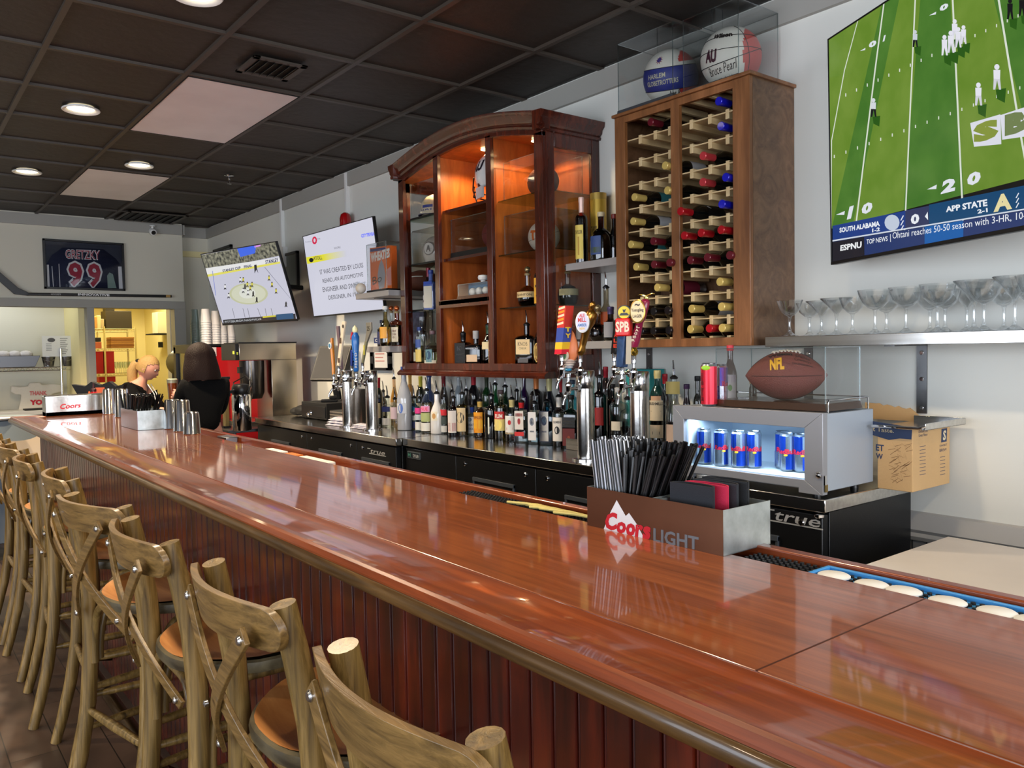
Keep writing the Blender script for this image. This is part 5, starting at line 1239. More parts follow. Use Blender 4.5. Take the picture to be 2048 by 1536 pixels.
def player(x, y, h, body=(226, 226, 236), legs=(226, 226, 236), lay=4):
    for p in ([(x-.04*h, y), (x+.35*h, y-.06*h), (x+.30*h, y+.5*h), (x-.0*h, y+.35*h)],): s.poly([Zt(*a) for a in p], (44, 88, 26), lay-1)
    s.poly([Zt(x-.13*h, y-.75*h), Zt(x+.13*h, y-.75*h), Zt(x+.12*h, y-.40*h), Zt(x-.12*h, y-.40*h)], body, lay)
    s.poly([Zt(x-.12*h, y-.42*h), Zt(x+.02*h, y-.42*h), Zt(x-.06*h, y), Zt(x-.14*h, y)], legs, lay); s.poly([Zt(x+.0*h, y-.42*h), Zt(x+.12*h, y-.42*h), Zt(x+.16*h, y), Zt(x+.08*h, y)], legs, lay)
    s.dot(*Zt(x, y-.86*h), .10*h*.352, body, lay, 1.1)
for (x, y, h, bc, lc) in ((418, 665, 110, (210, 214, 220), (30, 30, 34)), (655, 268, 100, (200, 206, 214), (30, 34, 36)), (822, 315, 120, (226, 226, 236), (226, 226, 236)), (880, 225, 120, (226, 226, 236), (214, 214, 226)), (858, 300, 130, (226, 226, 236), (216, 216, 226)), (900, 270, 120, (226, 226, 236), (216, 216, 226)), (930, 250, 110, (226, 226, 236), (216, 216, 226)), (1015, 600, 135, (226, 226, 236), (206, 206, 216)), (1120, 510, 150, (226, 226, 236), (206, 206, 216)), (1195, 110, 120, (26, 26, 28), (26, 26, 28)), (1262, 90, 120, (26, 26, 28), (26, 26, 28))): player(x, y, h, bc, lc)
s.poly([Zt(*p) for p in ((968, 700), (1140, 650), (1145, 820), (990, 835))], (216, 218, 228), 3); s.poly([Zt(*p) for p in ((1140, 655), (1400, 570), (1400, 760), (1150, 795))], (216, 218, 228), 3)
s.word('S', [Zt(985, 820), Zt(1130, 780), Zt(1130, 668), Zt(985, 710)], (130, 146, 60), 4, .08); s.word('B', [Zt(1165, 775), Zt(1290, 745), Zt(1290, 620), Zt(1165, 655)], (110, 126, 80), 4, .08)
# score bar
s.poly([Zt(*p) for p in ((186, 1285), (1500, 1010), (1500, 1155), (186, 1370))], (34, 62, 130), 5); s.poly([Zt(*p) for p in ((735, 1165), (1500, 1010), (1500, 1155), (735, 1282))], (24, 70, 110), 6)
s.poly([Zt(*p) for p in ((600, 1200), (735, 1170), (735, 1280), (600, 1303))], (52, 58, 92), 6)
s.poly([Zt(*p) for p in ((186, 1376), (1500, 1160), (1500, 1320), (186, 1490))], (40, 56, 104), 5); s.poly([Zt(*p) for p in ((710, 1290), (930, 1254), (930, 1400), (710, 1430))], (26, 92, 164), 6)
s.poly([Zt(*p) for p in ((186, 1366), (1500, 1150), (1500, 1158), (186, 1374))], (206, 214, 226), 7); s.poly([Zt(*p) for p in ((186, 1378), (366, 1348), (368, 1465), (186, 1490))], (34, 34, 42), 6)
WT = (230, 234, 240)
s.word('SOUTH ALABAMA', [Zt(226, 1325), Zt(456, 1286), Zt(454, 1256), Zt(226, 1296)], WT, 8, .04); s.word('1-2', [Zt(412, 1322), Zt(456, 1314), Zt(456, 1292), Zt(412, 1300)], WT, 8, .04)
s.word('0', [Zt(632, 1280), Zt(680, 1270), Zt(680, 1212), Zt(632, 1222)], WT, 8, .05); s.word('APP STATE', [Zt(832, 1208), Zt(1068, 1172), Zt(1066, 1132), Zt(830, 1176)], WT, 8, .04); s.word('2-1', [Zt(1012, 1216), Zt(1070, 1206), Zt(1068, 1182), Zt(1010, 1192)], WT, 8, .04)
s.word('A', [Zt(1102, 1208), Zt(1208, 1188), Zt(1204, 1092), Zt(1106, 1112)], (226, 214, 160), 8, .05); s.dot(*Zt(525, 1266), 15, (190, 200, 216), 8, 1.05, 16); s.poly([Zt(*p) for p in ((712, 1232), (728, 1205), (730, 1252))], WT, 8)
for k in range(3):
    for bx in (582, 1238): y = (1228 if bx == 582 else 1100)+k*28; s.poly([Zt(bx-10, y+26), Zt(bx+6, y-4), Zt(bx+10, y), Zt(bx-4, y+26)], WT, 8)
s.word('TOP NEWS', [Zt(380, 1390), Zt(500, 1371), Zt(500, 1343), Zt(380, 1362)], WT, 8, .01); s.poly([Zt(514, 1332), Zt(517, 1331), Zt(518, 1376), Zt(515, 1377)], WT, 8)
s.word('Ohtani reaches 50-50 season with 3-HR, 10-RBI', [Zt(528, 1365), Zt(1360, 1238), Zt(1360, 1190), Zt(528, 1322)], WT, 8, .0); s.word('ESPNU', [Zt(230, 1428), Zt(352, 1410), Zt(352, 1372), Zt(232, 1395)], (236, 238, 240), 8, .04)
s.done()
# ---- hockey television
s = Screen('television', 'tilted wall television showing an ice hockey match, left of the trivia screen', (-6.639, 2.424, 1.997), .211, .299, 1.11, .63)
Zh = lambda x, y: (380+x*480/2048, 380+y*360/1536)
s.rect(0, 1, 0, 1, (196, 196, 212), 0)
CR_ = fld_mat((40, 42, 44), (150, 148, 128), 34, 'crowd_picture')
q = [s.pl.px(*Zh(*p)) for p in ((92, 555), (130, 690), (770, 560), (735, 430))]; s.g.add([s.conv(x, z, .0002) for x, z in q], [(0, 1, 2, 3)], CR_)
s.poly([Zh(*p) for p in ((400, 495), (560, 460), (555, 540), (430, 572))], (66, 104, 226), 2); s.poly([Zh(*p) for p in ((545, 465), (600, 455), (600, 480), (550, 492))], (214, 150, 226), 2)
s.poly([Zh(*p) for p in ((132, 668), (762, 575), (768, 618), (145, 735))], (226, 226, 226), 2); s.poly([Zh(*p) for p in ((146, 722), (768, 610), (772, 626), (150, 742))], (222, 214, 96), 3)
s.word('STANLEY CUP    FINAL', [Zh(280, 703), Zh(530, 657), Zh(526, 632), Zh(276, 680)], (40, 44, 90), 4, .03); s.word('STANLEY', [Zh(645, 632), Zh(757, 612), Zh(752, 578), Zh(642, 600)], (40, 44, 90), 4, .03)
def ell(cx, cy_, rx_, ry_, c, lay, n=26): s.poly([Zh(cx+rx_*math.cos(2*PI*i/n), cy_+ry_*math.sin(2*PI*i/n)) for i in range(n)], c, lay)
ell(500, 885, 165, 92, (190, 192, 158), 2); ell(500, 885, 146, 80, (204, 206, 184), 3); ell(490, 880, 70, 46, (216, 218, 208), 4)
rr = random.Random(11)
def man(x, y, c, c2, h=46):
    s.poly([Zh(x-8, y-h*.8), Zh(x+8, y-h*.8), Zh(x+7, y-h*.35), Zh(x-7, y-h*.35)], c, 6); s.poly([Zh(x-7, y-h*.35), Zh(x+7, y-h*.35), Zh(x+12, y), Zh(x+4, y-2), Zh(x, y-h*.2), Zh(x-6, y), Zh(x-12, y)], c2, 6); s.dot(*Zh(x, y-h*.9), 1.4, c2, 6)
for (x, y, k) in ((300, 850, 0), (330, 925, 0), (430, 790, 0), (455, 790, 1), (455, 880, 0), (490, 830, 1), (495, 900, 0), (515, 860, 1), (540, 910, 2), (570, 960, 2), (470, 850, 2), (675, 775, 1), (700, 830, 1), (735, 885, 1), (530, 830, 1), (820, 1000, 2)): man(x, y, [(226, 226, 226), (206, 196, 70), (60, 60, 60)][k], [(60, 60, 66), (70, 64, 40), (34, 34, 36)][k])
s.poly([Zh(548, 640), Zh(568, 636), Zh(572, 670), Zh(584, 710), Zh(566, 680), Zh(552, 712)], (40, 40, 44), 6)
for (x0, x1) in ((360, 380), (450, 470), (490, 508), (576, 606), (640, 655), (690, 712)): s.poly([Zh(x0, 1010), Zh(x0+3, 1010), Zh(x1+3, 1090), Zh(x1, 1090)], (70, 70, 76), 5)
s.poly([Zh(190, 690), Zh(194, 690), Zh(222, 900), Zh(218, 900)], (90, 110, 200), 5); s.poly([Zh(636, 660), Zh(640, 658), Zh(885, 935), Zh(882, 940)], (120, 120, 140), 5)
s.poly([Zh(*p) for p in ((282, 1108), (900, 1055), (905, 1102), (290, 1150))], (44, 46, 52), 6); s.poly([Zh(*p) for p in ((735, 1062), (880, 1050), (886, 1098), (742, 1110))], (44, 84, 122), 7); s.poly([Zh(*p) for p in ((620, 1078), (730, 1068), (734, 1080), (622, 1092))], (206, 196, 60), 7)
s.word('PITTSBURGH NASHVILLE', [Zh(300, 1135), Zh(610, 1108), Zh(606, 1092), Zh(297, 1118)], (200, 204, 208), 8, .0)
s.done()
MB().box(-.555, .555, -.003, .002, -.322, -.315, BLACK).build('lower_bezel', s.t)
# ---- trivia television
s = Screen('television', 'tilted wall television showing white trivia text slide next to the cereal box', (-5.398, 2.659, 2.021), .007, .117, 1.11, .63)
s.rect(0, 1, 0, 1, (206, 206, 220), 0)
q = [s.pl.px(*Zh(*p)) for p in ((990, 575), (1340, 512), (1340, 565), (1000, 632))]
YM = bpy.data.materials.new('yellow_fading_band'); YM.use_nodes = True; nt = YM.node_tree; nt.nodes.clear()
tc = nt.nodes.new('ShaderNodeTexCoord'); sp = nt.nodes.new('ShaderNodeSeparateXYZ'); mr = nt.nodes.new('ShaderNodeMapRange'); mr.inputs[1].default_value = -.25; mr.inputs[2].default_value = .12
mx = nt.nodes.new('ShaderNodeMix'); mx.data_type = 'RGBA'; mx.inputs[6].default_value = lin((224, 218, 60))+(1,); mx.inputs[7].default_value = lin((206, 206, 220))+(1,)
e = nt.nodes.new('ShaderNodeEmission'); o = nt.nodes.new('ShaderNodeOutputMaterial'); nt.links.new(tc.outputs['Object'], sp.inputs[0]); nt.links.new(sp.outputs[0], mr.inputs[0]); nt.links.new(mr.outputs[0], mx.inputs[0]); nt.links.new(mx.outputs[2], e.inputs[0]); nt.links.new(e.outputs[0], o.inputs[0])
s.g.add([s.conv(x, z, .0002) for x, z in q], [(0, 1, 2, 3)], YM)
DK = (52, 52, 62)
s.word('ATOLL', [Zh(1055, 600), Zh(1130, 592), Zh(1125, 560), Zh(1050, 570)], DK, 3, .02); s.dot(*Zh(1035, 598), 4.5, (30, 30, 36), 3)
for (tx, x0, yb0, x1, yb1, hh) in (('IT WAS CREATED BY LOUIS', 1112, 722, 1480, 660, 40), ('REARD, AN AUTOMOTIVE', 1136, 800, 1480, 742, 40), ('ENGINEER AND SWIMSUIT', 1136, 872, 1502, 822, 40), ('DESIGNER, IN 1940', 1186, 942, 1456, 908, 40)):
    s.word(tx, [Zh(x0, yb0), Zh(x1, yb1), Zh(x1-6, yb1-hh), Zh(x0-6, yb0-hh)], DK, 3, .0)
s.dot(*Zh(1063, 430), 5, (206, 30, 70), 3, 1.6); s.dot(*Zh(1063, 430), 2.2, (216, 200, 214), 4, 1.9)
s.word('buzztime', [Zh(985, 450), Zh(1038, 444), Zh(1036, 428), Zh(983, 436)], (150, 150, 166), 3, 0); s.word('live', [Zh(1088, 424), Zh(1112, 421), Zh(1110, 405), Zh(1087, 408)], (120, 120, 130), 3, 0)
s.word('SCORE', [Zh(1230, 505), Zh(1285, 496), Zh(1283, 480), Zh(1228, 488)], (90, 90, 100), 3, 0)
s.word('CITYTRIVIA', [Zh(1462, 408), Zh(1576, 388), Zh(1572, 355), Zh(1458, 378)], (120, 130, 250), 3, .06)
s.done()
# ================================================================ frames on the walls
def wallframe(name, label, p0, p1, y=WY, pic=None, fw=.025, cat='picture frame'):
    a, c = aty(*p0, y-.03), aty(*p1, y-.03); x0, x1 = sorted((a.x, c.x)); z0, z1 = sorted((a.z, c.z))
    t = T(name, label, cat, ((x0+x1)/2, y-.001, (z0+z1)/2)); w, h = (x1-x0)/2, (z1-z0)/2
    b = MB()
    for q in ((-w, w, h-fw, h), (-w, w, -h, -h+fw), (-w, -w+fw, -h, h), (w-fw, w, -h, h)): b.box(q[0], q[1], -.028, 0, q[2], q[3], BLACK)
    b.build('frame', t, bevel=.002); MB().box(-w+fw, w-fw, -.016, -.004, -h+fw, h-fw, pic or col((90, 96, 92), .2)).build('picture', t)
    return t
wallframe('picture_frame', 'black framed picture half hidden behind the top left of the hockey television', (425, 500), (462, 560))
wallframe('picture_frame', 'black framed picture sticking out behind the right of the hockey television', (520, 520), (594, 577), pic=col((120, 130, 124), .1))
# jersey in its frame on the far wall
jy0, jy1 = 1.292, 2.014; jz0, jz1 = 2.100, 2.582
t = T('framed_jersey', 'framed navy hockey jersey with the number 99 on the far wall', 'framed jersey', (FX, 0, 0))
b = MB()
for q in ((jy0, jy1, jz1-.02, jz1), (jy0, jy1, jz0, jz0+.02), (jy0, jy0+.02, jz0, jz1), (jy1-.02, jy1, jz0, jz1)): b.box(.0, .04, *q, BLACK)
b.build('frame', t, bevel=.002); MB().box(.002, .012, jy0+.018, jy1-.018, jz0+.018, jz1-.018, col((22, 26, 46), .5)).build('backing', t)
pl = Plane((FX+.016, 0, 0), (0, 1, 0), (0, 0, 1)); cj = lambda y, z, off: (.016+off, y, z)
Zj = lambda x, y: (x/3.2, 420+y/3.2)
JN = mat('jersey_navy', (30, 34, 62), .8, bump=.3, bs=90)
b = MB(); poly_on(b, pl, [Zj(*p) for p in ((296, 505), (296, 350), (330, 290), (400, 240), (660, 250), (740, 310), (778, 360), (785, 505))], 0, JN, cj); b.build('jersey', t, solid=.003)
b = MB(); RD, WJ = col((166, 42, 62), .7), col((226, 222, 220), .7)
for (tx, q) in (('9', [(425, 500), (545, 505), (535, 325), (425, 322)]), ('9', [(552, 506), (660, 508), (655, 330), (548, 328)])):
    word(b, tx, [Zj(*p) for p in q], .002, WJ, cj, pl, .09); c = [(q[0][0]+12, q[0][1]-12), (q[1][0]-12, q[1][1]-12), (q[2][0]-12, q[2][1]+12), (q[3][0]+12, q[3][1]+12)]; word(b, tx, [Zj(*p) for p in c], .003, RD, cj, pl, .035)
word(b, 'GRETZKY', [Zj(418, 312), Zj(642, 322), Zj(640, 258), Zj(416, 250)], .002, WJ, cj, pl, .05); word(b, 'GRETZKY', [Zj(420, 308), Zj(640, 318), Zj(638, 262), Zj(418, 255)], .003, RD, cj, pl, .0)
for q in ([(298, 350), (312, 350), (318, 500), (304, 500)], [(755, 362), (778, 362), (786, 508), (762, 508)], [(330, 360), (334, 360), (344, 495), (340, 495)], [(375, 345), (379, 345), (386, 495), (382, 495)]): poly_on(b, pl, [Zj(*p) for p in q], .002, WJ, cj)
poly_on(b, pl, [Zj(*p) for p in ((685, 420), (700, 400), (722, 410), (745, 500), (690, 500))], .002, col((130, 150, 140), .6), cj); b.build('name_and_number', t)
MB().box(.030, .032, jy0+.02, jy1-.02, jz0+.02, jz1-.02, glass((246, 248, 250), .95, .03, gl=.5)).build('glazing', t)
# hockey stick
t = T('hockey_stick', 'black hockey stick with white lettering resting on the grey beam below the jersey', 'hockey stick', (FX+.05, 0, 0))
a, c = atx(343, 592.5, FX+.05), atx(52, 588, FX+.05)
b = MB(); b.tube([(0, a.y, a.z), (0, c.y, c.z)], .014, BLACK, 8, flat=(.7, 1)); b.build('shaft', t)
d0, d1, d2 = atx(52, 588, FX+.05), atx(28, 582, FX+.05), atx(-8, 548, FX+.05)
b = MB(); b.prism([(c.y+.02, c.z-.016), (d1.y, d1.z-.03), (d2.y-.03, d2.z-.01), (d2.y-.01, d2.z+.06), (d1.y+.035, d1.z+.03), (c.y+.02, c.z+.014)], -.008, .008, BLACK, 'x'); b.build('blade', t, bevel=.003)
pl = Plane((FX+.062, 0, 0), (0, 1, 0), (0, 0, 1)); cj = lambda y, z, off: (.0105+off, y, z)
b = MB(); word(b, 'INNOVATIVE', [(156, 591), (219, 592.5), (219, 588), (156, 586.5)], .002, col((230, 230, 230), .5), cj, pl, .04); word(b, 'HOCKEY', [(102, 590), (122, 590.5), (122, 587), (102, 586.5)], .002, col((200, 200, 200), .5), cj, pl, 0); poly_on(b, pl, [(332, 589.5), (341, 590), (341, 595), (332, 594.5)], .002, col((186, 150, 90), .5), cj)
b.build('lettering', t)
# ================================================================ wall shelves
LEDG = mat('painted_shelf', (176, 172, 170), .35, .3)
def shelf(name, label, x0, x1, yf, z, th=.035, brk=(), m=LEDG, drop=.22):
    t = T(name, label, 'shelf', (0, 0, 0), 0, None)
    b = MB(); b.box(x0, x1, yf, WY-.0235 if z > 2.7 else WY-.001, z-th, z, m); b.build('shelf_board', t, bevel=.0015)
    for i, x in enumerate(brk):
        b = MB(); b.box(x-.018, x+.018, WY-.006, WY-.001, z-th-drop, z-th, STEELD); b.box(x-.018, x+.018, yf+.04, WY-.001, z-th-.005, z-th-.0005, STEELD); br = b.build('bracket', t)
        b = MB()
        for q in (.03, drop*.5, drop-.02): b.lathe([(.008, 0), (.006, .003), (.001, .003)], CHROME, 10, MT(x, WY-.0065, z-th-q) @ RXm(PI/2))
        b.build('screws', br)
    return t
LZ1, LZ0 = 1.808, 1.466; RS1, RS0 = 1.843, 1.464
shelf('wall_shelf', 'upper left wall shelf holding the orange cereal box case', -4.79, -4.36, 2.46, LZ1, .034, (-4.6,))
shelf('wall_shelf', 'lower left wall shelf with round amber bottles beside the cabinet', -4.66, -4.36, 2.46, LZ0, .036, (-4.46,))
shelf('wall_shelf', 'upper short shelf between cabinet and wine rack with two dark bottles', -2.97, -2.60, 2.66, RS1, .034, ())
shelf('wall_shelf', 'lower short shelf between cabinet and wine rack behind the beer taps', -2.97, -2.60, 2.66, RS0, .036, (-2.66,), drop=.20)
gx0 = aty(1530, 680, 2.64).x
shelf('wall_shelf', 'long brushed steel wall shelf holding the row of stemmed glasses', gx0, .9, 2.64, 1.462, .038, (aty(1618, 710, WY).x, aty(1845, 700, WY).x, aty(1845, 700, WY).x+1.1), STEEL, .245)
# ---- stemmed glasses
GLS = glass((254, 255, 255), .90, .02, gl=2.4)
def coupe(label, x, y, R_=.052, h=.125, mart=False, group='stemmed glasses on the steel shelf'):
    t = T('stemmed_glass', label, 'glass', (x, y, 1.4625), 0, group)
    s = R_/.052
    if mart: pr = [(.005, h*.56), (R_*.5, h*.78), (R_, h), (R_-.0015, h), (R_*.47, h*.79), (.001, h*.58)]
    else: pr = [(.006, h*.55), (R_*.42, h*.60), (R_*.74, h*.72), (R_*.86, h*.84), (R_, h), (R_-.0015, h), (R_*.82, h*.84), (R_*.70, h*.73), (R_*.38, h*.625), (.001, h*.60)]
    MB().lathe(pr, GLS, 26, cap=False).build('bowl', t, ang=60)
    MB().lathe([(.0085, .014), (.0048, .03), (.0042, h*.35), (.0055, h*.5), (.009, h*.56)], GLS, 14).build('stem', t, ang=60)
    MB().lathe([(R_*.64, 0), (R_*.66, .002), (R_*.4, .006), (.012, .012), (.008, .016)], GLS, 26).build('foot', t, ang=60)
    return t
row = [(1579, 589), (1619, 588), (1643, 585), (1673, 582), (1705, 580)]
PXR = 1.0
def gpos(u, y): return aty(u, 640, y).x
L_ = ['round-bowled glass at the left end of the steel shelf, by the rack side', 'second stemmed glass from the left end of the steel shelf', 'wide cone-shaped glass, third from the left end of the steel shelf', 'cone-shaped glass fourth from the left end of the steel shelf', 'small-bowled glass fifth from the left end of the steel shelf']
for i, (u, y, R_, h, mt) in enumerate(((1579, 2.68, .048, .133, False), (1619, 2.84, .050, .128, False), (1643, 2.80, .058, .130, True), (1673, 2.76, .058, .134, True), (1705, 2.76, .046, .134, False))): coupe(L_[i], gpos(u, y), y, R_, h, mt)
spec = [(1750, 2.70, .058, .150, False), (1773, 2.80, .052, .135, False), (1812, 2.70, .056, .152, False), (1860, 2.80, .050, .138, False), (1875, 2.70, .056, .155, False), (1890, 2.74, .050, .140, False), (1934, 2.82, .058, .140, True), (1948, 2.70, .060, .158, True), (1968, 2.72, .055, .156, False), (2008, 2.84, .052, .142, False), (2030, 2.70, .062, .162, True), (2062, 2.76, .055, .155, False), (2075, 2.70, .06, .16, False)]
for i, (u, y, R_, h, mt) in enumerate(spec): coupe('tall clear stemmed glass crowded in the right part of the steel shelf row' , gpos(u, y), y, R_, h, mt, 'crowded glasses on the right of the steel shelf')
# ---- things on the left shelves
zs = LZ1+.0005
wx0, wx1 = -4.98, -4.40
t = T('cereal_box', 'orange WHEATIES cereal box standing in a clear case on the upper left shelf', 'cereal box', (-4.61, 2.57, zs+.022), .22)
t['label'] = 'orange autographed cereal box in a clear case on the upper left shelf'
ORG = mat('orange_card', (226, 108, 44), .5)
MB().box(-.10, .10, -.025, .025, 0, .27, ORG).build('carton', t, bevel=.001)
b = MB(); lt = lambda x0, x1, z0, z1: (lambda a, c: (x0+(x1-x0)*a, -.0262, z0+(z1-z0)*c+.02*a))
text_on(b, 'WHEATIES', lt(-.092, .09, .175, .235), col((240, 232, 220), .5), .05); b.box(-.098, .05, -.0258, -.0254, .245, .262, col((40, 50, 110), .5))
b.prism([(-.02, .0), (.03, .01), (.045, .09), (.03, .15), (.01, .19), (-.015, .15), (-.03, .09)], -.0262, -.0256, col((150, 150, 156), .5), 'y')
b.prism([(.05, .02), (.098, .02), (.098, .14), (.06, .12)], -.0262, -.0256, col((214, 150, 140), .5), 'y')
text_on(b, 'Bo', lambda a, c: (-.08+.09*a, -.0266, .03+.05*c+.02*a), BK, 0); b.build('front_print', t)
case('cereal_box_case', 'clear acrylic case with a dark base around the orange cereal box', -4.745, -4.48, 2.515, 2.655, zs, zs+.315, .02, BLACK)
t = T('football', 'worn brown football in front of the cereal box on the upper left shelf', 'football', (-4.47, 2.76, zs+.075), .5)
b = MB(); b.lathe([(.0001, -.13), (.03, -.11), (.056, -.07), (.068, 0), (.056, .07), (.03, .11), (.0001, .13)], mat('old_leather', (108, 58, 40), .6, bump=.4, bs=200), 22, RY(PI/2), cap=False); b.build('ball', t); b = MB(); b.tube([(-.05, -.064, .02), (0, -.069, .022), (.05, -.064, .02)], .003, LACE, 6); b.build('laces', t)
t = T('baseball_case', 'tiny clear cube with a signed baseball on the left end of the upper shelf', 'display case', (-4.745, 2.475, zs)); t.name = 'baseball_case'
b = MB(); b.box(-.036, .036, -.036, .036, 0, .074, ACRYL); b.build('acrylic_cover', t, smooth=False)
o = MB().ball((0, 0, 0), .034, mat('baseball_leather', (226, 214, 196), .6), 20, 12).build('baseball', None); o.location = (-4.745, 2.475, zs+.0355); tag(o, 'off-white signed baseball inside the tiny clear cube', 'baseball')
zs = LZ0+.0005
bpx('round-shouldered clear tequila bottle with a wicker-like handle on the lower left shelf', 772, 692, 612, 24, z=zs, kind='squat', l=(226, 206, 150), lv=.9, labs=[(.2, .5, .8, (206, 150, 60))], cap=('cap', (210, 210, 206)))
bpx('amber bottle with a white label and copper cap on the lower left shelf', 784, 692, 612, 16, z=zs, y=2.66, kind='bell', l=(214, 140, 50), labs=[(.1, .5, .9, (196, 142, 60))], cap=('ball', (214, 120, 70)))
bpx('whiskey bottle with a big white label at the right end of the lower left shelf', 795, 692, 612, 26, z=zs, y=2.54, kind='flat', sq=True, g=(190, 120, 80), l=(110, 30, 12), lv=.62, labs=[(.12, .56, .95, WHL)], txts=[('JIM', .40, .48, .5, (150, 50, 50)), ('BEAM', .32, .38, .5, (150, 50, 50)), ('*', .22, .29, .2, (150, 60, 50))], cap=('ball', (214, 120, 70)))
bpx('blue-labelled squat bottle at the back of the lower left shelf', 765, 692, 640, 20, y=2.74, z=zs, kind='flat', g=(60, 70, 110), l=(40, 50, 90), labs=[(.1, .6, .9, (60, 66, 110))], cap=('cap', (30, 34, 60)))
a, c = aty(737, 690, 2.82), aty(758, 642, 2.82)
t = T('photo_frame', 'dark framed photograph leaning on the wall on the lower left shelf', 'picture frame', (-4.60, 2.80, zs+.0005), .15); w = .07
MB().box(-w, w, -.008, .004, 0, .24, BLACK, RXm(-.12)).build('frame', t); MB().box(-w+.012, w-.012, -.010, -.007, .014, .226, mat('photo_grey', (96, 96, 120), .4, var=.4, vs=(30, 30, 30)), RXm(-.12)).build('picture', t)
a = aty(690, 692, 2.80)
t = T('menu_sign', 'white card sign with a blue heading band on the wall behind the left taps', 'sign', (-5.25, 2.885, zs-.15), .0)
MB().box(-.09, .10, -.003, .003, 0, .235, WHITE).build('card', t)
b = MB(); b.box(-.088, .098, -.0042, -.0032, .18, .22, col((44, 62, 120), .5)); text_on(b, 'OPEN', lambda a, c: (-.07+.14*a, -.0048, .188+.024*c), WHITE, .03)
for k in range(5): b.box(-.075, .06-.02*(k % 2), -.0042, -.0032, .15-.026*k, .156-.026*k, col((200, 120, 110), .5))
b.build('print', t)
# small picture frame on the wall below the shelf
wallframe('picture_frame', 'small black framed photo hanging under the lower left shelf', (739, 700), (778, 741), pic=mat('photo_warm', (176, 130, 96), .4, var=.5, vs=(16, 16, 16)), fw=.05)
# ---- upper right short shelf
zs = RS1+.0005
bpx('slim whiskey bottle with a long yellow label and pale neck seal, short upper shelf', 1164, 524, 391, 26, y=2.71, z=zs, kind='flat', g=(180, 90, 60), l=(96, 24, 10), lv=.72, labs=[(.06, .58, .75, (226, 200, 96))], txts=[('TAYLOR', .44, .50, .6, (90, 60, 30)), ('-', .12, .40, .12, (190, 150, 60))], cap=('foil', (226, 190, 176), .70), rz=.3)
bpx('round dark bourbon bottle with a blue label on the short upper shelf', 1203, 519, 424, 46, y=2.72, z=zs, kind='squat', g=(120, 40, 24), l=(60, 12, 8), lv=.7, labs=[(.12, .52, .55, (60, 80, 130)), (.16, .28, .5, (70, 84, 50))], cap=('cap', (206, 190, 150)), rz=.2)
p = aty(1198, 515, 2.83); t = T('gift_tin', 'tall yellow cylindrical whiskey tin behind the bottles on the short upper shelf', 'tin', (p.x, 2.83, zs+.0005), .5)
hh = aty(1198, 388, 2.83).z-zs; MB().lathe([(.040, 0), (.040, hh)], mat('yellow_tin', (196, 160, 60), .35, .4), 26).build('tube_body', t); b = MB(); b.lathe([(.041, hh-.03), (.041, hh+.002), (.001, hh+.002)], mat('tin_lid', (176, 146, 70), .3, .5), 26); b.build('lid', t)
b = MB(); text_on(b, 'TAYLOR', lambda a, c: (.0408*math.sin(-.8+1.6*a), -.0408*math.cos(-.8+1.6*a), hh*.45+.03*c), col((90, 70, 30), .5), .03); b.build('print', t)
bpx('red-brown bottle cut by the wine rack on the short upper shelf', 1229, 512, 428, 20, y=2.76, z=zs, kind='bell', g=(150, 60, 34), l=(120, 34, 16), lv=.95, cap=('cap', (120, 30, 20)))
# ---- lower right short shelf
zs = RS0+.0005
bpx('round bottle with an orange shield label and pour spout on the lower short shelf', 1213, 648, 545, 30, y=2.80, z=zs, kind='squat', g=(200, 190, 170), l=(150, 60, 24), lv=.5, labs=[(.15, .55, .5, (206, 100, 50))], cap=('spout', 0))
bpx('cut-glass whisky bottle with a grey shield label on the lower short shelf', 1222, 682, 610, 34, y=2.70, z=zs, kind='globe', g=(190, 170, 150), l=(90, 34, 20), lv=.45, labs=[(.10, .56, .6, (150, 150, 156))], cap=('foil', (80, 70, 110)))
bpx('round amber bottle behind the gold tap handle on the lower short shelf', 1196, 680, 610, 34, y=2.74, z=zs, kind='globe', g=(200, 150, 80), l=(130, 60, 20), lv=.6, cap=('ball', (180, 160, 120)))
bpx('dark bottle with a black cap at the left of the lower short shelf', 1160, 680, 630, 16, y=2.76, z=zs, kind='flat', g=(40, 26, 20), opq=True, labs=[(.1, .6, .9, (150, 140, 130))], cap=('cap', (20, 20, 20)))
bpx('slim dark bottle with a pour spout next to the cabinet on the lower short shelf', 1118, 684, 640, 14, y=2.80, z=zs, kind='std', g=(30, 40, 60), opq=True, labs=[(.1, .4, .9, (70, 110, 160))], cap=('spout', 0))
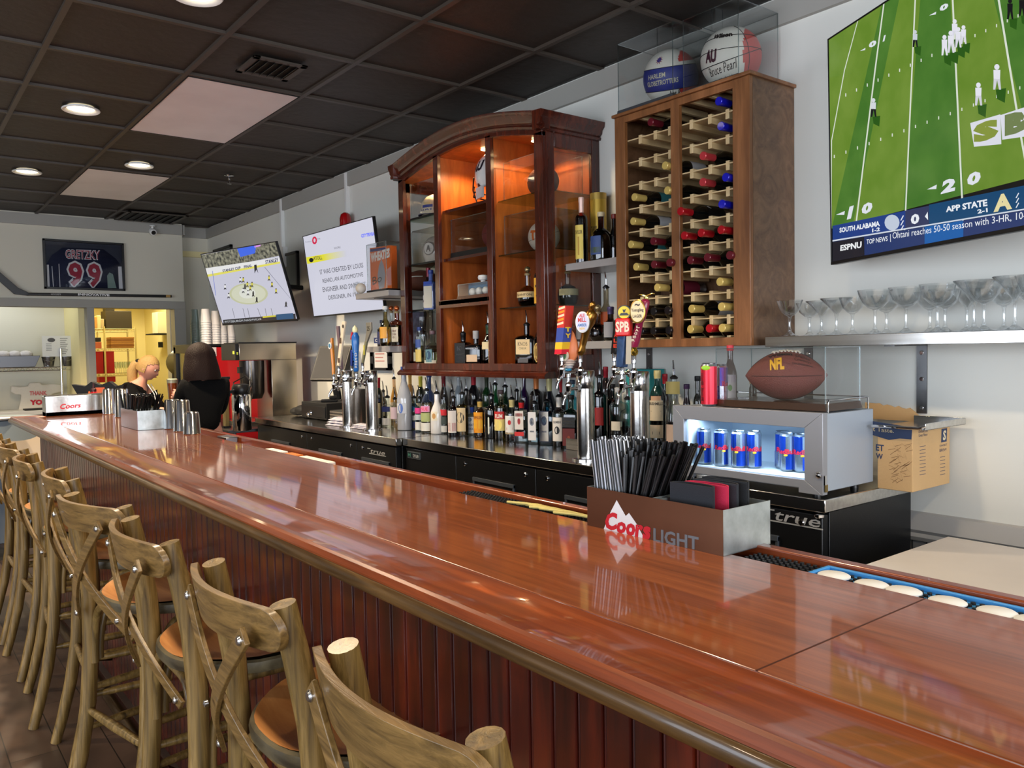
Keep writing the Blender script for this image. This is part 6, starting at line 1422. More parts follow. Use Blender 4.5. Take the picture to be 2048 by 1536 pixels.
# ================================================================ beer towers and taps
def tower(name, label, u, vt, y=2.42, r=.039):
    p = aty(u, 800, y); zt = aty(u, vt, y).z
    t = T(name, label, 'beer tower', (p.x, y, GZ+.0005), 0, 'steel beer towers')
    h = zt-GZ
    MB().lathe([(r, .006), (r, h*.80)], STEEL, 32, cap=False).build('column', t, ang=50)
    b = MB(); b.lathe([(r+.001, h*.80), (r+.0015, h*.802), (r+.0015, h-.004), (r-.002, h), (.001, h+.001)], STEEL, 32); b.build('cap', t, ang=50)
    MB().lathe([(r+.022, 0), (r+.022, .006), (r+.004, .009)], CHROME, 32).build('base_flange', t)
    return p.x, y, r
def faucet(px_, z, hx, hy, tower_pos, label, group, build):
    # px_: world x,y of the lever; z: height of its shank
    tx, ty, r = tower_pos
    t = T('beer_tap', label, 'beer tap', (hx, hy, z), 0, group)
    b = MB(); d = Vector((tx-hx, ty-hy, 0)); L = d.length; d.normalize(); e = d*(L-r*.9)
    b.tube([(0, 0, 0), e*.5, e], [.009, .007, .008], CHROME, 12); b.lathe([(.016, -.004), (.016, .004)], CHROME, 16, Matrix.Translation(e*.86) @ d.to_track_quat('Z', 'Y').to_matrix().to_4x4()); b.build('shank', t)
    b = MB(); b.lathe([(.006, -.022), (.011, -.018), (.012, .010), (.015, .014), (.015, .020), (.010, .026), (.007, .032)], CHROME, 18)
    f = -d; b.tube([(0, 0, -.010), f*.014+Vector((0, 0, -.022)), f*.030+Vector((0, 0, -.048)), f*.034+Vector((0, 0, -.066))], [.009, .0085, .0065, .0062], CHROME, 12); b.build('spout', t)
    b = MB(); b.lathe([(.005, .026), (.0055, .046), (.0095, .050), (.0095, .080), (.007, .084)], CHROME, 14); b.build('lever', t)
    build(t)
    return t
TL1 = tower('beer_tower', 'steel beer tower at the far left of the back bar', 696, 741)
TL2 = tower('beer_tower', 'steel beer tower beside the folded white towel', 743.5, 741)
TR1 = tower('beer_tower', 'steel beer tower left of the pair behind the straws', 1171, 741)
TR2 = tower('beer_tower', 'steel beer tower right of the pair behind the straws', 1279, 743)
def hmap(t, x, y, z, vt, u_top, y_):   # height and lean of a handle from the frame
    p = aty(u_top, vt, y_); return p.x-x, p.z-z
def slabh(t, dx, h, w0, w1, th, m, z0=.078, nm='handle', n=1):
    b = MB(); vs = []
    K = 8
    for i in range(K+1):
        f = i/K; w = (w0+(w1-w0)*f)/2; z = z0+(h-z0)*f; x = dx*f
        vs += [(x-w, -th/2, z), (x+w, -th/2, z), (x+w, th/2, z), (x-w, th/2, z)]
    fs = [(i*4+k, i*4+(k+1) % 4, (i+1)*4+(k+1) % 4, (i+1)*4+k) for i in range(K) for k in range(4)]+[(3, 2, 1, 0), (K*4, K*4+1, K*4+2, K*4+3)]
    b.add(vs, fs, m); return b.build(nm, t, bevel=.003)
def mkpos(u, v, y): p = aty(u, v, y); return p.x, p.y, p.z
ROT = .5
def tap(u, v, y, tw, ut, vt, label, fn, group):
    x, yy, z = mkpos(u, v, y); q = aty(ut, vt, y)
    def bld(t): fn(t, q.x-x, q.z-z)
    return faucet(None, z, x, yy, tw, label, group, bld)
GL, GR = 'beer taps of the left pair of towers', 'beer taps of the right pair of towers'
ORG2, CRE, BLU2, GGR = mat('tap_orange', (226, 140, 34), .35, coat=.5), mat('tap_cream', (222, 208, 184), .5), mat('tap_blue', (30, 100, 180), .3, coat=.5), mat('tap_green_grey', (120, 118, 92), .5)
def f_orange(t, dx, h):
    b = MB(); b.tube([(0, 0, .078), (dx*.3+.004, 0, h*.4), (dx*.7-.002, 0, h*.75), (dx, 0, h)], [.011, .012, .014, .010], ORG2, 12, flat=(1, .7)); b.build('handle', t)
    b = MB(); b.lathe([(.001, -.002), (.022, -.002), (.022, .003), (.001, .003)], WHITE, 18, MT(dx-.006, -.014, h-.05) @ RXm(PI/2)); b.lathe([(.001, .004), (.014, .004)], col((60, 120, 160), .4), 16, MT(dx-.006, -.014, h-.05) @ RXm(PI/2), cap=False); b.build('badge', t)
def f_cream(t, dx, h):
    o = slabh(t, dx, h, .036, .040, .014, CRE); b = MB(); b.lathe([(.001, .0), (.012, .0)], col((40, 30, 26), .5), 16, MT(dx*.93, -.0078, h-.03) @ RXm(PI/2), cap=False); b.box(dx*.5-.014, dx*.5+.014, -.0082, -.0076, h*.62, h*.72, col((90, 70, 56), .5)); b.box(dx*.2-.014, dx*.2+.014, -.0082, -.0076, .10, .13, col((90, 70, 56), .5)); b.build('badge', t)
def vword(b, s, x, dx, z0, z1, y, w, m):
    n = len(s)
    for i, ch in enumerate(s):
        zt_ = z1-(z1-z0)*i/n; zb_ = zt_-(z1-z0)/n*.72; xx = x+dx*((zt_+zb_)/2-z0)/(z1-z0)
        text_on(b, ch, lambda a, c: (xx-w/2+w*a, y, zb_+(zt_-zb_)*c), m, .05)
def f_blue(t, dx, h):
    b = MB(); b.lathe([(.014, .078), (.017, .09), (.018, h*.5), (.024, h*.68), (.025, h*.80), (.016, h*.86), (.012, h*.88)], BLU2, 20); b.build('handle', t)
    b = MB(); b.lathe([(.012, h*.87), (.018, h*.90), (.016, h*.95), (.001, h)], mat('tap_white', (226, 222, 180), .4), 16); b.tube([(.0, -.02, h*.88), (-.012, -.024, h*.76)], .006, col((200, 40, 50), .4), 6); b.build('finial', t)
    b = MB(); vword(b, 'PATTIER', 0, 0, .095, h*.58, -.0188, .017, WHITE); vword(b, 'PATTIER', .0, 0, .095, h*.58, -.0188, .017, WHITE)
    b2 = MB(); b2.v = [tuple(RZ(1.1) @ Vector(p)) for p in b.v]; b2.f = b.f; b2.m = b.m; b2.mats = b.mats; b.build('lettering', t); b2.build('side_lettering', t)
def f_grey(t, dx, h):
    slabh(t, dx*.6, h*.66, .020, .026, .014, GGR); b = MB(); b.prism([(dx*.6-.013, h*.64), (dx*.6+.013, h*.64), (dx+.034, h*.86), (dx+.032, h), (dx-.030, h), (dx-.026, h*.84)], -.006, .006, mat('tap_grey', (134, 130, 118), .4, .3), 'y'); b.build('paddle_head', t, bevel=.002); b = MB(); text_on(b, '25', lambda a, c: (dx-.018+.036*a, -.0066, h*.84+.03*c), col((60, 54, 46), .5), .03); b.box(dx*.35-.005, dx*.35+.008, -.0075, -.0068, h*.40, h*.58, col((206, 196, 60), .4)); b.build('badge', t)
def f_small(t, dx, h): slabh(t, dx, h, .022, .026, .012, mat('tap_deep_blue', (34, 60, 150), .4))
def f_brown(t, dx, h): slabh(t, dx, h, .026, .034, .014, mat('tap_mauve', (110, 90, 100), .5))
tap(668, 773, 2.34, TL1, 664, 676, 'beer tap with a curved orange handle at the far left', f_orange, GL)
tap(678, 757, 2.30, TL1, 689, 643, 'beer tap with a flat cream paddle handle, a round badge on top', f_cream, GL)
tap(684, 762, 2.40, TL1, 676, 652, 'beer tap with a mauve handle half hidden behind the cream paddle', f_brown, GL)
tap(713, 768, 2.32, TL2, 713, 650, 'beer tap with a tall blue lettered handle and pale finial', f_blue, GL)
tap(726, 752, 2.34, TL2, 738, 645, 'beer tap with a grey-green handle widening to a flat grey head', f_grey, GL)
tap(704, 756, 2.46, TL2, 704, 700, 'beer tap with a short dark blue handle behind the tall blue one', f_small, GL)
def f_box(t, dx, h):
    cols = [((206, 60, 50), .55, 1), ((60, 80, 160), .25, .55), ((236, 190, 50), .10, .25), ((216, 40, 60), 0, .10)]
    z0 = .078; b = MB(); w = .022
    for c, f0, f1 in cols:
        za, zb = z0+(h-z0)*f0, z0+(h-z0)*f1; xa, xb = dx*f0, dx*f1
        vs = [(xa-w, -w, za), (xa+w, -w, za), (xa+w, w, za), (xa-w, w, za), (xb-w, -w, zb), (xb+w, -w, zb), (xb+w, w, zb), (xb-w, w, zb)]
        b.add(vs, [(3, 2, 1, 0), (4, 5, 6, 7), (0, 1, 5, 4), (1, 2, 6, 5), (2, 3, 7, 6), (3, 0, 4, 7)], col(c, .4))
    b.build('handle', t); b = MB()
    for k in range(5):
        f = .60+.08*k; z = z0+(h-z0)*f; x = dx*f; b.add([(x-w, -w-.0006, z), (x+w*.8, -w-.0006, z+.006), (x+w*.8, -w-.0006, z+.016), (x-w, -w-.0006, z+.008)], [(0, 1, 2, 3)], col([(240, 210, 180), (236, 150, 50)][k % 2], .4))
    b2 = MB(); vword(b2, 'TASTY', 0, 0, z0+.06, h-.01, 0, .030, col((240, 200, 60), .4)); MM = Matrix.Translation((dx*.55+w+.0008, 0, 0)) @ RZ(PI/2); b.add([MM @ Vector(p) for p in b2.v], b2.f, col((240, 200, 60), .4)); b.build('print', t)
def f_hop(t, dx, h):
    b = MB(); n = 5; z0 = .078
    for k in range(n):
        za = z0+(h*.50-z0)*k/n; zb = z0+(h*.50-z0)*(k+1)/n; r = .016+.003*k; x = dx*.5*k/n
        b.lathe([(r*.8, za), (r*1.05, (za+zb)/2), (r*.85, zb)], mat('tap_shell_%d' % k, [(70, 160, 200), (200, 200, 206), (232, 218, 206), (232, 210, 196), (236, 214, 200)][k], .35), 18, MT(x, 0, 0))
    b.build('ribbed_stem', t, ang=50)
    b = MB(); b.lathe([(.022, h*.48), (.036, h*.56), (.040, h*.66), (.034, h*.78), (.018, h*.92), (.001, h)], mat('tap_shell_orange', (222, 130, 84), .4), 22, MT(dx*.6, 0, 0), sy=.55); b.build('leaf_head', t, ang=60)
    b = MB(); b.lathe([(.001, 0), (.024, 0), (.024, .006), (.001, .006)], CRE, 20, MT(dx*.5-.008, -.026, h*.56) @ RXm(PI/2)); b.lathe([(.001, .0065), (.015, .0065)], col((90, 130, 80), .4), 16, MT(dx*.5-.008, -.026, h*.56) @ RXm(PI/2), cap=False); b.build('badge', t)
GOLDM = mat('gold_metal', (176, 128, 62), .28, 1)
def ovalb(t, dx, z, w, h_, ring, face, words, y=-.022):
    b = MB(); n = 28; MM = MT(dx, y, z) @ RZ(ROT)
    P_ = lambda r, o: [(w/2*r*math.cos(2*PI*i/n), -o, h_/2*r*math.sin(2*PI*i/n)) for i in range(n)]
    vs = P_(1, -.006)+P_(1, .004)+P_(.86, .006); b.add(vs, [(i, (i+1) % n, n+(i+1) % n, n+i) for i in range(n)]+[(n+i, n+(i+1) % n, 2*n+(i+1) % n, 2*n+i) for i in range(n)]+[tuple(range(n))], ring, MM)
    b.add(P_(.88, .0062), [tuple(range(n))], face, MM)
    for (s, x0, x1, z0, z1, m) in words: text_on(b, s, lambda a, c: MM @ Vector((x0+(x1-x0)*a, -.0072, z0+(z1-z0)*c)), m, .02)
    b.build('oval_badge', t, ang=30)
def f_gold(t, dx, h):
    b = MB(); z0 = .078
    pr = [(.010, z0), (.017, z0+.01), (.019, z0+.02), (.014, z0+.035), (.015, z0+.05), (.0165, h*.50), (.018, h*.62), (.030, h*.70), (.032, h*.82), (.018, h*.87), (.010, h*.90), (.016, h*.94), (.012, h*.975), (.005, h)]
    n = 18; vs = []; 
    for r, z in pr:
        for i in range(n): vs.append((r*math.cos(2*PI*i/n)+dx*(z-z0)/(h-z0), r*math.sin(2*PI*i/n), z))
    b.add(vs, [(j*n+i, j*n+(i+1) % n, (j+1)*n+(i+1) % n, (j+1)*n+i) for j in range(len(pr)-1) for i in range(n)]+[tuple((len(pr)-1)*n+i for i in range(n))], GOLDM); b.build('handle', t, ang=60)
    ovalb(t, dx*.66, h*.72, .060, .088, WHITE, col((206, 206, 230), .4), [('MILL', -.018, .018, .0, .018, col((206, 60, 50), .4)), ('ALE', -.012, .012, .020, .034, col((206, 60, 50), .4)), ('AMBER', -.020, .020, -.018, -.006, col((70, 120, 180), .4)), ('NEW', -.012, .012, -.032, -.022, col((226, 190, 60), .4))], -.034)
def f_spb(t, dx, h):
    slabh(t, dx*.55, h*.66, .034, .040, .034, mat('tap_navy_sleeve', (44, 70, 110), .4, var=.5, vs=(40, 40, 18)), nm='wrapped_sleeve')
    b = MB(); b.prism([(dx*.55+.021, .09), (dx*.62+.025, h*.62), (dx*.62+.024, h*.62), (dx*.55+.020, .09)], -.014, .014, CRE, 'y'); b.build('side_label', t)
    b = MB(); b.box(-.034, .026, -.024, .024, h*.62, h*.84, mat('tap_red', (206, 30, 26), .35), MT(dx*.75, 0, 0) @ RZ(ROT)); rb = b.build('red_block', t, bevel=.006)
    b = MB(); MM = MT(dx*.75, 0, 0) @ RZ(ROT); text_on(b, 'SPB', lambda a, c: MM @ Vector((-.031+.054*a, -.0252, h*.67+h*.13*c)), CRE, .03); b.build('lettering', rb)
    b = MB(); MM = MT(dx*.9, -.004, h*.91) @ RZ(ROT) @ RXm(PI/2); b.lathe([(.001, -.014), (.028, -.014), (.028, .012), (.001, .012)], BLACK, 24, MM); b.lathe([(.001, .0125), (.024, .0125)], col((226, 200, 40), .4), 24, MM, cap=False); b.build('round_badge', t)
    b = MB(); MM = MT(dx*.9, -.004, h*.91) @ RZ(ROT); b.prism([(-.02, -.012), (.02, -.012), (.012, -.002), (-.012, -.002)], -.0135, -.0128, BLACK, 'y', MM); b.prism([(-.003, 0), (.004, 0), (.008, .014), (.002, .010), (-.006, .012)], -.0135, -.0128, BLACK, 'y', MM); b.build('badge_print', t)
def f_black(t, dx, h): 
    slabh(t, dx, h, .030, .034, .016, BLACK); b = MB(); vword(b, 'ALE', dx*.5, dx*.3, h*.45, h*.75, -.0088, .02, col((200, 60, 40), .4)); b.build('lettering', t)
MAR = mat('tap_maroon', (134, 24, 60), .3, coat=.6)
def f_yu(t, dx, h):
    b = MB(); b.lathe([(.008, .078), (.016, .086), (.018, .096), (.012, .108), (.015, .116)], mat('gold_ferrule', (214, 178, 80), .25, 1), 18); b.build('ferrule', t)
    b = MB(); z0 = .112; pr = [(.018, z0), (.021, z0+.02), (.019, h*.5), (.016, h*.66), (.022, h*.70), (.024, h*.90), (.012, h*.94)]
    n = 18; vs = [(r*math.cos(2*PI*i/n)+dx*(z-z0)/(h-z0), r*.8*math.sin(2*PI*i/n), z) for r, z in pr for i in range(n)]
    b.add(vs, [(j*n+i, j*n+(i+1) % n, (j+1)*n+(i+1) % n, (j+1)*n+i) for j in range(len(pr)-1) for i in range(n)]+[tuple((len(pr)-1)*n+i for i in range(n))], MAR); b.build('handle', t, ang=60)
    ovalb(t, dx*.74, h*.79, .060, .092, mat('gold_rim', (190, 150, 70), .3, .8), col((226, 206, 160), .4), [('Yuengling', -.024, .024, -.004, .012, col((60, 40, 30), .4)), ('LAGER', -.018, .018, -.024, -.012, col((60, 40, 30), .4)), ('~', -.010, .010, .020, .030, col((60, 40, 30), .4))], -.030)
    b = MB(); GG = mat('eagle_gold', (214, 190, 110), .25, 1)
    X = dx*.98; b.ball((X, 0, h*.955), .010, GG, 12, 8, (1, .8, 1.3))
    for s_ in (-1, 1): b.tube([(X, 0, h*.965), (X+s_*.014, 0, h*.985), (X+s_*.032, .0, h*1.0), (X+s_*.044, 0, h*.99)], [.005, .004, .003, .001], GG, 8)
    b.build('eagle_finial', t)
    b = MB(); vword(b, 'LAGER', dx*.15, dx*.45, z0+.02, h*.62, -.0172, .018, CRE); b.build('lettering', t)
tap(1124, 745, 2.28, TR1, 1133, 612, 'beer tap with a square red, yellow and blue box handle', f_box, GR)
tap(1137, 778, 2.32, TR1, 1147, 658, 'beer tap with an orange leaf-shaped head on a ribbed white stem', f_hop, GR)
tap(1161, 748, 2.33, TR1, 1186, 603, 'beer tap with a turned gold handle and an oval white badge', f_gold, GR)
tap(1229, 746, 2.40, TR2, 1236, 640, 'beer tap with a flat black handle behind the SPB one', f_black, GR)
tap(1244, 774, 2.30, TR2, 1252, 610, 'beer tap with a red SPB block and a round yellow badge', f_spb, GR)
tap(1268, 752, 2.33, TR2, 1293, 588, 'beer tap with a maroon lager handle and a gold eagle on top', f_yu, GR)
# drip tray between the left towers
t = T('drip_splash', 'low steel splash box between the two left beer towers', 'drip tray', (0, 0, GZ))
a, c = aty(708, 850, 2.47), aty(733, 850, 2.47); b = MB(); b.box(a.x, c.x, 2.44, 2.50, .0005, .25, mat('splash_steel', (150, 140, 130), .2, 1)); b.build('splash_plate', t)
# folded towels
TW = mat('towel_white', (214, 210, 224), .9, bump=.4, bs=180)
def towel(label, u, v, w, d, h, rz):
    p = atz(u, v, GZ); t = MB(); N = 16
    for k in range(3):
        vs = []; zz = .0008+k*h/3
        for j in range(9):
            for i in range(N+1):
                x = (-.5+i/N)*w*(1-.08*k); y = (-.5+j/8)*d*(1-.08*k); e = (1-abs(2*i/N-1)**6)*(1-abs(2*j/8-1)**6)
                vs.append((x+.006*math.sin(j*1.9+k), y+.005*math.sin(i*1.3), zz+h/3*e*(.9+.3*math.sin(i*.9+j*.7+k))))
        n_ = (N+1)*9
        fs = [(j*(N+1)+i, j*(N+1)+i+1, (j+1)*(N+1)+i+1, (j+1)*(N+1)+i) for j in range(8) for i in range(N)]
        low = [(x, y, zz) for x, y, _ in vs]; 
        t.add(vs, fs, TW)
    o = t.build('bar_towel', None, solid=.002); o.location = (p.x, p.y+d/2, GZ+.002); o.rotation_euler[2] = rz; tag(o, label, 'towel', 'folded towels by the left beer towers')
towel('crumpled folded white towel left of the left beer towers', 668, 852, .24, .13, .05, .1)
towel('flat folded pinkish white towel in front of the left beer towers', 716, 858, .22, .10, .026, .05)
# ================================================================ liquor on the back bar
# stepped steel riser behind the right towers
RZ_ = GZ+.055
t = T('bottle_riser', 'low steel step along the wall that lifts the bottles behind the straws', 'riser', (0, 0, 0))
MB().box(-2.92, fx0-.02, 2.60, WY-.012, GZ+.0005, RZ_, STEEL).build('step', t, bevel=.002)
def fb(label, u, vb, vt, w, **k):
    k.setdefault('rz', .5); return bpx(label, u, vb, vt, w*1.22 if w < 30 else w, z=GZ+.0005, **k)
G_ = (238, 244, 242)
fb('slim dark wine-like bottle with red foil and a cream label by the left towers', 759, 846, 753, 13, kind='std', g=(26, 34, 24), opq=True, labs=[(.12, .45, .9, CRM), (.48, .54, .9, (40, 50, 100))], cap=('foil', (150, 16, 30), .72))
fb('clear bottle with a blue collar and white lower label beside the frosted one', 776, 853, 772, 19, kind='flat', labs=[(.06, .30, .95, WHL), (.52, .70, .95, (40, 52, 110))], cap=('spout', 0))
fb('clear bottle with a pale pink label just left of the frosted bottle', 791, 854, 775, 15, kind='std', labs=[(.30, .72, .9, (222, 200, 216))], cap=('spout', 0))
fb('tall frosted white glass bottle with a blue cap in the front row', 810, 860, 733, 30, kind='bell', g=(172, 174, 180), opq=True, rn=.016, labs=[(.28, .44, .8, (206, 210, 216))], txts=[('*', .28, .44, .35, (90, 120, 190))], cap=('cap', (50, 80, 150)))
fb('clear bottle with a round blue emblem right of the frosted bottle', 829, 858, 772, 20, kind='std', g=(200, 220, 236), l=(196, 216, 234), lv=.8, labs=[(.05, .25, .9, (50, 60, 120)), (.3, .45, .9, (220, 220, 226))], txts=[('*', .58, .76, .7, (60, 120, 170))], cap=('spout', 0))
fb('small clear bottle with a magenta label strip in the front row', 840, 863, 772, 15, kind='flat', labs=[(.06, .30, .9, WHL), (.36, .52, .9, (190, 200, 206)), (.55, .72, .9, (222, 60, 140))], cap=('spout', 0))
fb('clear round-shouldered bottle with stacked pink and green label panels', 855, 865, 756, 20, kind='flat', l=(236, 214, 170), lv=.7, labs=[(.05, .24, .95, WHL), (.27, .48, .95, (170, 180, 120)), (.50, .64, .95, (226, 150, 190))], txts=[('NUE', .53, .61, .6, (230, 60, 90))], cap=('spout', 0))
fb('opaque white bottle with a yellow emblem in the front row', 875, 867, 762, 22, kind='bell', g=(232, 230, 226), opq=True, labs=[(.34, .56, .5, (236, 226, 200))], txts=[('*', .38, .52, .3, (200, 150, 90))], cap=('spout', 0))
fb('clear bottle with a red square label panel right of the white bottle', 890, 867, 768, 16, kind='flat', labs=[(.05, .22, .9, WHL), (.26, .46, .9, (70, 80, 76)), (.50, .66, .9, (206, 40, 50))], cap=('spout', 0))
fb('dark berry liqueur bottle with a white and red label in the front row', 908, 872, 770, 19, kind='flat', g=(150, 60, 50), l=(74, 10, 12), lv=.7, labs=[(.10, .68, .9, (214, 206, 200)), (.14, .36, .91, (150, 30, 26))], cap=('spout', 0))
fb('bottle with a cream label and a black ring emblem in the front row', 926, 872, 762, 20, kind='flat', l=(216, 190, 120), lv=.74, labs=[(.12, .68, .95, (214, 190, 146))], txts=[('*', .32, .58, .7, (26, 26, 30)), ('W', .38, .52, .35, (206, 190, 150))], cap=('spout', 0))
fb('short clear vodka bottle with an arched white label and blue collar', 945, 870, 788, 18, kind='flat', labs=[(.08, .66, .9, (226, 226, 226))], txts=[('*', .50, .64, .4, (130, 150, 170)), ('WHEAT', .34, .42, .7, (50, 70, 110)), ('VODKA', .20, .28, .6, (50, 70, 110))], cap=('foilspout', (40, 70, 160), .80))
fb('dark brown coffee liqueur bottle with an arched yellow and orange label', 961, 873, 776, 22, kind='taper', g=(34, 20, 12), opq=True, labs=[(.12, .70, .8, (226, 150, 30)), (.24, .48, .82, (236, 196, 60))], txts=[('KAHLUA', .52, .60, .7, (120, 40, 20)), ('-', .12, .20, .5, (200, 50, 30))], cap=('foilspout', (206, 170, 90), .84))
fb('black apothecary-style gin bottle with a white diamond label', 984, 876, 765, 25, kind='flat', g=(12, 12, 14), opq=True, labs=[(.10, .11, .2, (12, 12, 14))], txts=[('^', .10, .52, .85, (222, 222, 206))], cap=('spout', 0))
fb('rum bottle with a red-topped round yellow label in the front row', 1003, 879, 780, 22, kind='flat', g=(220, 214, 190), l=(222, 206, 150), lv=.7, labs=[(.20, .44, .95, (232, 210, 130)), (.44, .60, .9, (190, 40, 40))], txts=[('*', .22, .42, .5, (240, 220, 120)), ('RUM', .46, .55, .6, (240, 230, 220))], cap=('cap', (90, 70, 70)))
fb('clear whiskey bottle with a gold neck and a white label with a red figure', 1025, 882, 771, 23, kind='flat', l=(196, 90, 50), lv=.30, labs=[(.20, .62, 1.0, (228, 226, 220)), (.18, .22, 1.0, (206, 180, 140))], txts=[('*', .40, .52, .25, (190, 40, 40)), ('-', .28, .34, .5, (190, 60, 50))], cap=('foilspout', (206, 190, 130), .82))
fb('clear gin bottle with a red collar and a red-figured label', 1044, 885, 776, 22, kind='flat', sq=True, labs=[(.34, .80, .75, (222, 214, 206)), (.18, .28, .8, (206, 50, 50))], txts=[('*', .46, .62, .25, (196, 44, 50)), ('-', .66, .74, .6, (196, 50, 50))], cap=('foilspout', (196, 36, 40), .86))
fb('clear square gin bottle with a tall white label left of the teal one', 1070, 887, 778, 24, kind='flat', sq=True, g=(226, 240, 240), labs=[(.10, .80, .6, (226, 224, 224))], txts=[('*', .46, .66, .35, (130, 140, 160)), ('*', .50, .62, .22, (226, 224, 224)), ('-', .3, .34, .3, (120, 130, 150))], cap=('spout', 0))
fb('teal glass gin bottle with a tall white oval-emblem label', 1095, 889, 774, 28, kind='flat', sq=True, g=(120, 186, 200), l=(110, 180, 196), lv=.85, labs=[(.08, .80, .62, (24, 34, 60)), (.10, .78, .54, (228, 228, 226))], txts=[('*', .46, .68, .38, (30, 50, 90)), ('*', .50, .64, .24, (120, 170, 196)), ('-', .3, .34, .3, (90, 100, 130))], cap=('spout', 0))
fb('clear whiskey bottle with a plain white label bearing a black patch', 1119, 893, 764, 22, kind='flat', l=(130, 40, 16), lv=.14, labs=[(.12, .60, .95, (228, 222, 214))], txts=[('*', .26, .42, .4, (24, 24, 26)), ('BUMBU', .48, .53, .6, (90, 90, 90))], cap=('foilspout', (210, 206, 200), .80))
fb('square scotch bottle with a slanted black label over a dark red one', 1143, 896, 790, 26, kind='flat', sq=True, g=(110, 130, 110), l=(80, 20, 12), lv=.5, labs=[(.06, .40, .9, (96, 26, 22)), (.42, .62, 1.0, (20, 20, 22))], txts=[('-', .53, .545, .9, (200, 190, 170)), ('-', .47, .485, .9, (200, 190, 170)), ('*', .14, .26, .2, (180, 90, 60))], cap=('cap', (20, 20, 20)))
BACK = [(768, 762, 12, 'std', (20, 26, 20), (16, 16, 20), 'dark slim bottle behind the blue-collared one', 'spout'), (790, 736, 14, 'bell', (190, 140, 60), (120, 80, 30), 'amber bottle with twin pourers behind the frosted one', 'spout'), (822, 744, 15, 'std', (150, 110, 60), (176, 140, 70), 'brown bottle with a tan neck behind the frosted bottle', 'foil'),
        (843, 750, 17, 'std', (30, 34, 26), (190, 180, 60), 'dark bottle with a yellow neck band behind the round blue emblem', 'foil'), (860, 748, 28, 'squat', (74, 90, 130), (50, 70, 130), 'wide blue-grey round bottle behind the pink panels', 'cap'), (889, 748, 18, 'bell', (40, 22, 16), (120, 20, 30), 'dark liqueur bottle with a wine-red neck behind the white bottle', 'foil'),
        (919, 752, 16, 'slim', (150, 160, 166), (190, 196, 200), 'pale grey frosted bottle at the back behind the ring emblem', 'foil'), (934, 757, 18, 'std', (60, 54, 44), (30, 30, 30), 'brown bottle at the back between the ring emblem and vodka labels', 'spout'), (949, 745, 22, 'taper', (24, 20, 24), (170, 22, 40), 'black bottle with a red neck behind the arched white vodka label', 'foil'),
        (975, 747, 18, 'std', (24, 60, 30), (40, 50, 30), 'green bottle at the back behind the black apothecary bottle', 'foil'), (992, 744, 20, 'std', (16, 84, 40), (20, 40, 34), 'bright green bottle at the back right of the black apothecary bottle', 'spout'), (1012, 748, 22, 'std', (18, 48, 28), (20, 20, 22), 'dark green broad bottle behind the rum bottle', 'spout'),
        (1050, 748, 18, 'std', (44, 20, 60), (80, 40, 130), 'bottle with a purple cap at the back behind the red-collared gin', 'cap'), (1074, 746, 24, 'flat', (30, 24, 22), (206, 120, 60), 'dark bottle with an orange neck at the back behind the clear gin', 'foil'), (1100, 752, 26, 'bell', (26, 28, 36), (206, 196, 140), 'dark round bottle with a cream neck behind the teal gin', 'foil'),
        (1122, 754, 18, 'std', (50, 24, 20), (170, 30, 34), 'bottle with a red cap at the back under the cabinet corner', 'foil'), (1146, 760, 24, 'flat', (60, 150, 160), (40, 60, 80), 'teal bottle at the back behind the scotch bottle', 'cap'), (1035, 756, 16, 'std', (30, 30, 26), (60, 60, 40), 'slim dark bottle at the back between the gold neck and the rum', 'spout'), (906, 760, 14, 'std', (44, 30, 20), (20, 20, 20), 'brown bottle at the back behind the berry liqueur', 'spout')]
for (u, vt, w, kd, gc, cc, lab, ck) in BACK:
    yb = 2.835; x = aty(u, 800, yb).x; vb = proj((x, yb, GZ))[1]
    bpx(lab, u, vb, vt, w*1.15, y=yb, z=GZ+.0005, kind=kd, g=gc, opq=True, labs=[(.15, .45, .9, (170, 160, 140))], cap=(ck, cc) if ck != 'foil' else ('foil', cc, .78))
# right group, on the steel step
def rb(label, u, vb, vt, w, **k):
    k.setdefault('rz', .5); return bpx(label, u, vb, vt, w*1.12, z=RZ_+.0005, **k)
rb('tall dark bottle with a red label between the two right towers', 1201, 873, 724, 28, kind='flat', g=(70, 50, 44), l=(40, 14, 10), lv=.72, labs=[(.20, .50, .7, (150, 30, 26))], cap=('spout', 0))
rb('dark bottle with a tall red foil cap behind the right towers', 1213, 868, 730, 20, y=2.84, kind='slim', g=(24, 14, 14), opq=True, cap=('foil', (160, 20, 36), .76))
rb('dark amber bottle behind the handled jug by the right towers', 1226, 868, 768, 24, y=2.84, kind='flat', g=(90, 40, 20), l=(70, 20, 8), cap=('cap', (30, 20, 20)))
rb('clear handled jug of whiskey with a small white label between the right towers', 1238, 879, 775, 34, kind='flat', l=(120, 40, 12), lv=.36, labs=[(.20, .38, .6, (222, 214, 196))], cap=('cap', (190, 190, 190)))
rb('clear bottle with a low amber fill directly left of the right tower', 1256, 882, 766, 28, y=2.70, kind='flat', l=(150, 60, 16), lv=.34, cap=('spout', 0))
rb('irish whiskey bottle with arched cream labels right of the towers', 1316, 886, 737, 31, kind='taper', g=(200, 216, 206), l=(70, 34, 16), lv=.66, labs=[(.08, .26, .85, (216, 190, 150)), (.32, .60, .85, (216, 196, 160)), (.60, .66, .6, (206, 160, 120))], txts=[('BUSHMILLS', .535, .575, .8, (50, 40, 30)), ('-', .13, .17, .4, (50, 40, 30)), ('-', .44, .46, .6, (120, 100, 80))], cap=('foil', (206, 190, 130), .90), rn=.014)
rb('slim bottle with a small red cap behind the irish whiskey', 1331, 876, 744, 14, y=2.86, kind='std', g=(120, 60, 50), l=(110, 30, 24), cap=('foil', (170, 20, 34), .86))
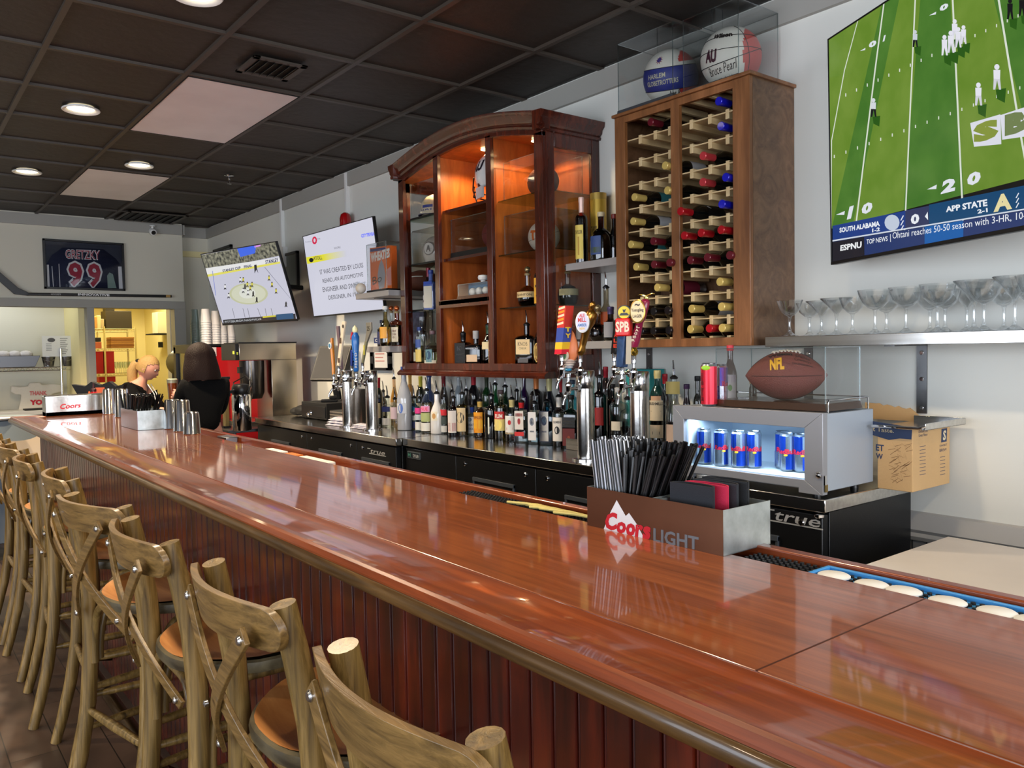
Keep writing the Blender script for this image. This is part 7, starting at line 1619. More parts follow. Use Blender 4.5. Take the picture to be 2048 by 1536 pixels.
rb('crystal-shouldered bottle with a gold neck label left of the small fridge', 1349, 891, 722, 31, y=2.68, kind='squat', l=(90, 40, 24), lv=.36, labs=[(.08, .34, .9, (206, 180, 160)), (.78, .96, .9, (196, 180, 110))], cap=('spout', 0))
rb('small dark bottle with a purple knob cap behind the small fridge', 1374, 860, 768, 14, y=2.84, kind='slim', g=(30, 18, 26), opq=True, cap=('cap', (60, 34, 74)))
rb('dark bottle half hidden behind the drinks can on the fridge', 1396, 860, 752, 16, y=2.86, kind='std', g=(24, 26, 24), opq=True, cap=('cap', (20, 20, 24)))
a, c = aty(1270, 800, 2.86), aty(1317, 738, 2.86)
o = MB().box(a.x, c.x, 2.80, 2.90, RZ_+.0005, c.z, mat('teal_card', (40, 140, 140), .5)).build('teal_gift_box', None, bevel=.001); tag(o, 'teal gift box standing behind the irish whiskey bottle', 'gift box')
# amber beer bottle standing behind the display case
t = bpx('brown glass beer bottle with a red cap and lilac label behind the football case', 1461, 812, 690, 27, y=fy0+.29, z=zt, kind='bell', g=(190, 170, 160), l=(206, 200, 200), lv=.01, labs=[(.05, .5, .9, (214, 210, 220)), (.36, .5, .91, (190, 170, 214))], txts=[('*', .20, .32, .3, (120, 160, 100))], cap=('cap', (206, 60, 70)), rz=.6)
bpx('small gold-capped bottle seen through the football case', 1506, 816, 780, 15, y=fy0+.30, z=zt, kind='flat', g=(190, 170, 120), l=(170, 140, 80), lv=.9, cap=('cap', (196, 180, 120)))
# ================================================================ till, monitor and boxes at the far end of the back bar
t = T('cash_drawer', 'black cash drawer box at the far end of the back bar', 'cash drawer', (-5.60, 2.50, GZ+.0005))
b = MB(); b.box(-.19, .24, 0, .36, .008, .125, BLACKM); b.build('case', t, bevel=.003); b = MB(); b.box(-.18, .23, -.006, 0, .02, .10, BLACK); b.build('drawer_front', t, bevel=.002)
for k in (-.05, .0): MB().lathe([(.016, 0), (.018, .006), (.010, .014), (.001, .015)], CHROME, 16, MT(k, -.0065, .05+.3*k) @ RXm(PI/2)).build('lock', t)
for fx_ in (-.17, .22): MB().box(fx_-.01, fx_+.01, .02, .05, 0, .008, BLACKM).build('foot', t)
t = T('steel_drawer_box', 'ribbed silver metal box beside the black cash drawer', 'metal box', (-5.02, 2.46, GZ+.0005), 0)
b = MB(); b.box(-.20, .17, 0, .14, 0, .088, STEELD)
for k in range(4): b.box(-.198, .168, -.003, 0, .012+.02*k, .024+.02*k, STEEL)
b.build('casing', t, bevel=.002)
t = T('pos_monitor', 'black touchscreen till monitor tilted back behind the left taps', 'monitor', (aty(674, 745, 2.80).x, 2.77, GZ+.0005), .35, None, 0)
b = MB(); b.lathe([(.13, 0), (.13, .01), (.10, .02)], BLACKM, 24); b.tube([(0, .03, .01), (0, .04, .14), (0, .02, .25)], .03, BLACKM, 10); b.build('stand', t)
b = MB(); M2_ = MT(0, -.02, .40) @ RXm(-.42); b.box(-.17, .17, -.012, .02, -.14, .15, BLACK, M2_); b.build('housing', t, bevel=.004); MB().box(-.155, .155, -.0135, -.0125, -.122, .135, mat('dim_screen', (26, 28, 36), .5), M2_).build('screen', t)
t = T('card_reader', 'small dark card reader lying on the till box', 'card reader', (-5.52, 2.60, GZ+.1265), -.5)
b = MB(); b.box(-.03, .03, -.06, .06, 0, .02, BLACKM); b.box(-.028, .028, .0, .055, .02, .045, BLACKM); b.build('body', t, bevel=.006); b = MB(); b.box(-.02, .02, -.05, -.01, .0202, .0215, col((80, 84, 88), .4)); b.build('keypad', t)
o = MB().tube([(-5.46, 2.66, GZ+.14), (-5.38, 2.72, GZ+.16), (-5.30, 2.66, GZ+.15), (-5.22, 2.72, GZ+.13)], .006, BLACKM, 6).build('black_cable', None); tag(o, 'black cable coiled between the card reader and the monitor', 'cable')
t = T('black_cloth_heap', 'heap of black folded cloth at the far left end of the back bar', 'cloth', (-5.93, 2.60, GZ+.002))
b = MB(); b.ball((0, 0, .045), .10, BLACKM, 18, 10, (1.2, .9, .45)); b.ball((-.07, -.03, .035), .07, BLACKM, 16, 8, (1.2, 1, .5)); b.build('folds', t)
# ================================================================ white lidded chest near the camera
t = T('ice_chest', 'low chest with a plain white top behind the near end of the bar', 'chest', (0, 0, 0))
b = MB(); b.box(-1.15, .8, 1.66, 2.66, .0, .770, COOLER); b.build('body', t)
b = MB(); b.box(-1.195, .85, 1.60, 2.715, .771, .800, mat('white_board', (222, 214, 206), .55, var=.05, vs=(4, 4, 4))); b.build('lid', t, bevel=.004)
# ================================================================ far end of the bar top
def shaker(label, u, vb, vt, wb, wt, inv=True):
    p = atz(u, vb, BZ); sc = dep(p)/FPX; h = aty(u, vt, p.y).z-BZ
    t = MB(); rb_, rt = wb*sc/2, wt*sc/2
    t.lathe([(rb_, 0), (rb_+.0012, .002), (rb_, .004), (rt+.001, h-.006), (rt-.004, h), (rt-.010, h), (rt-.012, h-.003), (.001, h-.003)], STEEL_T, 28)
    o = t.build('shaker_tin', None, ang=40); o.location = (p.x, p.y-.01, BZ+.0005); tag(o, label, 'shaker tin', 'upturned steel shaker tins on the bar')
STEEL_T = mat('shaker_steel', (206, 206, 208), .18, 1)
shaker('tall upturned shaker tin, left of the three by the dark-haired woman', 350, 857, 799, 33, 28)
shaker('tall upturned shaker tin in the middle of the three by the dark-haired woman', 370, 862, 800, 34, 28)
shaker('short upturned shaker tin in front of the two tall ones', 389, 868, 824, 33, 27)
shaker('tall upturned shaker tin nearest the red sauce bottle', 222, 828, 778, 24, 20)
shaker('tall upturned shaker tin touching the far straw caddy', 249, 834, 778, 28, 24)
# straw caddy in the middle distance
A_, B_, C_ = atz(262, 843, BZ), atz(297, 860, BZ), atz(345, 858, BZ)
t = T('straw_caddy', 'galvanised metal caddy with dark straws in front of the dark-haired woman', 'caddy', (B_.x, .978, BZ))
Wc, Dc2, Hc2 = .34, .13, .095
MB().box(-Wc, 0, 0, .0015, 0, Hc2, mat('dusk_tin', (150, 140, 150), .2, .9)).build('front_panel', t); MB().box(-.0015, 0, .0015, Dc2, 0, Hc2, GALV).build('end_panel', t); MB().box(-Wc, -Wc+.0015, .0015, Dc2, 0, Hc2, GALV).build('end_panel', t)
b = MB(); b.box(-Wc, 0, Dc2, Dc2+.0015, 0, Hc2, GALV); b.box(-Wc, 0, 0, Dc2, 0, .0015, GALV); b.box(-Wc*.5, -Wc*.5+.0015, .002, Dc2, 0, Hc2, GALV); b.build('tray_body', t)
cx0 = B_.x
for j in range(4):
    for i in range(20):
        f = i/19; x = -Wc+.02+f*(Wc*.46); y = .02+j*.028; base = Vector((cx0+x, .978+y, BZ+.003)); top = Vector((cx0+x-.07+.20*f+rnd.uniform(-.008, .008), .978+y+rnd.uniform(-.01, .03), BZ+.165+rnd.uniform(-.008, .006)))
        straw(False, base, top, 'dark straw fanned out in the far galvanised caddy', 'dark straws in the far caddy')
# napkin holder with red script
cz = BZ
t = T('napkin_holder', 'steel napkin holder with red COORS script at the far end of the bar', 'napkin holder', (-5.70, .80, BZ)); t['label'] = 'steel napkin box with red script lettering at the far end of the bar'
hN = aty(102, 793, .83).z-BZ
b = MB(); b.box(-.13, 0, 0, .34, 0, hN*.2, GALV); b.box(-.003, 0, 0, .34, 0, hN, STEEL); b.box(-.13, -.127, 0, .34, 0, hN, GALV); b.box(-.13, 0, 0, .003, 0, hN*.96, GALV); b.build('box', t, bevel=.001)
pl = Plane((-5.70, .80, BZ), (0, 1, 0), (0, 0, 1)); b = MB(); word(b, 'Coors', [(119, 819), (161, 815), (163, 805), (121, 808)], .001, RED, lambda y, z, off: (off, y, z), pl, .03); b.build('script', t)
b = MB(); b.box(-.12, -.01, .01, .33, hN*.2, hN*1.03, BLACKM); b.build('napkins', t)
def squeeze(label, u, vb, vt, c, capc):
    p = atz(u, vb, BZ); h = aty(u, vt, p.y).z-BZ; t = T('sauce_bottle', label, 'sauce bottle', (p.x, p.y, BZ+.0005)); r = .026
    MB().lathe([(r*.9, 0), (r, .006), (r, h*.55), (r*.86, h*.64), (r*.6, h*.70)], mat('sauce_%d_%d_%d' % c, c, .25, coat=.5), 20).build('body', t); MB().lathe([(r*.65, h*.70), (r*.65, h*.78), (r*.35, h*.82), (.004, h), (.001, h)], col(capc, .4), 16).build('nozzle', t)
squeeze('red sauce bottle standing beside the shaker tins at the far end', 189, 824, 766, (178, 24, 36), (60, 20, 24)); squeeze('yellow mustard bottle beside the red sauce bottle', 206, 826, 784, (206, 160, 60), (150, 90, 60)); squeeze('clear bitters bottle with an orange cap behind the sauces', 180, 825, 783, (206, 200, 196), (226, 110, 50))
p = atz(196, 820, BZ)
t = T('condiment_caddy', 'black fan-shaped holder of napkins and picks behind the sauce bottles', 'caddy', (p.x-.10, p.y+.05, BZ+.0005))
b = MB(); b.prism([(-.10, 0), (.10, 0), (.16, .17), (.10, .155), (.06, .19), (.0, .165), (-.06, .19), (-.10, .16), (-.19, .175)], -.03, .03, BLACKM, 'y', RZ(1.0)); b.build('holder', t); b = MB(); b.box(-.03, .03, -.036, -.031, .10, .15, col((226, 100, 50), .5), RZ(1.0)); b.build('orange_label', t)
# ================================================================ equipment against the back wall at the far end
t = T('drinks_cooler', 'red-sided glass door drinks cooler with a black frame behind the dark-haired woman', 'drinks cooler', (-7.4, 2.195, 0))
REDC = mat('cooler_red', (196, 26, 34), .3, coat=.4); zc = 1.53
b = MB(); b.box(-.006, 0, .06, .66, .05, zc-.02, REDC); b.box(-.60, -.594, .06, .66, .05, zc-.02, REDC); b.box(-.60, 0, .64, .66, .05, zc, BLACKM); b.box(-.60, 0, .04, .66, zc-.03, zc, BLACK); b.box(-.60, 0, .04, .66, 0, .25, BLACK); b.build('cabinet', t)
b = MB(); 
for q in ((-.60, -.53, .25, zc-.02), (-.07, 0, .25, zc-.02)): b.box(q[0], q[1], 0, .05, q[2], q[3], BLACK)
b.box(-.60, 0, 0, .05, .20, .27, BLACK); b.box(-.60, 0, 0, .05, zc-.08, zc, BLACK); d = b.build('door', t, bevel=.003)
MB().box(-.53, -.07, .02, .026, .27, zc-.08, glass((226, 234, 240), .8, .03)).build('door_glass', d); MB().tube([(-.035, -.01, .7), (-.035, -.035, .72), (-.035, -.035, 1.2), (-.035, -.01, 1.22)], .008, STEELD, 8).build('door_handle', d)
b = MB(); b.box(-.59, -.01, .62, .638, .25, zc-.03, col((200, 206, 212), .5))
b.build('lining', t)
for z in (.62, .95, 1.25): MB().box(-.59, -.01, .07, .61, z-.006, z, STEELD).build('rack_shelf', t)
MB().box(-.02, .0, .02, .04, 1.0, 1.02, BLACK).build('hinge', d)
spot('cooler_lamp', (-7.7, 2.45, 1.46), 7, (.9, .95, 1), math.radians(160), .1)
for k in range(5):
    for z in (.951, 1.251):
        p_ = (-7.90+.1*k, 2.36, z); o = MB().lathe([(.03, 0), (.031, .01), (.031, .14), (.022, .17), (.012, .19), (.012, .21), (.001, .212)], col([(180, 30, 40), (60, 70, 90), (200, 60, 50)][k % 3], .3), 14).build('soda_bottle', None); o.location = p_
        tag(o, 'soda bottle behind the glass door on the %s rack of the drinks cooler' % ('upper' if z > 1 else 'middle'), 'bottle', 'soda bottles in the drinks cooler, %s rack' % ('upper' if z > 1 else 'middle'))
# white sign behind her head
o = MB().box(-7.398, -7.394, 2.22, 2.40, 1.42, 1.50, col((226, 210, 212), .5)).build('white_sticker', None); tag(o, 'pale rectangular sticker at the top of the cooler side', 'sticker')
# cup stacks on the cooler
CUP = mat('styrofoam', (226, 222, 220), .7); CUPC = glass((214, 226, 226), .6, .1)
for i, (u, vt, clear, r, lab) in enumerate(((392, 619, True, .042, 'stack of clear plastic cups, leftmost on top of the drinks cooler'), (413, 618, False, .047, 'stack of white foam cups with a dark lid next to the clear cups'), (432, 622, False, .045, 'tall stack of white foam cups in the middle of the cooler top'), (446, 640, False, .043, 'white foam cup stack partly behind the hockey television'), (462, 648, False, .043, 'rightmost stack of white foam cups on the cooler top'))):
    yy = 2.30+.09*i; p = aty(u, 690, yy); x = max(-7.9, min(-7.45, p.x)); p = atx(u, 690, -7.55-.02*i); x, yy = p.x, min(2.80, p.y); z1 = atx(u, vt, x).z; z0 = zc+.0005
    n = int((z1-z0-.12)/.022); b = MB(); m = CUPC if clear else CUP
    pr = [(r, 0), (r*.985, .004)]
    b.lathe([(r, 0), (r, .006), (r*.96, .008), (r*.80, z1-z0-.004) if False else (r*.955, .02)], m, 20)
    for k in range(n): b.lathe([(r*.95, .02+k*.022), (r*1.0, .022+k*.022), (r*1.0, .028+k*.022), (r*.95, .034+k*.022), (r*.94, .042+k*.022)], m, 20, cap=False)
    b.lathe([(r*.94, .02+n*.022), (r*.70, z1-z0), (.001, z1-z0)], m, 20)
    o = b.build('cup_stack', None, ang=50); o.location = (x, yy, z0); tag(o, lab, 'cup stack', 'stacks of cups on the drinks cooler')
# brewer
t = T('coffee_brewer', 'large stainless coffee brewer with a black control panel by the far wall', 'coffee brewer', (-6.4, 2.255, .86))
zt2 = 1.520-.86; SS = mat('brewer_steel', (200, 190, 176), .2, 1, var=.06, vs=(2, 2, 2))
b = MB(); b.box(-.34, 0, .0, .475, zt2-.135, zt2, SS); b.box(-.34, 0, .26, .475, .0, zt2-.136, SS); b.box(-.34, 0, .0, .26, 0, .03, SS); b.build('casing', t, bevel=.003)
MB().box(-.345, .004, -.004, .48, zt2, zt2+.008, BLACK).build('top_trim', t)
b = MB(); b.box(-.335, -.003, -.030, -.0005, zt2-.135, zt2-.003, BLACK); cp = b.build('control_panel', t, bevel=.003); b = MB(); b.box(-.06, -.02, -.0315, -.030, zt2-.085, zt2-.06, col((200, 210, 80), .4)); b.box(-.0025, -.0015, -.02, -.008, zt2-.09, zt2-.07, col((200, 210, 80), .4)); b.build('display', cp)
MB().lathe([(.075, zt2-.45), (.095, zt2-.40), (.098, zt2-.20), (.098, zt2-.14)], mat('dark_filter_steel', (84, 80, 78), .25, .9), 28, MT(-.13, .145, 0)).build('brew_basket', t, ang=50)
MB().box(-.16, -.10, .035, .06, zt2-.24, zt2-.19, BLACK).build('basket_handle', t)
MB().tube([(-.035, .10, zt2-.14), (-.035, .10, zt2-.42), (-.04, .09, zt2-.46)], .012, CHROME, 10).build('water_tap', t)
# low steel table carrying brewer and airpot
t = T('steel_table', 'low steel work table under the coffee brewer and airpot', 'table', (0, 0, 0))
b = MB(); b.box(-7.30, -6.13, 2.06, WY-.01, .835, .859, STEELD); b.build('top', t, bevel=.002)
for (x, y) in ((-7.25, 2.12), (-6.18, 2.12), (-7.25, 2.85), (-6.18, 2.85)): MB().tube([(x, y, 0), (x, y, .835)], .016, STEELD, 10).build('leg', t)
p = atz(492, 850, .86)
t = T('airpot', 'shiny steel pump airpot with a black lid in front of the coffee brewer', 'airpot', (-6.06, 2.14, .8595), .4)
b = MB(); b.lathe([(.066, 0), (.070, .004), (.070, .26), (.062, .275)], CHROME, 30); b.build('body', t, ang=50)
b = MB(); b.lathe([(.064, .272), (.068, .278), (.068, .325), (.058, .345), (.03, .352), (.001, .353)], BLACK, 28); b.tube([(0, -.06, .30), (0, -.115, .295), (0, -.118, .265)], .014, BLACK, 8); b.build('pump_lid', t)
b = MB(); b.tube([(-.07, 0, .29), (-.10, .02, .36), (0, .05, .41), (.10, .02, .36), (.07, 0, .29)], .005, BLACK, 8); b.build('handle', t)
t = T('straw_dispenser', 'clear tube dispenser of wooden stirrers in front of the red cooler side', 'dispenser', (-6.40, 2.13, .8595))
b = MB(); b.box(-.04, .04, -.03, .03, 0, .012, BLACK); b.box(-.042, .042, -.032, .032, .38, .40, BLACK); b.build('end_plates', t); b = MB(); b.box(-.038, .038, -.028, .028, .012, .38, glass((222, 230, 232), .8, .04)); b.build('tube_walls', t)
b = MB()
for k in range(7): b.box(-.032+.009*k, -.026+.009*k, -.01, .02, .013, .36, col([(206, 170, 110), (120, 80, 50), (226, 200, 150)][k % 3], .6))
b.build('stirrers', t)
# ================================================================ prep room seen through the left opening
PX = -9.86
z_s = atx(86, 734, PX).z
t = T('wire_shelf', 'chrome wire wall shelf with a post in the prep room', 'wire shelf', (0, 0, 0)); b = MB()
y0s, y1s = .10, 1.585
for dz in (0, -.034): b.tube([(PX+.30, y0s, z_s+dz), (PX+.30, y1s, z_s+dz)], .0045, CHROME, 8); b.tube([(PX+.02, y0s, z_s+dz), (PX+.02, y1s, z_s+dz)], .0045, CHROME, 8)
y = y0s
while y < y1s-.05: b.tube([(PX+.30, y, z_s), (PX+.30, y+.025, z_s-.034), (PX+.30, y+.05, z_s)], .0025, CHROME, 5); b.tube([(PX+.02, y, z_s), (PX+.30, y, z_s)], .002, CHROME, 5); y += .05
b.build('wire_deck', t); MB().tube([(PX+.30, 1.50, .3), (PX+.30, 1.50, z_s+.19)], .0125, CHROME, 12).build('post', t)
sx = PX+.16
t = T('steel_pan', 'long dark steel pan full of crumpled paper on the wire shelf', 'pan', (sx, .85, z_s+.006)); pz0 = .115
b = MB(); b.prism([(-.50, 0), (.42, 0), (.47, pz0), (-.55, pz0)], -.10, .10, mat('pan_steel', (104, 104, 106), .35, 1), 'x'); b.build('pan', t, bevel=.003)
b = MB(); rq = random.Random(4)
for k in range(9): b.ball((rq.uniform(-.05, .05), -.45+.10*k, pz0+.012), .055, mat('crumpled_paper', (214, 208, 206), .8, bump=1.0, bs=30) if k == 0 else bpy.data.materials['crumpled_paper'], 10, 7, (1.1, 1.2, .8))
b.build('crumpled_paper', t)
for (yy, lab) in ((1.395, 'left small steel bucket below the menu card on the wire shelf'), (1.575-.02, 'right small steel bucket below the menu card on the wire shelf')):
    t = T('steel_bucket', lab, 'bucket', (sx+.08, yy, z_s+.006), 0, 'small steel buckets on the wire shelf'); MB().lathe([(.045, 0), (.047, .004), (.062, .095), (.066, .098), (.066, .102), (.058, .102)], STEELD, 24).build('pail', t); MB().tube([(0, -.064, .095), (.05, -.05, .07), (.065, 0, .055), (.05, .05, .07), (0, .064, .095)], .002, CHROME, 6).build('handle', t)
t = T('menu_card', 'white printed menu card standing on the two small buckets', 'menu card', (sx+.13, 1.47, z_s+.108), 0, None, 0)
b = MB(); b.box(-.001, .001, -.135, .135, 0, .215, WHITE); b.build('card', t); b = MB(); k_ = col((90, 88, 90), .6); b.ball((.0015, -.05, .172), .028, k_, 14, 8, (.03, 1.3, .8))
for k in range(9): b.box(.0012, .0018, .03 if k < 8 else .02, .10-.01*(k % 3), .185-.02*k, .190-.02*k, k_); 
for k in range(5): b.box(.0012, .0018, -.10, -.05, .13-.016*k, .134-.016*k, k_)
b.build('print', t)
# thank-you bag hanging on the wall
BAGM = mat('plastic_bag_white', (222, 216, 204), .5, bump=.7, bs=24)
pl = Plane((PX+.05, 0, 0), (0, 1, 0), (0, 0, 1)); Zb = lambda x, y: (x/5.91, 640+y/5.91)
t = T('carrier_bag', 'white carrier bag with red THANK YOU print hanging in the prep room', 'carrier bag', (PX+.05, 0, 0)); t['label'] = 'white carrier bag with red thank-you print hanging in the prep room'
b = MB(); out = [(215, 1075), (240, 950), (250, 880), (180, 880), (125, 850), (130, 775), (230, 790), (330, 780), (345, 740), (470, 735), (490, 765), (620, 755), (700, 765), (745, 780), (730, 850), (640, 870), (610, 880), (590, 1075)]
q = [pl.px(*Zb(*p)) for p in out]; b.prism(q, -.02, .03, BAGM, 'x'); b.build('bag', t, bevel=.01, smooth=True)
b = MB(); cb = lambda y, z, off: (.031+off, y, z); word(b, 'THANK', [Zb(340, 890), Zb(552, 886), Zb(548, 836), Zb(345, 840)], .003, col((206, 110, 110), .5), cb, pl, .05); word(b, 'YOU', [Zb(345, 1005), Zb(560, 1000), Zb(560, 935), Zb(345, 942)], .003, col((190, 30, 50), .5), cb, pl, .07); b.build('print', t)
t = T('prep_counter', 'pale tiled prep counter behind the far end of the bar', 'counter', (-9.6, 0, 0)); b = MB(); b.box(-.27, .16, -1.0, 1.58, .86, .90, col((200, 200, 196), .4)); b.build('worktop', t, bevel=.003); b = MB(); b.box(-.25, .12, -1.0, 1.58, 0, .86, col((200, 190, 176), .5)); b.build('base', t)
o = MB().box(-9.66, -9.5, 1.15, 1.50, .9005, .915, BLACKM).build('serving_mat', None, bevel=.003); tag(o, 'flat black mat on the prep counter below the carrier bag', 'mat')
# small round table with plate and shaker at the left edge
TBC = mat('grey_cloth', (128, 140, 148), .7)
t = T('side_table', 'small table with a grey cloth at the far left beyond the bar end', 'table', (-6.95, .52, 0)); b = MB(); b.lathe([(.42, .98), (.43, .985), (.43, 1.0), (.001, 1.001)], TBC, 36); vs = []; fs = []; n = 48
for i in range(n):
    a = 2*PI*i/n; sc = .09+.05*abs(math.sin(a*2.5)); vs += [(.43*math.cos(a), .43*math.sin(a), .995), (.44*math.cos(a), .44*math.sin(a), .995-sc)]
for i in range(n): fs.append((2*i, 2*((i+1) % n), 2*((i+1) % n)+1, 2*i+1))
b.add(vs, fs, TBC); b.build('cloth_top', t); MB().lathe([(.24, 0), (.22, .02), (.035, .04), (.03, .98)], BLACKM, 24).build('pedestal', t)
t = T('plate', 'white and gold rimmed plate on the grey cloth at the left edge of the photo', 'plate', (-6.62, .62, 1.0015)); MB().lathe([(.06, 0), (.10, .006), (.13, .016), (.132, .018), (.10, .011), (.001, .006)], WHITE, 32).build('dish', t); MB().lathe([(.129, .0165), (.133, .019), (.131, .020)], GOLDM, 32, cap=False).build('gold_rim', t)
t = T('pepper_mill', 'slim dark metal pepper mill standing at the left edge of the photo', 'pepper mill', (-6.86, .60, 1.0015)); MB().lathe([(.03, 0), (.032, .01), (.018, .03), (.015, .10), (.02, .14)], STEELD, 20).build('body', t); b = MB(); b.lathe([(.022, .141), (.024, .15), (.012, .165)], STEELD, 20); b.ball((0, 0, .175), .012, CHROME); b.build('head', t)
t = T('white_crate', 'white ribbed plastic crate on the floor side beyond the bar end', 'crate', (-7.6, .75, .50)); b = MB(); b.box(-.2, .2, -.3, .3, 0, .32, mat('crate_cream', (222, 204, 180), .5)); 
for k in range(9): b.box(.2, .206, -.28+.065*k, -.27+.065*k, .0, .1, col((150, 140, 130), .5))
b.box(.2, .21, -.3, .3, .10, .11, col((150, 140, 130), .5)); b.build('body', t, bevel=.004)
t2 = T('crate_stand', 'low grey-blue cabinet under the white ribbed crate', 'cabinet', (-7.6, .75, 0)); MB().box(-.25, .25, -.35, .35, .0, .499, col((120, 130, 140), .5)).build('body', t2, bevel=.004)
# ================================================================ kitchen seen through the opening
KX = -10.6
t = T('wire_rack', 'tall cream wire storage rack in the yellow kitchen', 'storage rack', (KX, 0, 0)); CRW = mat('cream_wire', (206, 192, 140), .4, .3)
zz = [atx(240, v, KX).z for v in (658, 697, 747, 790)]
b = MB()
for (x, y) in ((.0, 2.13), (.0, 2.475), (-.40, 2.13), (-.40, 2.475)): b.tube([(x, y, 0), (x, y, zz[0]+.03)], .011, CRW, 8)
b.build('posts', t)
for z in zz:
    b = MB(); 
    for dz in (0, -.03): b.tube([(0, 1.98, z+dz), (0, 2.48, z+dz)], .004, CRW, 6); b.tube([(-.4, 1.98, z+dz), (-.4, 2.48, z+dz)], .004, CRW, 6)
    y = 1.98
    while y < 2.46: b.tube([(0, y, z), (0, y+.02, z-.03), (0, y+.04, z)], .003, CRW, 5); b.tube([(-.4, y, z), (0, y, z)], .003, CRW, 5); y += .04
    b.build('wire_shelf', t)
def kbox(nm, lab, cat, u0, v0, u1, v1, c, x=KX-.04, d=.26, grp=None, m=None):
    a, c_ = atx(u0, v1, x), atx(u1, v0, x); z0 = min(zz, key=lambda q: abs(q-a.z)); z0 = z0+.0045 if abs(z0-a.z) < .08 else a.z
    o = MB().box(x-d, x, a.y, c_.y, z0, c_.z, m or col(c, .6)).build(nm, None, bevel=.004); tag(o, lab, cat, grp); return o
kbox('black_storage_box', 'big black lidded box on the top tier of the kitchen rack', 'box', 212, 622, 263, 655, (62, 54, 40))
kbox('small_lid_box', 'small dark lid on the big black box in the kitchen', 'box', 211, 615, 229, 621.5, (50, 44, 34), d=.15)
for k, (u0, u1, v0, c) in enumerate(((189, 193.5, 633, (206, 150, 80)), (194.5, 201, 631, (222, 210, 160)), (202, 208, 638, (190, 170, 130)))): kbox('pantry_tub', ['orange tub on the top tier of the kitchen rack, far left', 'cream tub on the top tier of the kitchen rack', 'tan tub beside the big black box'][k], 'tub', u0, v0, u1, 656, c, d=.12)
for k in range(6): 
    v = 694-3.4*k; a = atx(222, v, KX-.04); c_ = atx(268, v, KX-.04); o = MB().box(KX-.30, KX-.04, a.y, c_.y+.003*(k % 2), zz[1]+.005+.0225*k, zz[1]+.0265+.0225*k, mat('tan_tray_%d' % k, [(176, 122, 56), (150, 96, 40), (190, 136, 70)][k % 3], .6)).build('wooden_tray', None, bevel=.003); tag(o, 'tan wooden tray in the stack on the second tier of the kitchen rack', 'tray', 'stacked wooden trays on the kitchen rack')
kbox('tin_can', 'red and white tin on the second tier of the kitchen rack, far left', 'tin', 190, 684, 203, 695, (206, 110, 80), d=.12); kbox('dark_pack', 'dark packet on the red tin in the kitchen rack', 'packet', 190, 675, 202, 683.5, (40, 34, 28), d=.12)
kbox('red_crate', 'tall red crate on the third tier at the left of the kitchen rack', 'crate', 192, 701, 206, 745, (176, 24, 22)); kbox('red_crate', 'tall red crate on the third tier right of the rack post', 'crate', 211, 701, 228, 746, (176, 24, 22)); kbox('red_crate', 'low red crate on the bottom visible tier of the kitchen rack', 'crate', 199, 752, 231, 765, (176, 24, 22))
for k in range(8):
    y = 2.26+.052*(k % 4); x = KX-.05-.10*(k//4); o = MB().lathe([(.018, 0), (.003, .004), (.003, .05), (.020, .07), (.024, .11), (.020, .135)], CLEAR, 14, cap=False).build('wine_glass', None); o.location = (x, y, zz[2]+.005); tag(o, 'upright clear wine glass on the third tier of the kitchen rack', 'wine glass', 'wine glasses on the kitchen rack')
a, c_ = atx(293, 668, -10.9), atx(349, 664, -10.9)
t = T('kitchen_wall_shelf', 'small dark bracket shelf in the kitchen corner carrying a paper box', 'shelf', (0, 0, 0)); b = MB(); b.box(-11.15, -10.75, a.y+.05, 2.94, a.z-.01, a.z+.006, BLACKM); b.build('board', t); t.name = 'wall_shelf_kitchen'
o = MB().box(-11.10, -10.85, atx(315, 650, -10.85).y, 2.93, a.z+.0065, atx(320, 624, -10.85).z, col((206, 200, 176), .7)).build('paper_box', None, bevel=.004); tag(o, 'tall pale paper box on the small kitchen bracket shelf', 'box')
o = MB().box(-10.9, -10.88, atx(317, 690, -10.88).y, atx(326, 690, -10.88).y, atx(320, 695, -10.88).z, atx(320, 684, -10.88).z, BLACKM).build('wall_switch', None); tag(o, 'little black framed switch on the kitchen wall', 'switch')
a = aty(300, 706, 2.35); t = T('black_speaker', 'dark rounded machine hood beside the glass door of the drinks cooler', 'machine hood', (-8.32, 2.42, 0)); t.name = 'machine_hood'
b = MB(); b.box(-.22, .20, -.10, .30, 0, 1.40, BLACKM); b.lathe([(.24, -.20), (.25, 0), (.24, .20)], BLACK, 30, MT(0, .08, 1.36) @ RY(PI/2), sx=.7); b.build('hood', t, bevel=.01)
# ================================================================ people
def skinned(nodes, edges, root, sub=2):
    me = bpy.data.meshes.new('skeleton'); keys = list(nodes); ix = {k: i for i, k in enumerate(keys)}
    me.from_pydata([nodes[k][0] for k in keys], [(ix[a], ix[b]) for a, b in edges], [])
    o = bpy.data.objects.new('skeleton', me); COL.objects.link(o); o.modifiers.new('s', 'SKIN')
    if not me.skin_vertices: me.skin_vertices
    sv = me.skin_vertices[0].data
    for i, k in enumerate(keys):
        r = nodes[k][1]; sv[i].radius = (r, r) if not isinstance(r, tuple) else r; sv[i].use_root = (k == root)
    q = o.modifiers.new('u', 'SUBSURF'); q.levels = sub; q.render_levels = sub
    bpy.context.view_layer.update(); dg = bpy.context.evaluated_depsgraph_get(); ev = o.evaluated_get(dg); m2 = ev.to_mesh()
    vs = [tuple(v.co) for v in m2.vertices]; fs = [tuple(p.vertices) for p in m2.polygons]; ev.to_mesh_clear(); bpy.data.objects.remove(o)
    return vs, fs
SKIN = mat('skin', (212, 150, 128), .5, sheen=.1); LIPS = mat('lips', (170, 90, 86), .4); EYEW = mat('eye_white', (230, 226, 222), .3); EYEB = mat('eye_dark', (50, 36, 30), .2)
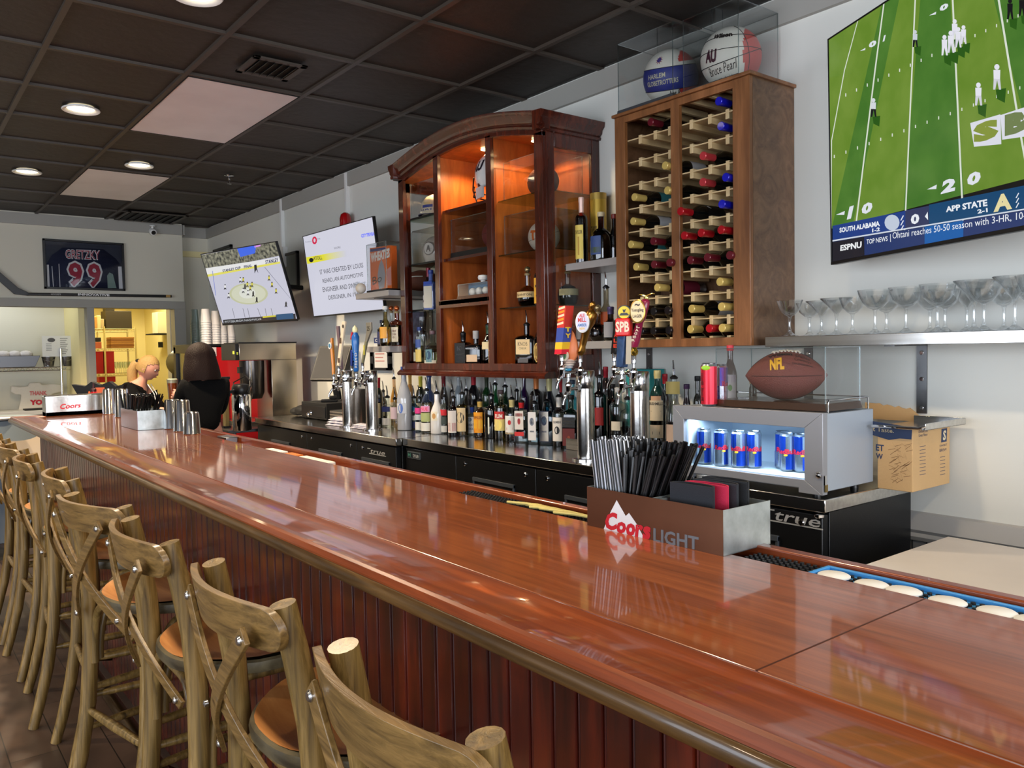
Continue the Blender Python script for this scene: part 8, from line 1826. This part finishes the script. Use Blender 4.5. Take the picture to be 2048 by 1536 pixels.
BLKC = mat('black_jersey_cloth', (9, 9, 10), .9, spec=.2, bump=.4, bs=60); DNM = mat('dark_trousers', (26, 28, 36), .85)
def head(mb, M_):
    # face looks along local -y; centre of the skull at the origin, z up
    vs = []; NU, NV = 32, 24
    for j in range(NV+1):
        ph = PI*j/NV
        for i in range(NU):
            th = 2*PI*i/NU; x, y, z = math.sin(ph)*math.sin(th), -math.sin(ph)*math.cos(th), math.cos(ph)
            X, Y, Z_ = x*.074, y*.093, z*.108
            if z < 0: k = 1-.34*(-z)**1.5; X *= k; Y = Y*(1-.10*(-z)) - .012*(-z)*(1 if y < 0 else -.6)
            fr = max(0, -y)
            if fr > .6:
                a = abs(x)
                if a < .22 and -.32 < z < .12: Y -= .020*(1-a/.22)*max(0, (.12-z)/.44)**1.0*(1 if z > -.26 else .4)   # nose
                if .18 < a < .55 and .0 < z < .22: Y += .006                                                             # eye sockets
                if a < .4 and .22 < z < .34: Y -= .003
                if a < .3 and -.56 < z < -.40: Y -= .005                                                                 # lips
                if a < .3 and z < -.78: Y -= .006                                                                        # chin
            vs.append((X, Y, Z_))
    fs = [(j*NU+i, (j+1)*NU+i, (j+1)*NU+(i+1) % NU, j*NU+(i+1) % NU) for j in range(NV) for i in range(NU)]
    mb.add(vs, fs, SKIN, M_)
    for s in (-1, 1):
        mb.ball((s*.029, -.078, .012), .0115, EYEW, 12, 8, (1.2, .7, .75), M_); mb.ball((s*.029, -.086, .011), .0052, EYEB, 10, 6, (1, .5, 1), M_)
        mb.ball((s*.0735, .008, -.008), .020, SKIN, 12, 8, (.35, .75, 1.25), M_)
    mb.ball((0, -.0915, -.050), .014, LIPS, 12, 8, (1.3, .35, .42), M_)
def hand(mb, wrist, d, up, curl, side=1, s=1.0):
    # palm and five separate fingers; d = direction of the fingers, up = back of the hand
    d = Vector(d).normalized(); up = Vector(up); up = (up-d*up.dot(d)).normalized(); r = d.cross(up)*side; w = Vector(wrist)
    nodes = {'w': (w, .021*s), 'p': (w+d*.045*s, (.036*s, .017*s)), 'q': (w+d*.082*s, (.038*s, .014*s))}
    v, f = skinned({'w': (w-d*.02, .020*s), 'p': (w+d*.035*s, .027*s), 'q': (w+d*.070*s, .025*s)}, [('w', 'p'), ('p', 'q')], 'p', 1); c = w+d*.04*s
    v = [tuple(Vector(p)+((Vector(p)-c).dot(r))*r*.45-((Vector(p)-c).dot(up))*up*.35) for p in v]; mb.add(v, f, SKIN)
    for k, (off, L) in enumerate(((.030, .066), (.011, .074), (-.009, .070), (-.028, .054))):
        b0 = w+d*.070*s+r*off*s; pts = [b0-d*.02*s]; dd = Vector(d); pos = b0
        for seg in range(3):
            dd = (Matrix.Rotation(-curl*(.5+.4*seg), 3, r) @ dd if side > 0 else Matrix.Rotation(curl*(.5+.4*seg), 3, r) @ dd).normalized(); pts.append(pos); pos = pos+dd*L*s*(.42, .32, .26)[seg]
        pts.append(pos); mb.tube(pts, [.0085*s, .009*s, .0085*s, .0078*s, .0060*s], SKIN, 8)
    t0 = w+d*.020*s+r*.028*s; td = (d*.55+r*.65-up*.45).normalized(); t1 = t0+td*.035*s; t2 = t1+(td+d*.4-up*.5).normalized()*.028*s; mb.tube([t0-r*.01*s, t1, t2, t2+(d-up*.6).normalized()*.020*s], [.012*s, .0105*s, .009*s, .0065*s], SKIN, 8)
def V3(*a): return Vector(a)
def person(label, J, face, hair_fn, hands, k=1.0, loc=(0, 0, 0)):
    t = T('person', label, 'person', loc)
    E_ = [('hip', 'belly'), ('belly', 'chest'), ('chest', 'neck0'), ('neck0', 'neck1'), ('neck1', 'skull'), ('chest', 'shL'), ('shL', 'elL'), ('elL', 'wrL'), ('chest', 'shR'), ('shR', 'elR'), ('elR', 'wrR'), ('hip', 'thL'), ('thL', 'knL'), ('knL', 'anL'), ('anL', 'toL'), ('hip', 'thR'), ('thR', 'knR'), ('knR', 'anR'), ('anR', 'toR')]
    Rr = {'hip': .125, 'belly': .112, 'chest': .120, 'neck0': .052, 'neck1': .046, 'skull': .05, 'shL': .056, 'shR': .056, 'elL': .038, 'elR': .038, 'wrL': .025, 'wrR': .025, 'thL': .086, 'thR': .086, 'knL': .055, 'knR': .055, 'anL': .037, 'anR': .037, 'toL': .034, 'toR': .034}
    b = MB(); v, f = skinned({n: (p, Rr[n]*k*.93) for n, p in J.items() if n in Rr}, E_, 'hip'); b.add(v, f, SKIN)
    fz = face.normalized(); side = fz.cross(Vector((0, 0, 1))).normalized(); upv = side.cross(fz).normalized()
    M_ = Matrix.Identity(4); 
    for i in range(3): M_[i][0] = side[i]; M_[i][1] = -fz[i]; M_[i][2] = upv[i]; M_[i][3] = J['head'][i] if 'head' in J else (J['skull']+upv*.03)[i]
    M_ = M_ @ Matrix.Diagonal((k, k, k, 1)); head(b, M_)
    for h in hands: hand(b, *h)
    b.build('body', t, ang=80)
    top = ['hip', 'belly', 'chest', 'neck0', 'shL', 'shR', 'elL', 'elR', 'wL', 'wR']
    N2 = {n: (J[n], (Rr[n]+.012)*k) for n in ('hip', 'belly', 'chest', 'shL', 'shR', 'elL', 'elR')}; N2['nb'] = (J['chest'].lerp(J['neck0'], .62), .062*k)
    N2['wL'] = (J['elL'].lerp(J['wrL'], .86), .036*k); N2['wR'] = (J['elR'].lerp(J['wrR'], .86), .036*k)
    v, f = skinned(N2, [('hip', 'belly'), ('belly', 'chest'), ('chest', 'nb'), ('chest', 'shL'), ('shL', 'elL'), ('elL', 'wL'), ('chest', 'shR'), ('shR', 'elR'), ('elR', 'wR')], 'hip')
    MB().add(v, f, BLKC).build('black_shirt', t, ang=80)
    N3 = {n: (J[n], (Rr[n]+.010)*k) for n in ('hip', 'thL', 'thR', 'knL', 'knR')}; N3['hip'] = (J['hip'], (.128)*k); N3['aL'] = (J['knL'].lerp(J['anL'], .95), .050*k); N3['aR'] = (J['knR'].lerp(J['anR'], .95), .050*k)
    v, f = skinned(N3, [('hip', 'thL'), ('thL', 'knL'), ('knL', 'aL'), ('hip', 'thR'), ('thR', 'knR'), ('knR', 'aR')], 'hip'); MB().add(v, f, DNM).build('trousers', t, ang=80)
    for s in 'LR':
        a = J['to'+s]; d = (J['to'+s]-J['an'+s]); d.z = 0; d.normalize(); c = J['an'+s]+d*.07; q = MB(); q.ball((0, 0, 0), .05, BLACK, 16, 8, (1, 1, 1)); M3 = Matrix.Translation((c.x, c.y, .035)) @ Matrix.Rotation(math.atan2(d.y, d.x), 4, 'Z') @ Matrix.Diagonal((2.6, 1.0, .7, 1)); q.v = [tuple(M3 @ Vector(p)) for p in q.v]; q.build('shoe', t)
    h = MB(); hair_fn(h, M_); h.build('hair', t, ang=80)
    return t
# --- dark-haired woman with her back to the camera, holding a beer
P2 = V3(-5.87, 1.80, 0); F2 = V3(-1, -.10, 0).normalized(); S2 = V3(F2.y, -F2.x, 0)  # S2 = her right
def at2(f_, s_, z): return P2+F2*f_+S2*s_+V3(0, 0, z)
J = {'hip': at2(0, 0, .86), 'belly': at2(.01, 0, 1.0), 'chest': at2(.0, 0, 1.15), 'neck0': at2(.0, 0, 1.265), 'neck1': at2(.015, 0, 1.31), 'skull': at2(.03, 0, 1.37), 'shL': at2(.0, -.128, 1.215), 'shR': at2(.0, .150, 1.215), 'elL': at2(.13, -.150, 1.04), 'elR': at2(.16, .20, 1.01), 'thL': at2(0, -.09, .78), 'thR': at2(0, .09, .78), 'knL': at2(.02, -.10, .42), 'knR': at2(.01, .10, .42), 'anL': at2(0, -.11, .075), 'anR': at2(0, .11, .075), 'toL': at2(.10, -.12, .035), 'toR': at2(.10, .12, .035)}
gp = aty(345, 780, 1.64); GX, GY = gp.x, gp.y
z0g = aty(345, 803, 1.64).z; z1g = aty(345, 758, 1.64).z
J['wrL'] = V3(GX+.115, GY+.010, z0g+.045); J['wrR'] = V3(GX+.07, GY+.16, z0g+.050)
def bob(h, M_):
    HR = mat('hair_dark_brown', (26, 10, 6), .6, spec=.2, bump=.5, bs=160); vs = []; NU, NV = 36, 18
    for j in range(NV+1):
        f = j/NV
        for i in range(NU):
            th = 2*PI*i/NU; x, y = math.sin(th), math.cos(th)
            if f < .5: ph = f/.5*PI/2; rr = math.sin(ph); z = .125*math.cos(ph)
            else: rr = 1+.20*math.sin((f-.5)/.5*PI*.58); z = -(f-.5)/.5*.165
            X, Y = x*.112*rr, y*.122*rr*(1 if y > 0 else .80)+.010
            if y < -.45 and z < .055: X *= 1.0; Y = max(Y, -.045)
            wv = 1+.018*math.sin(th*9+f*3); vs.append((X*wv, Y*wv, z))
    fs = []
    for j in range(NV):
        for i in range(NU):
            c = math.cos(2*PI*(i+.5)/NU)
            if c < -.62 and j > 6: continue
            fs.append((j*NU+i, j*NU+(i+1) % NU, (j+1)*NU+(i+1) % NU, (j+1)*NU+i))
    fs.append(tuple(NV*NU+i for i in range(NU) if math.cos(2*PI*i/NU) > -.55))
    h.add(vs, fs, HR, M_)
J['head'] = at2(.035, 0, 1.405)
w2 = person('woman with a dark brown bob and black top seen from behind, holding a beer', J, F2+V3(0, -.10, -.08), bob, [(J['wrL'], V3(GX-.02, GY-.03, z0g+.07)-J['wrL'], V3(.1, -1, .3), .55, 1, .9), (J['wrR'], V3(GX+.0, GY+.045, z0g+.06)-J['wrR'], V3(.4, .5, .8), .5, -1, .9)], .95)
# beer glass
t = T('beer_glass', 'pint glass of amber beer held by the dark-haired woman', 'beer glass', (GX, GY, z0g)); hG = z1g-z0g; rG = 10.5*dep((GX, GY, 1.2))/FPX
b = MB(); b.lathe([(rG*.72, 0), (rG*.74, .004), (rG*1.0, hG), (rG*.96, hG), (rG*.70, .010), (.001, .010)], CLEAR, 26, cap=True); b.build('glass_wall', t, ang=50)
b = MB(); b.lathe([(rG*.69, .011), (rG*.90, hG*.82), (.001, hG*.82)], mat('amber_beer', (186, 78, 22), .15, coat=.4), 26); b.build('beer', t, ang=50); MB().lathe([(rG*.905, hG*.822), (rG*.94, hG*.98), (rG*.8, hG*1.01), (.001, hG*1.01)], mat('beer_foam', (232, 206, 170), .8), 26).build('foam', t)
# --- blonde woman leaning over the work surface
def pd(u, v, d): r = ray(u, v); return CAM+r*(d/1.0)
D1 = 6.95
hd = pd(297, 736, D1); fx_ = V3(.58, .70, -.42).normalized(); sd = V3(-.79, .61, 0)
hp_ = pd(250, 850, D1-.05); hp_.z = .88
ch = pd(272, 786, D1); nk = pd(284, 764, D1)
J = {'hip': hp_, 'belly': hp_.lerp(ch, .5), 'chest': ch, 'neck0': nk, 'neck1': nk.lerp(hd, .42), 'skull': nk.lerp(hd, .75), 'head': hd, 'shL': ch+sd*.15+V3(0, 0, .05), 'shR': ch-sd*.15+V3(0, 0, .05)}
J['elL'] = J['shL']+V3(.10, .12, -.20); J['elR'] = J['shR']+V3(.12, .10, -.20); J['wrL'] = J['elL']+V3(.13, .15, .01); J['wrR'] = J['elR']+V3(.15, .12, .02)
for s_, n in ((1, 'L'), (-1, 'R')):
    o_ = sd*.09*s_; J['th'+n] = hp_+o_+V3(0, 0, -.09); J['kn'+n] = V3(hp_.x+o_.x+.03, hp_.y+o_.y+.02, .45); J['an'+n] = V3(hp_.x+o_.x-.02, hp_.y+o_.y, .075); J['to'+n] = J['an'+n]+V3(.07, .08, -.04)
def pony(h, M_):
    HB = mat('hair_blonde', (176, 140, 84), .42, bump=.6, bs=160); vs = []; NU, NV = 32, 16
    for j in range(NV+1):
        ph = PI*.62*j/NV
        for i in range(NU): th = 2*PI*i/NU; x, y = math.sin(th), math.cos(th); vs.append((x*.081*math.sin(ph)*(1+.01*math.sin(th*11)), y*.101*math.sin(ph)+.006, .118*math.cos(ph)))
    fs = []
    for j in range(NV):
        for i in range(NU):
            c = math.cos(2*PI*(i+.5)/NU)
            if c < -.20 and j > 7+(c+1)*3: continue
            fs.append((j*NU+i, j*NU+(i+1) % NU, (j+1)*NU+(i+1) % NU, (j+1)*NU+i))
    h.add(vs, fs, HB, M_)
    P_ = [M_ @ Vector(p) for p in ((0, .095, .020), (0, .125, -.015), (0, .125, -.085), (.01, .09, -.165), (.015, .04, -.24))]; h.tube(P_, [.022, .036, .045, .036, .012], HB, 14); h.tube([M_ @ Vector((0, .10, .020)), M_ @ Vector((0, .116, .005))], .026, BLACK, 12)
w1 = person('blonde woman with a ponytail in a black top leaning forward in profile', J, fx_, pony, [(J['wrL'], V3(.6, .7, -.1), V3(0, 0, 1), .5, 1, .9), (J['wrR'], V3(.7, .6, -.1), V3(0, 0, 1), .5, -1, .9)], .95)
b = MB(); 
for s in (-1, 1): b.tube([nk+V3(.03, .05, -.02)+sd*.03*s, nk+V3(.075, .085, -.10)+sd*.025*s, nk+V3(.09, .10, -.20)+sd*.02*s], .004, WHITE, 6)
b.build('drawstrings', w1)
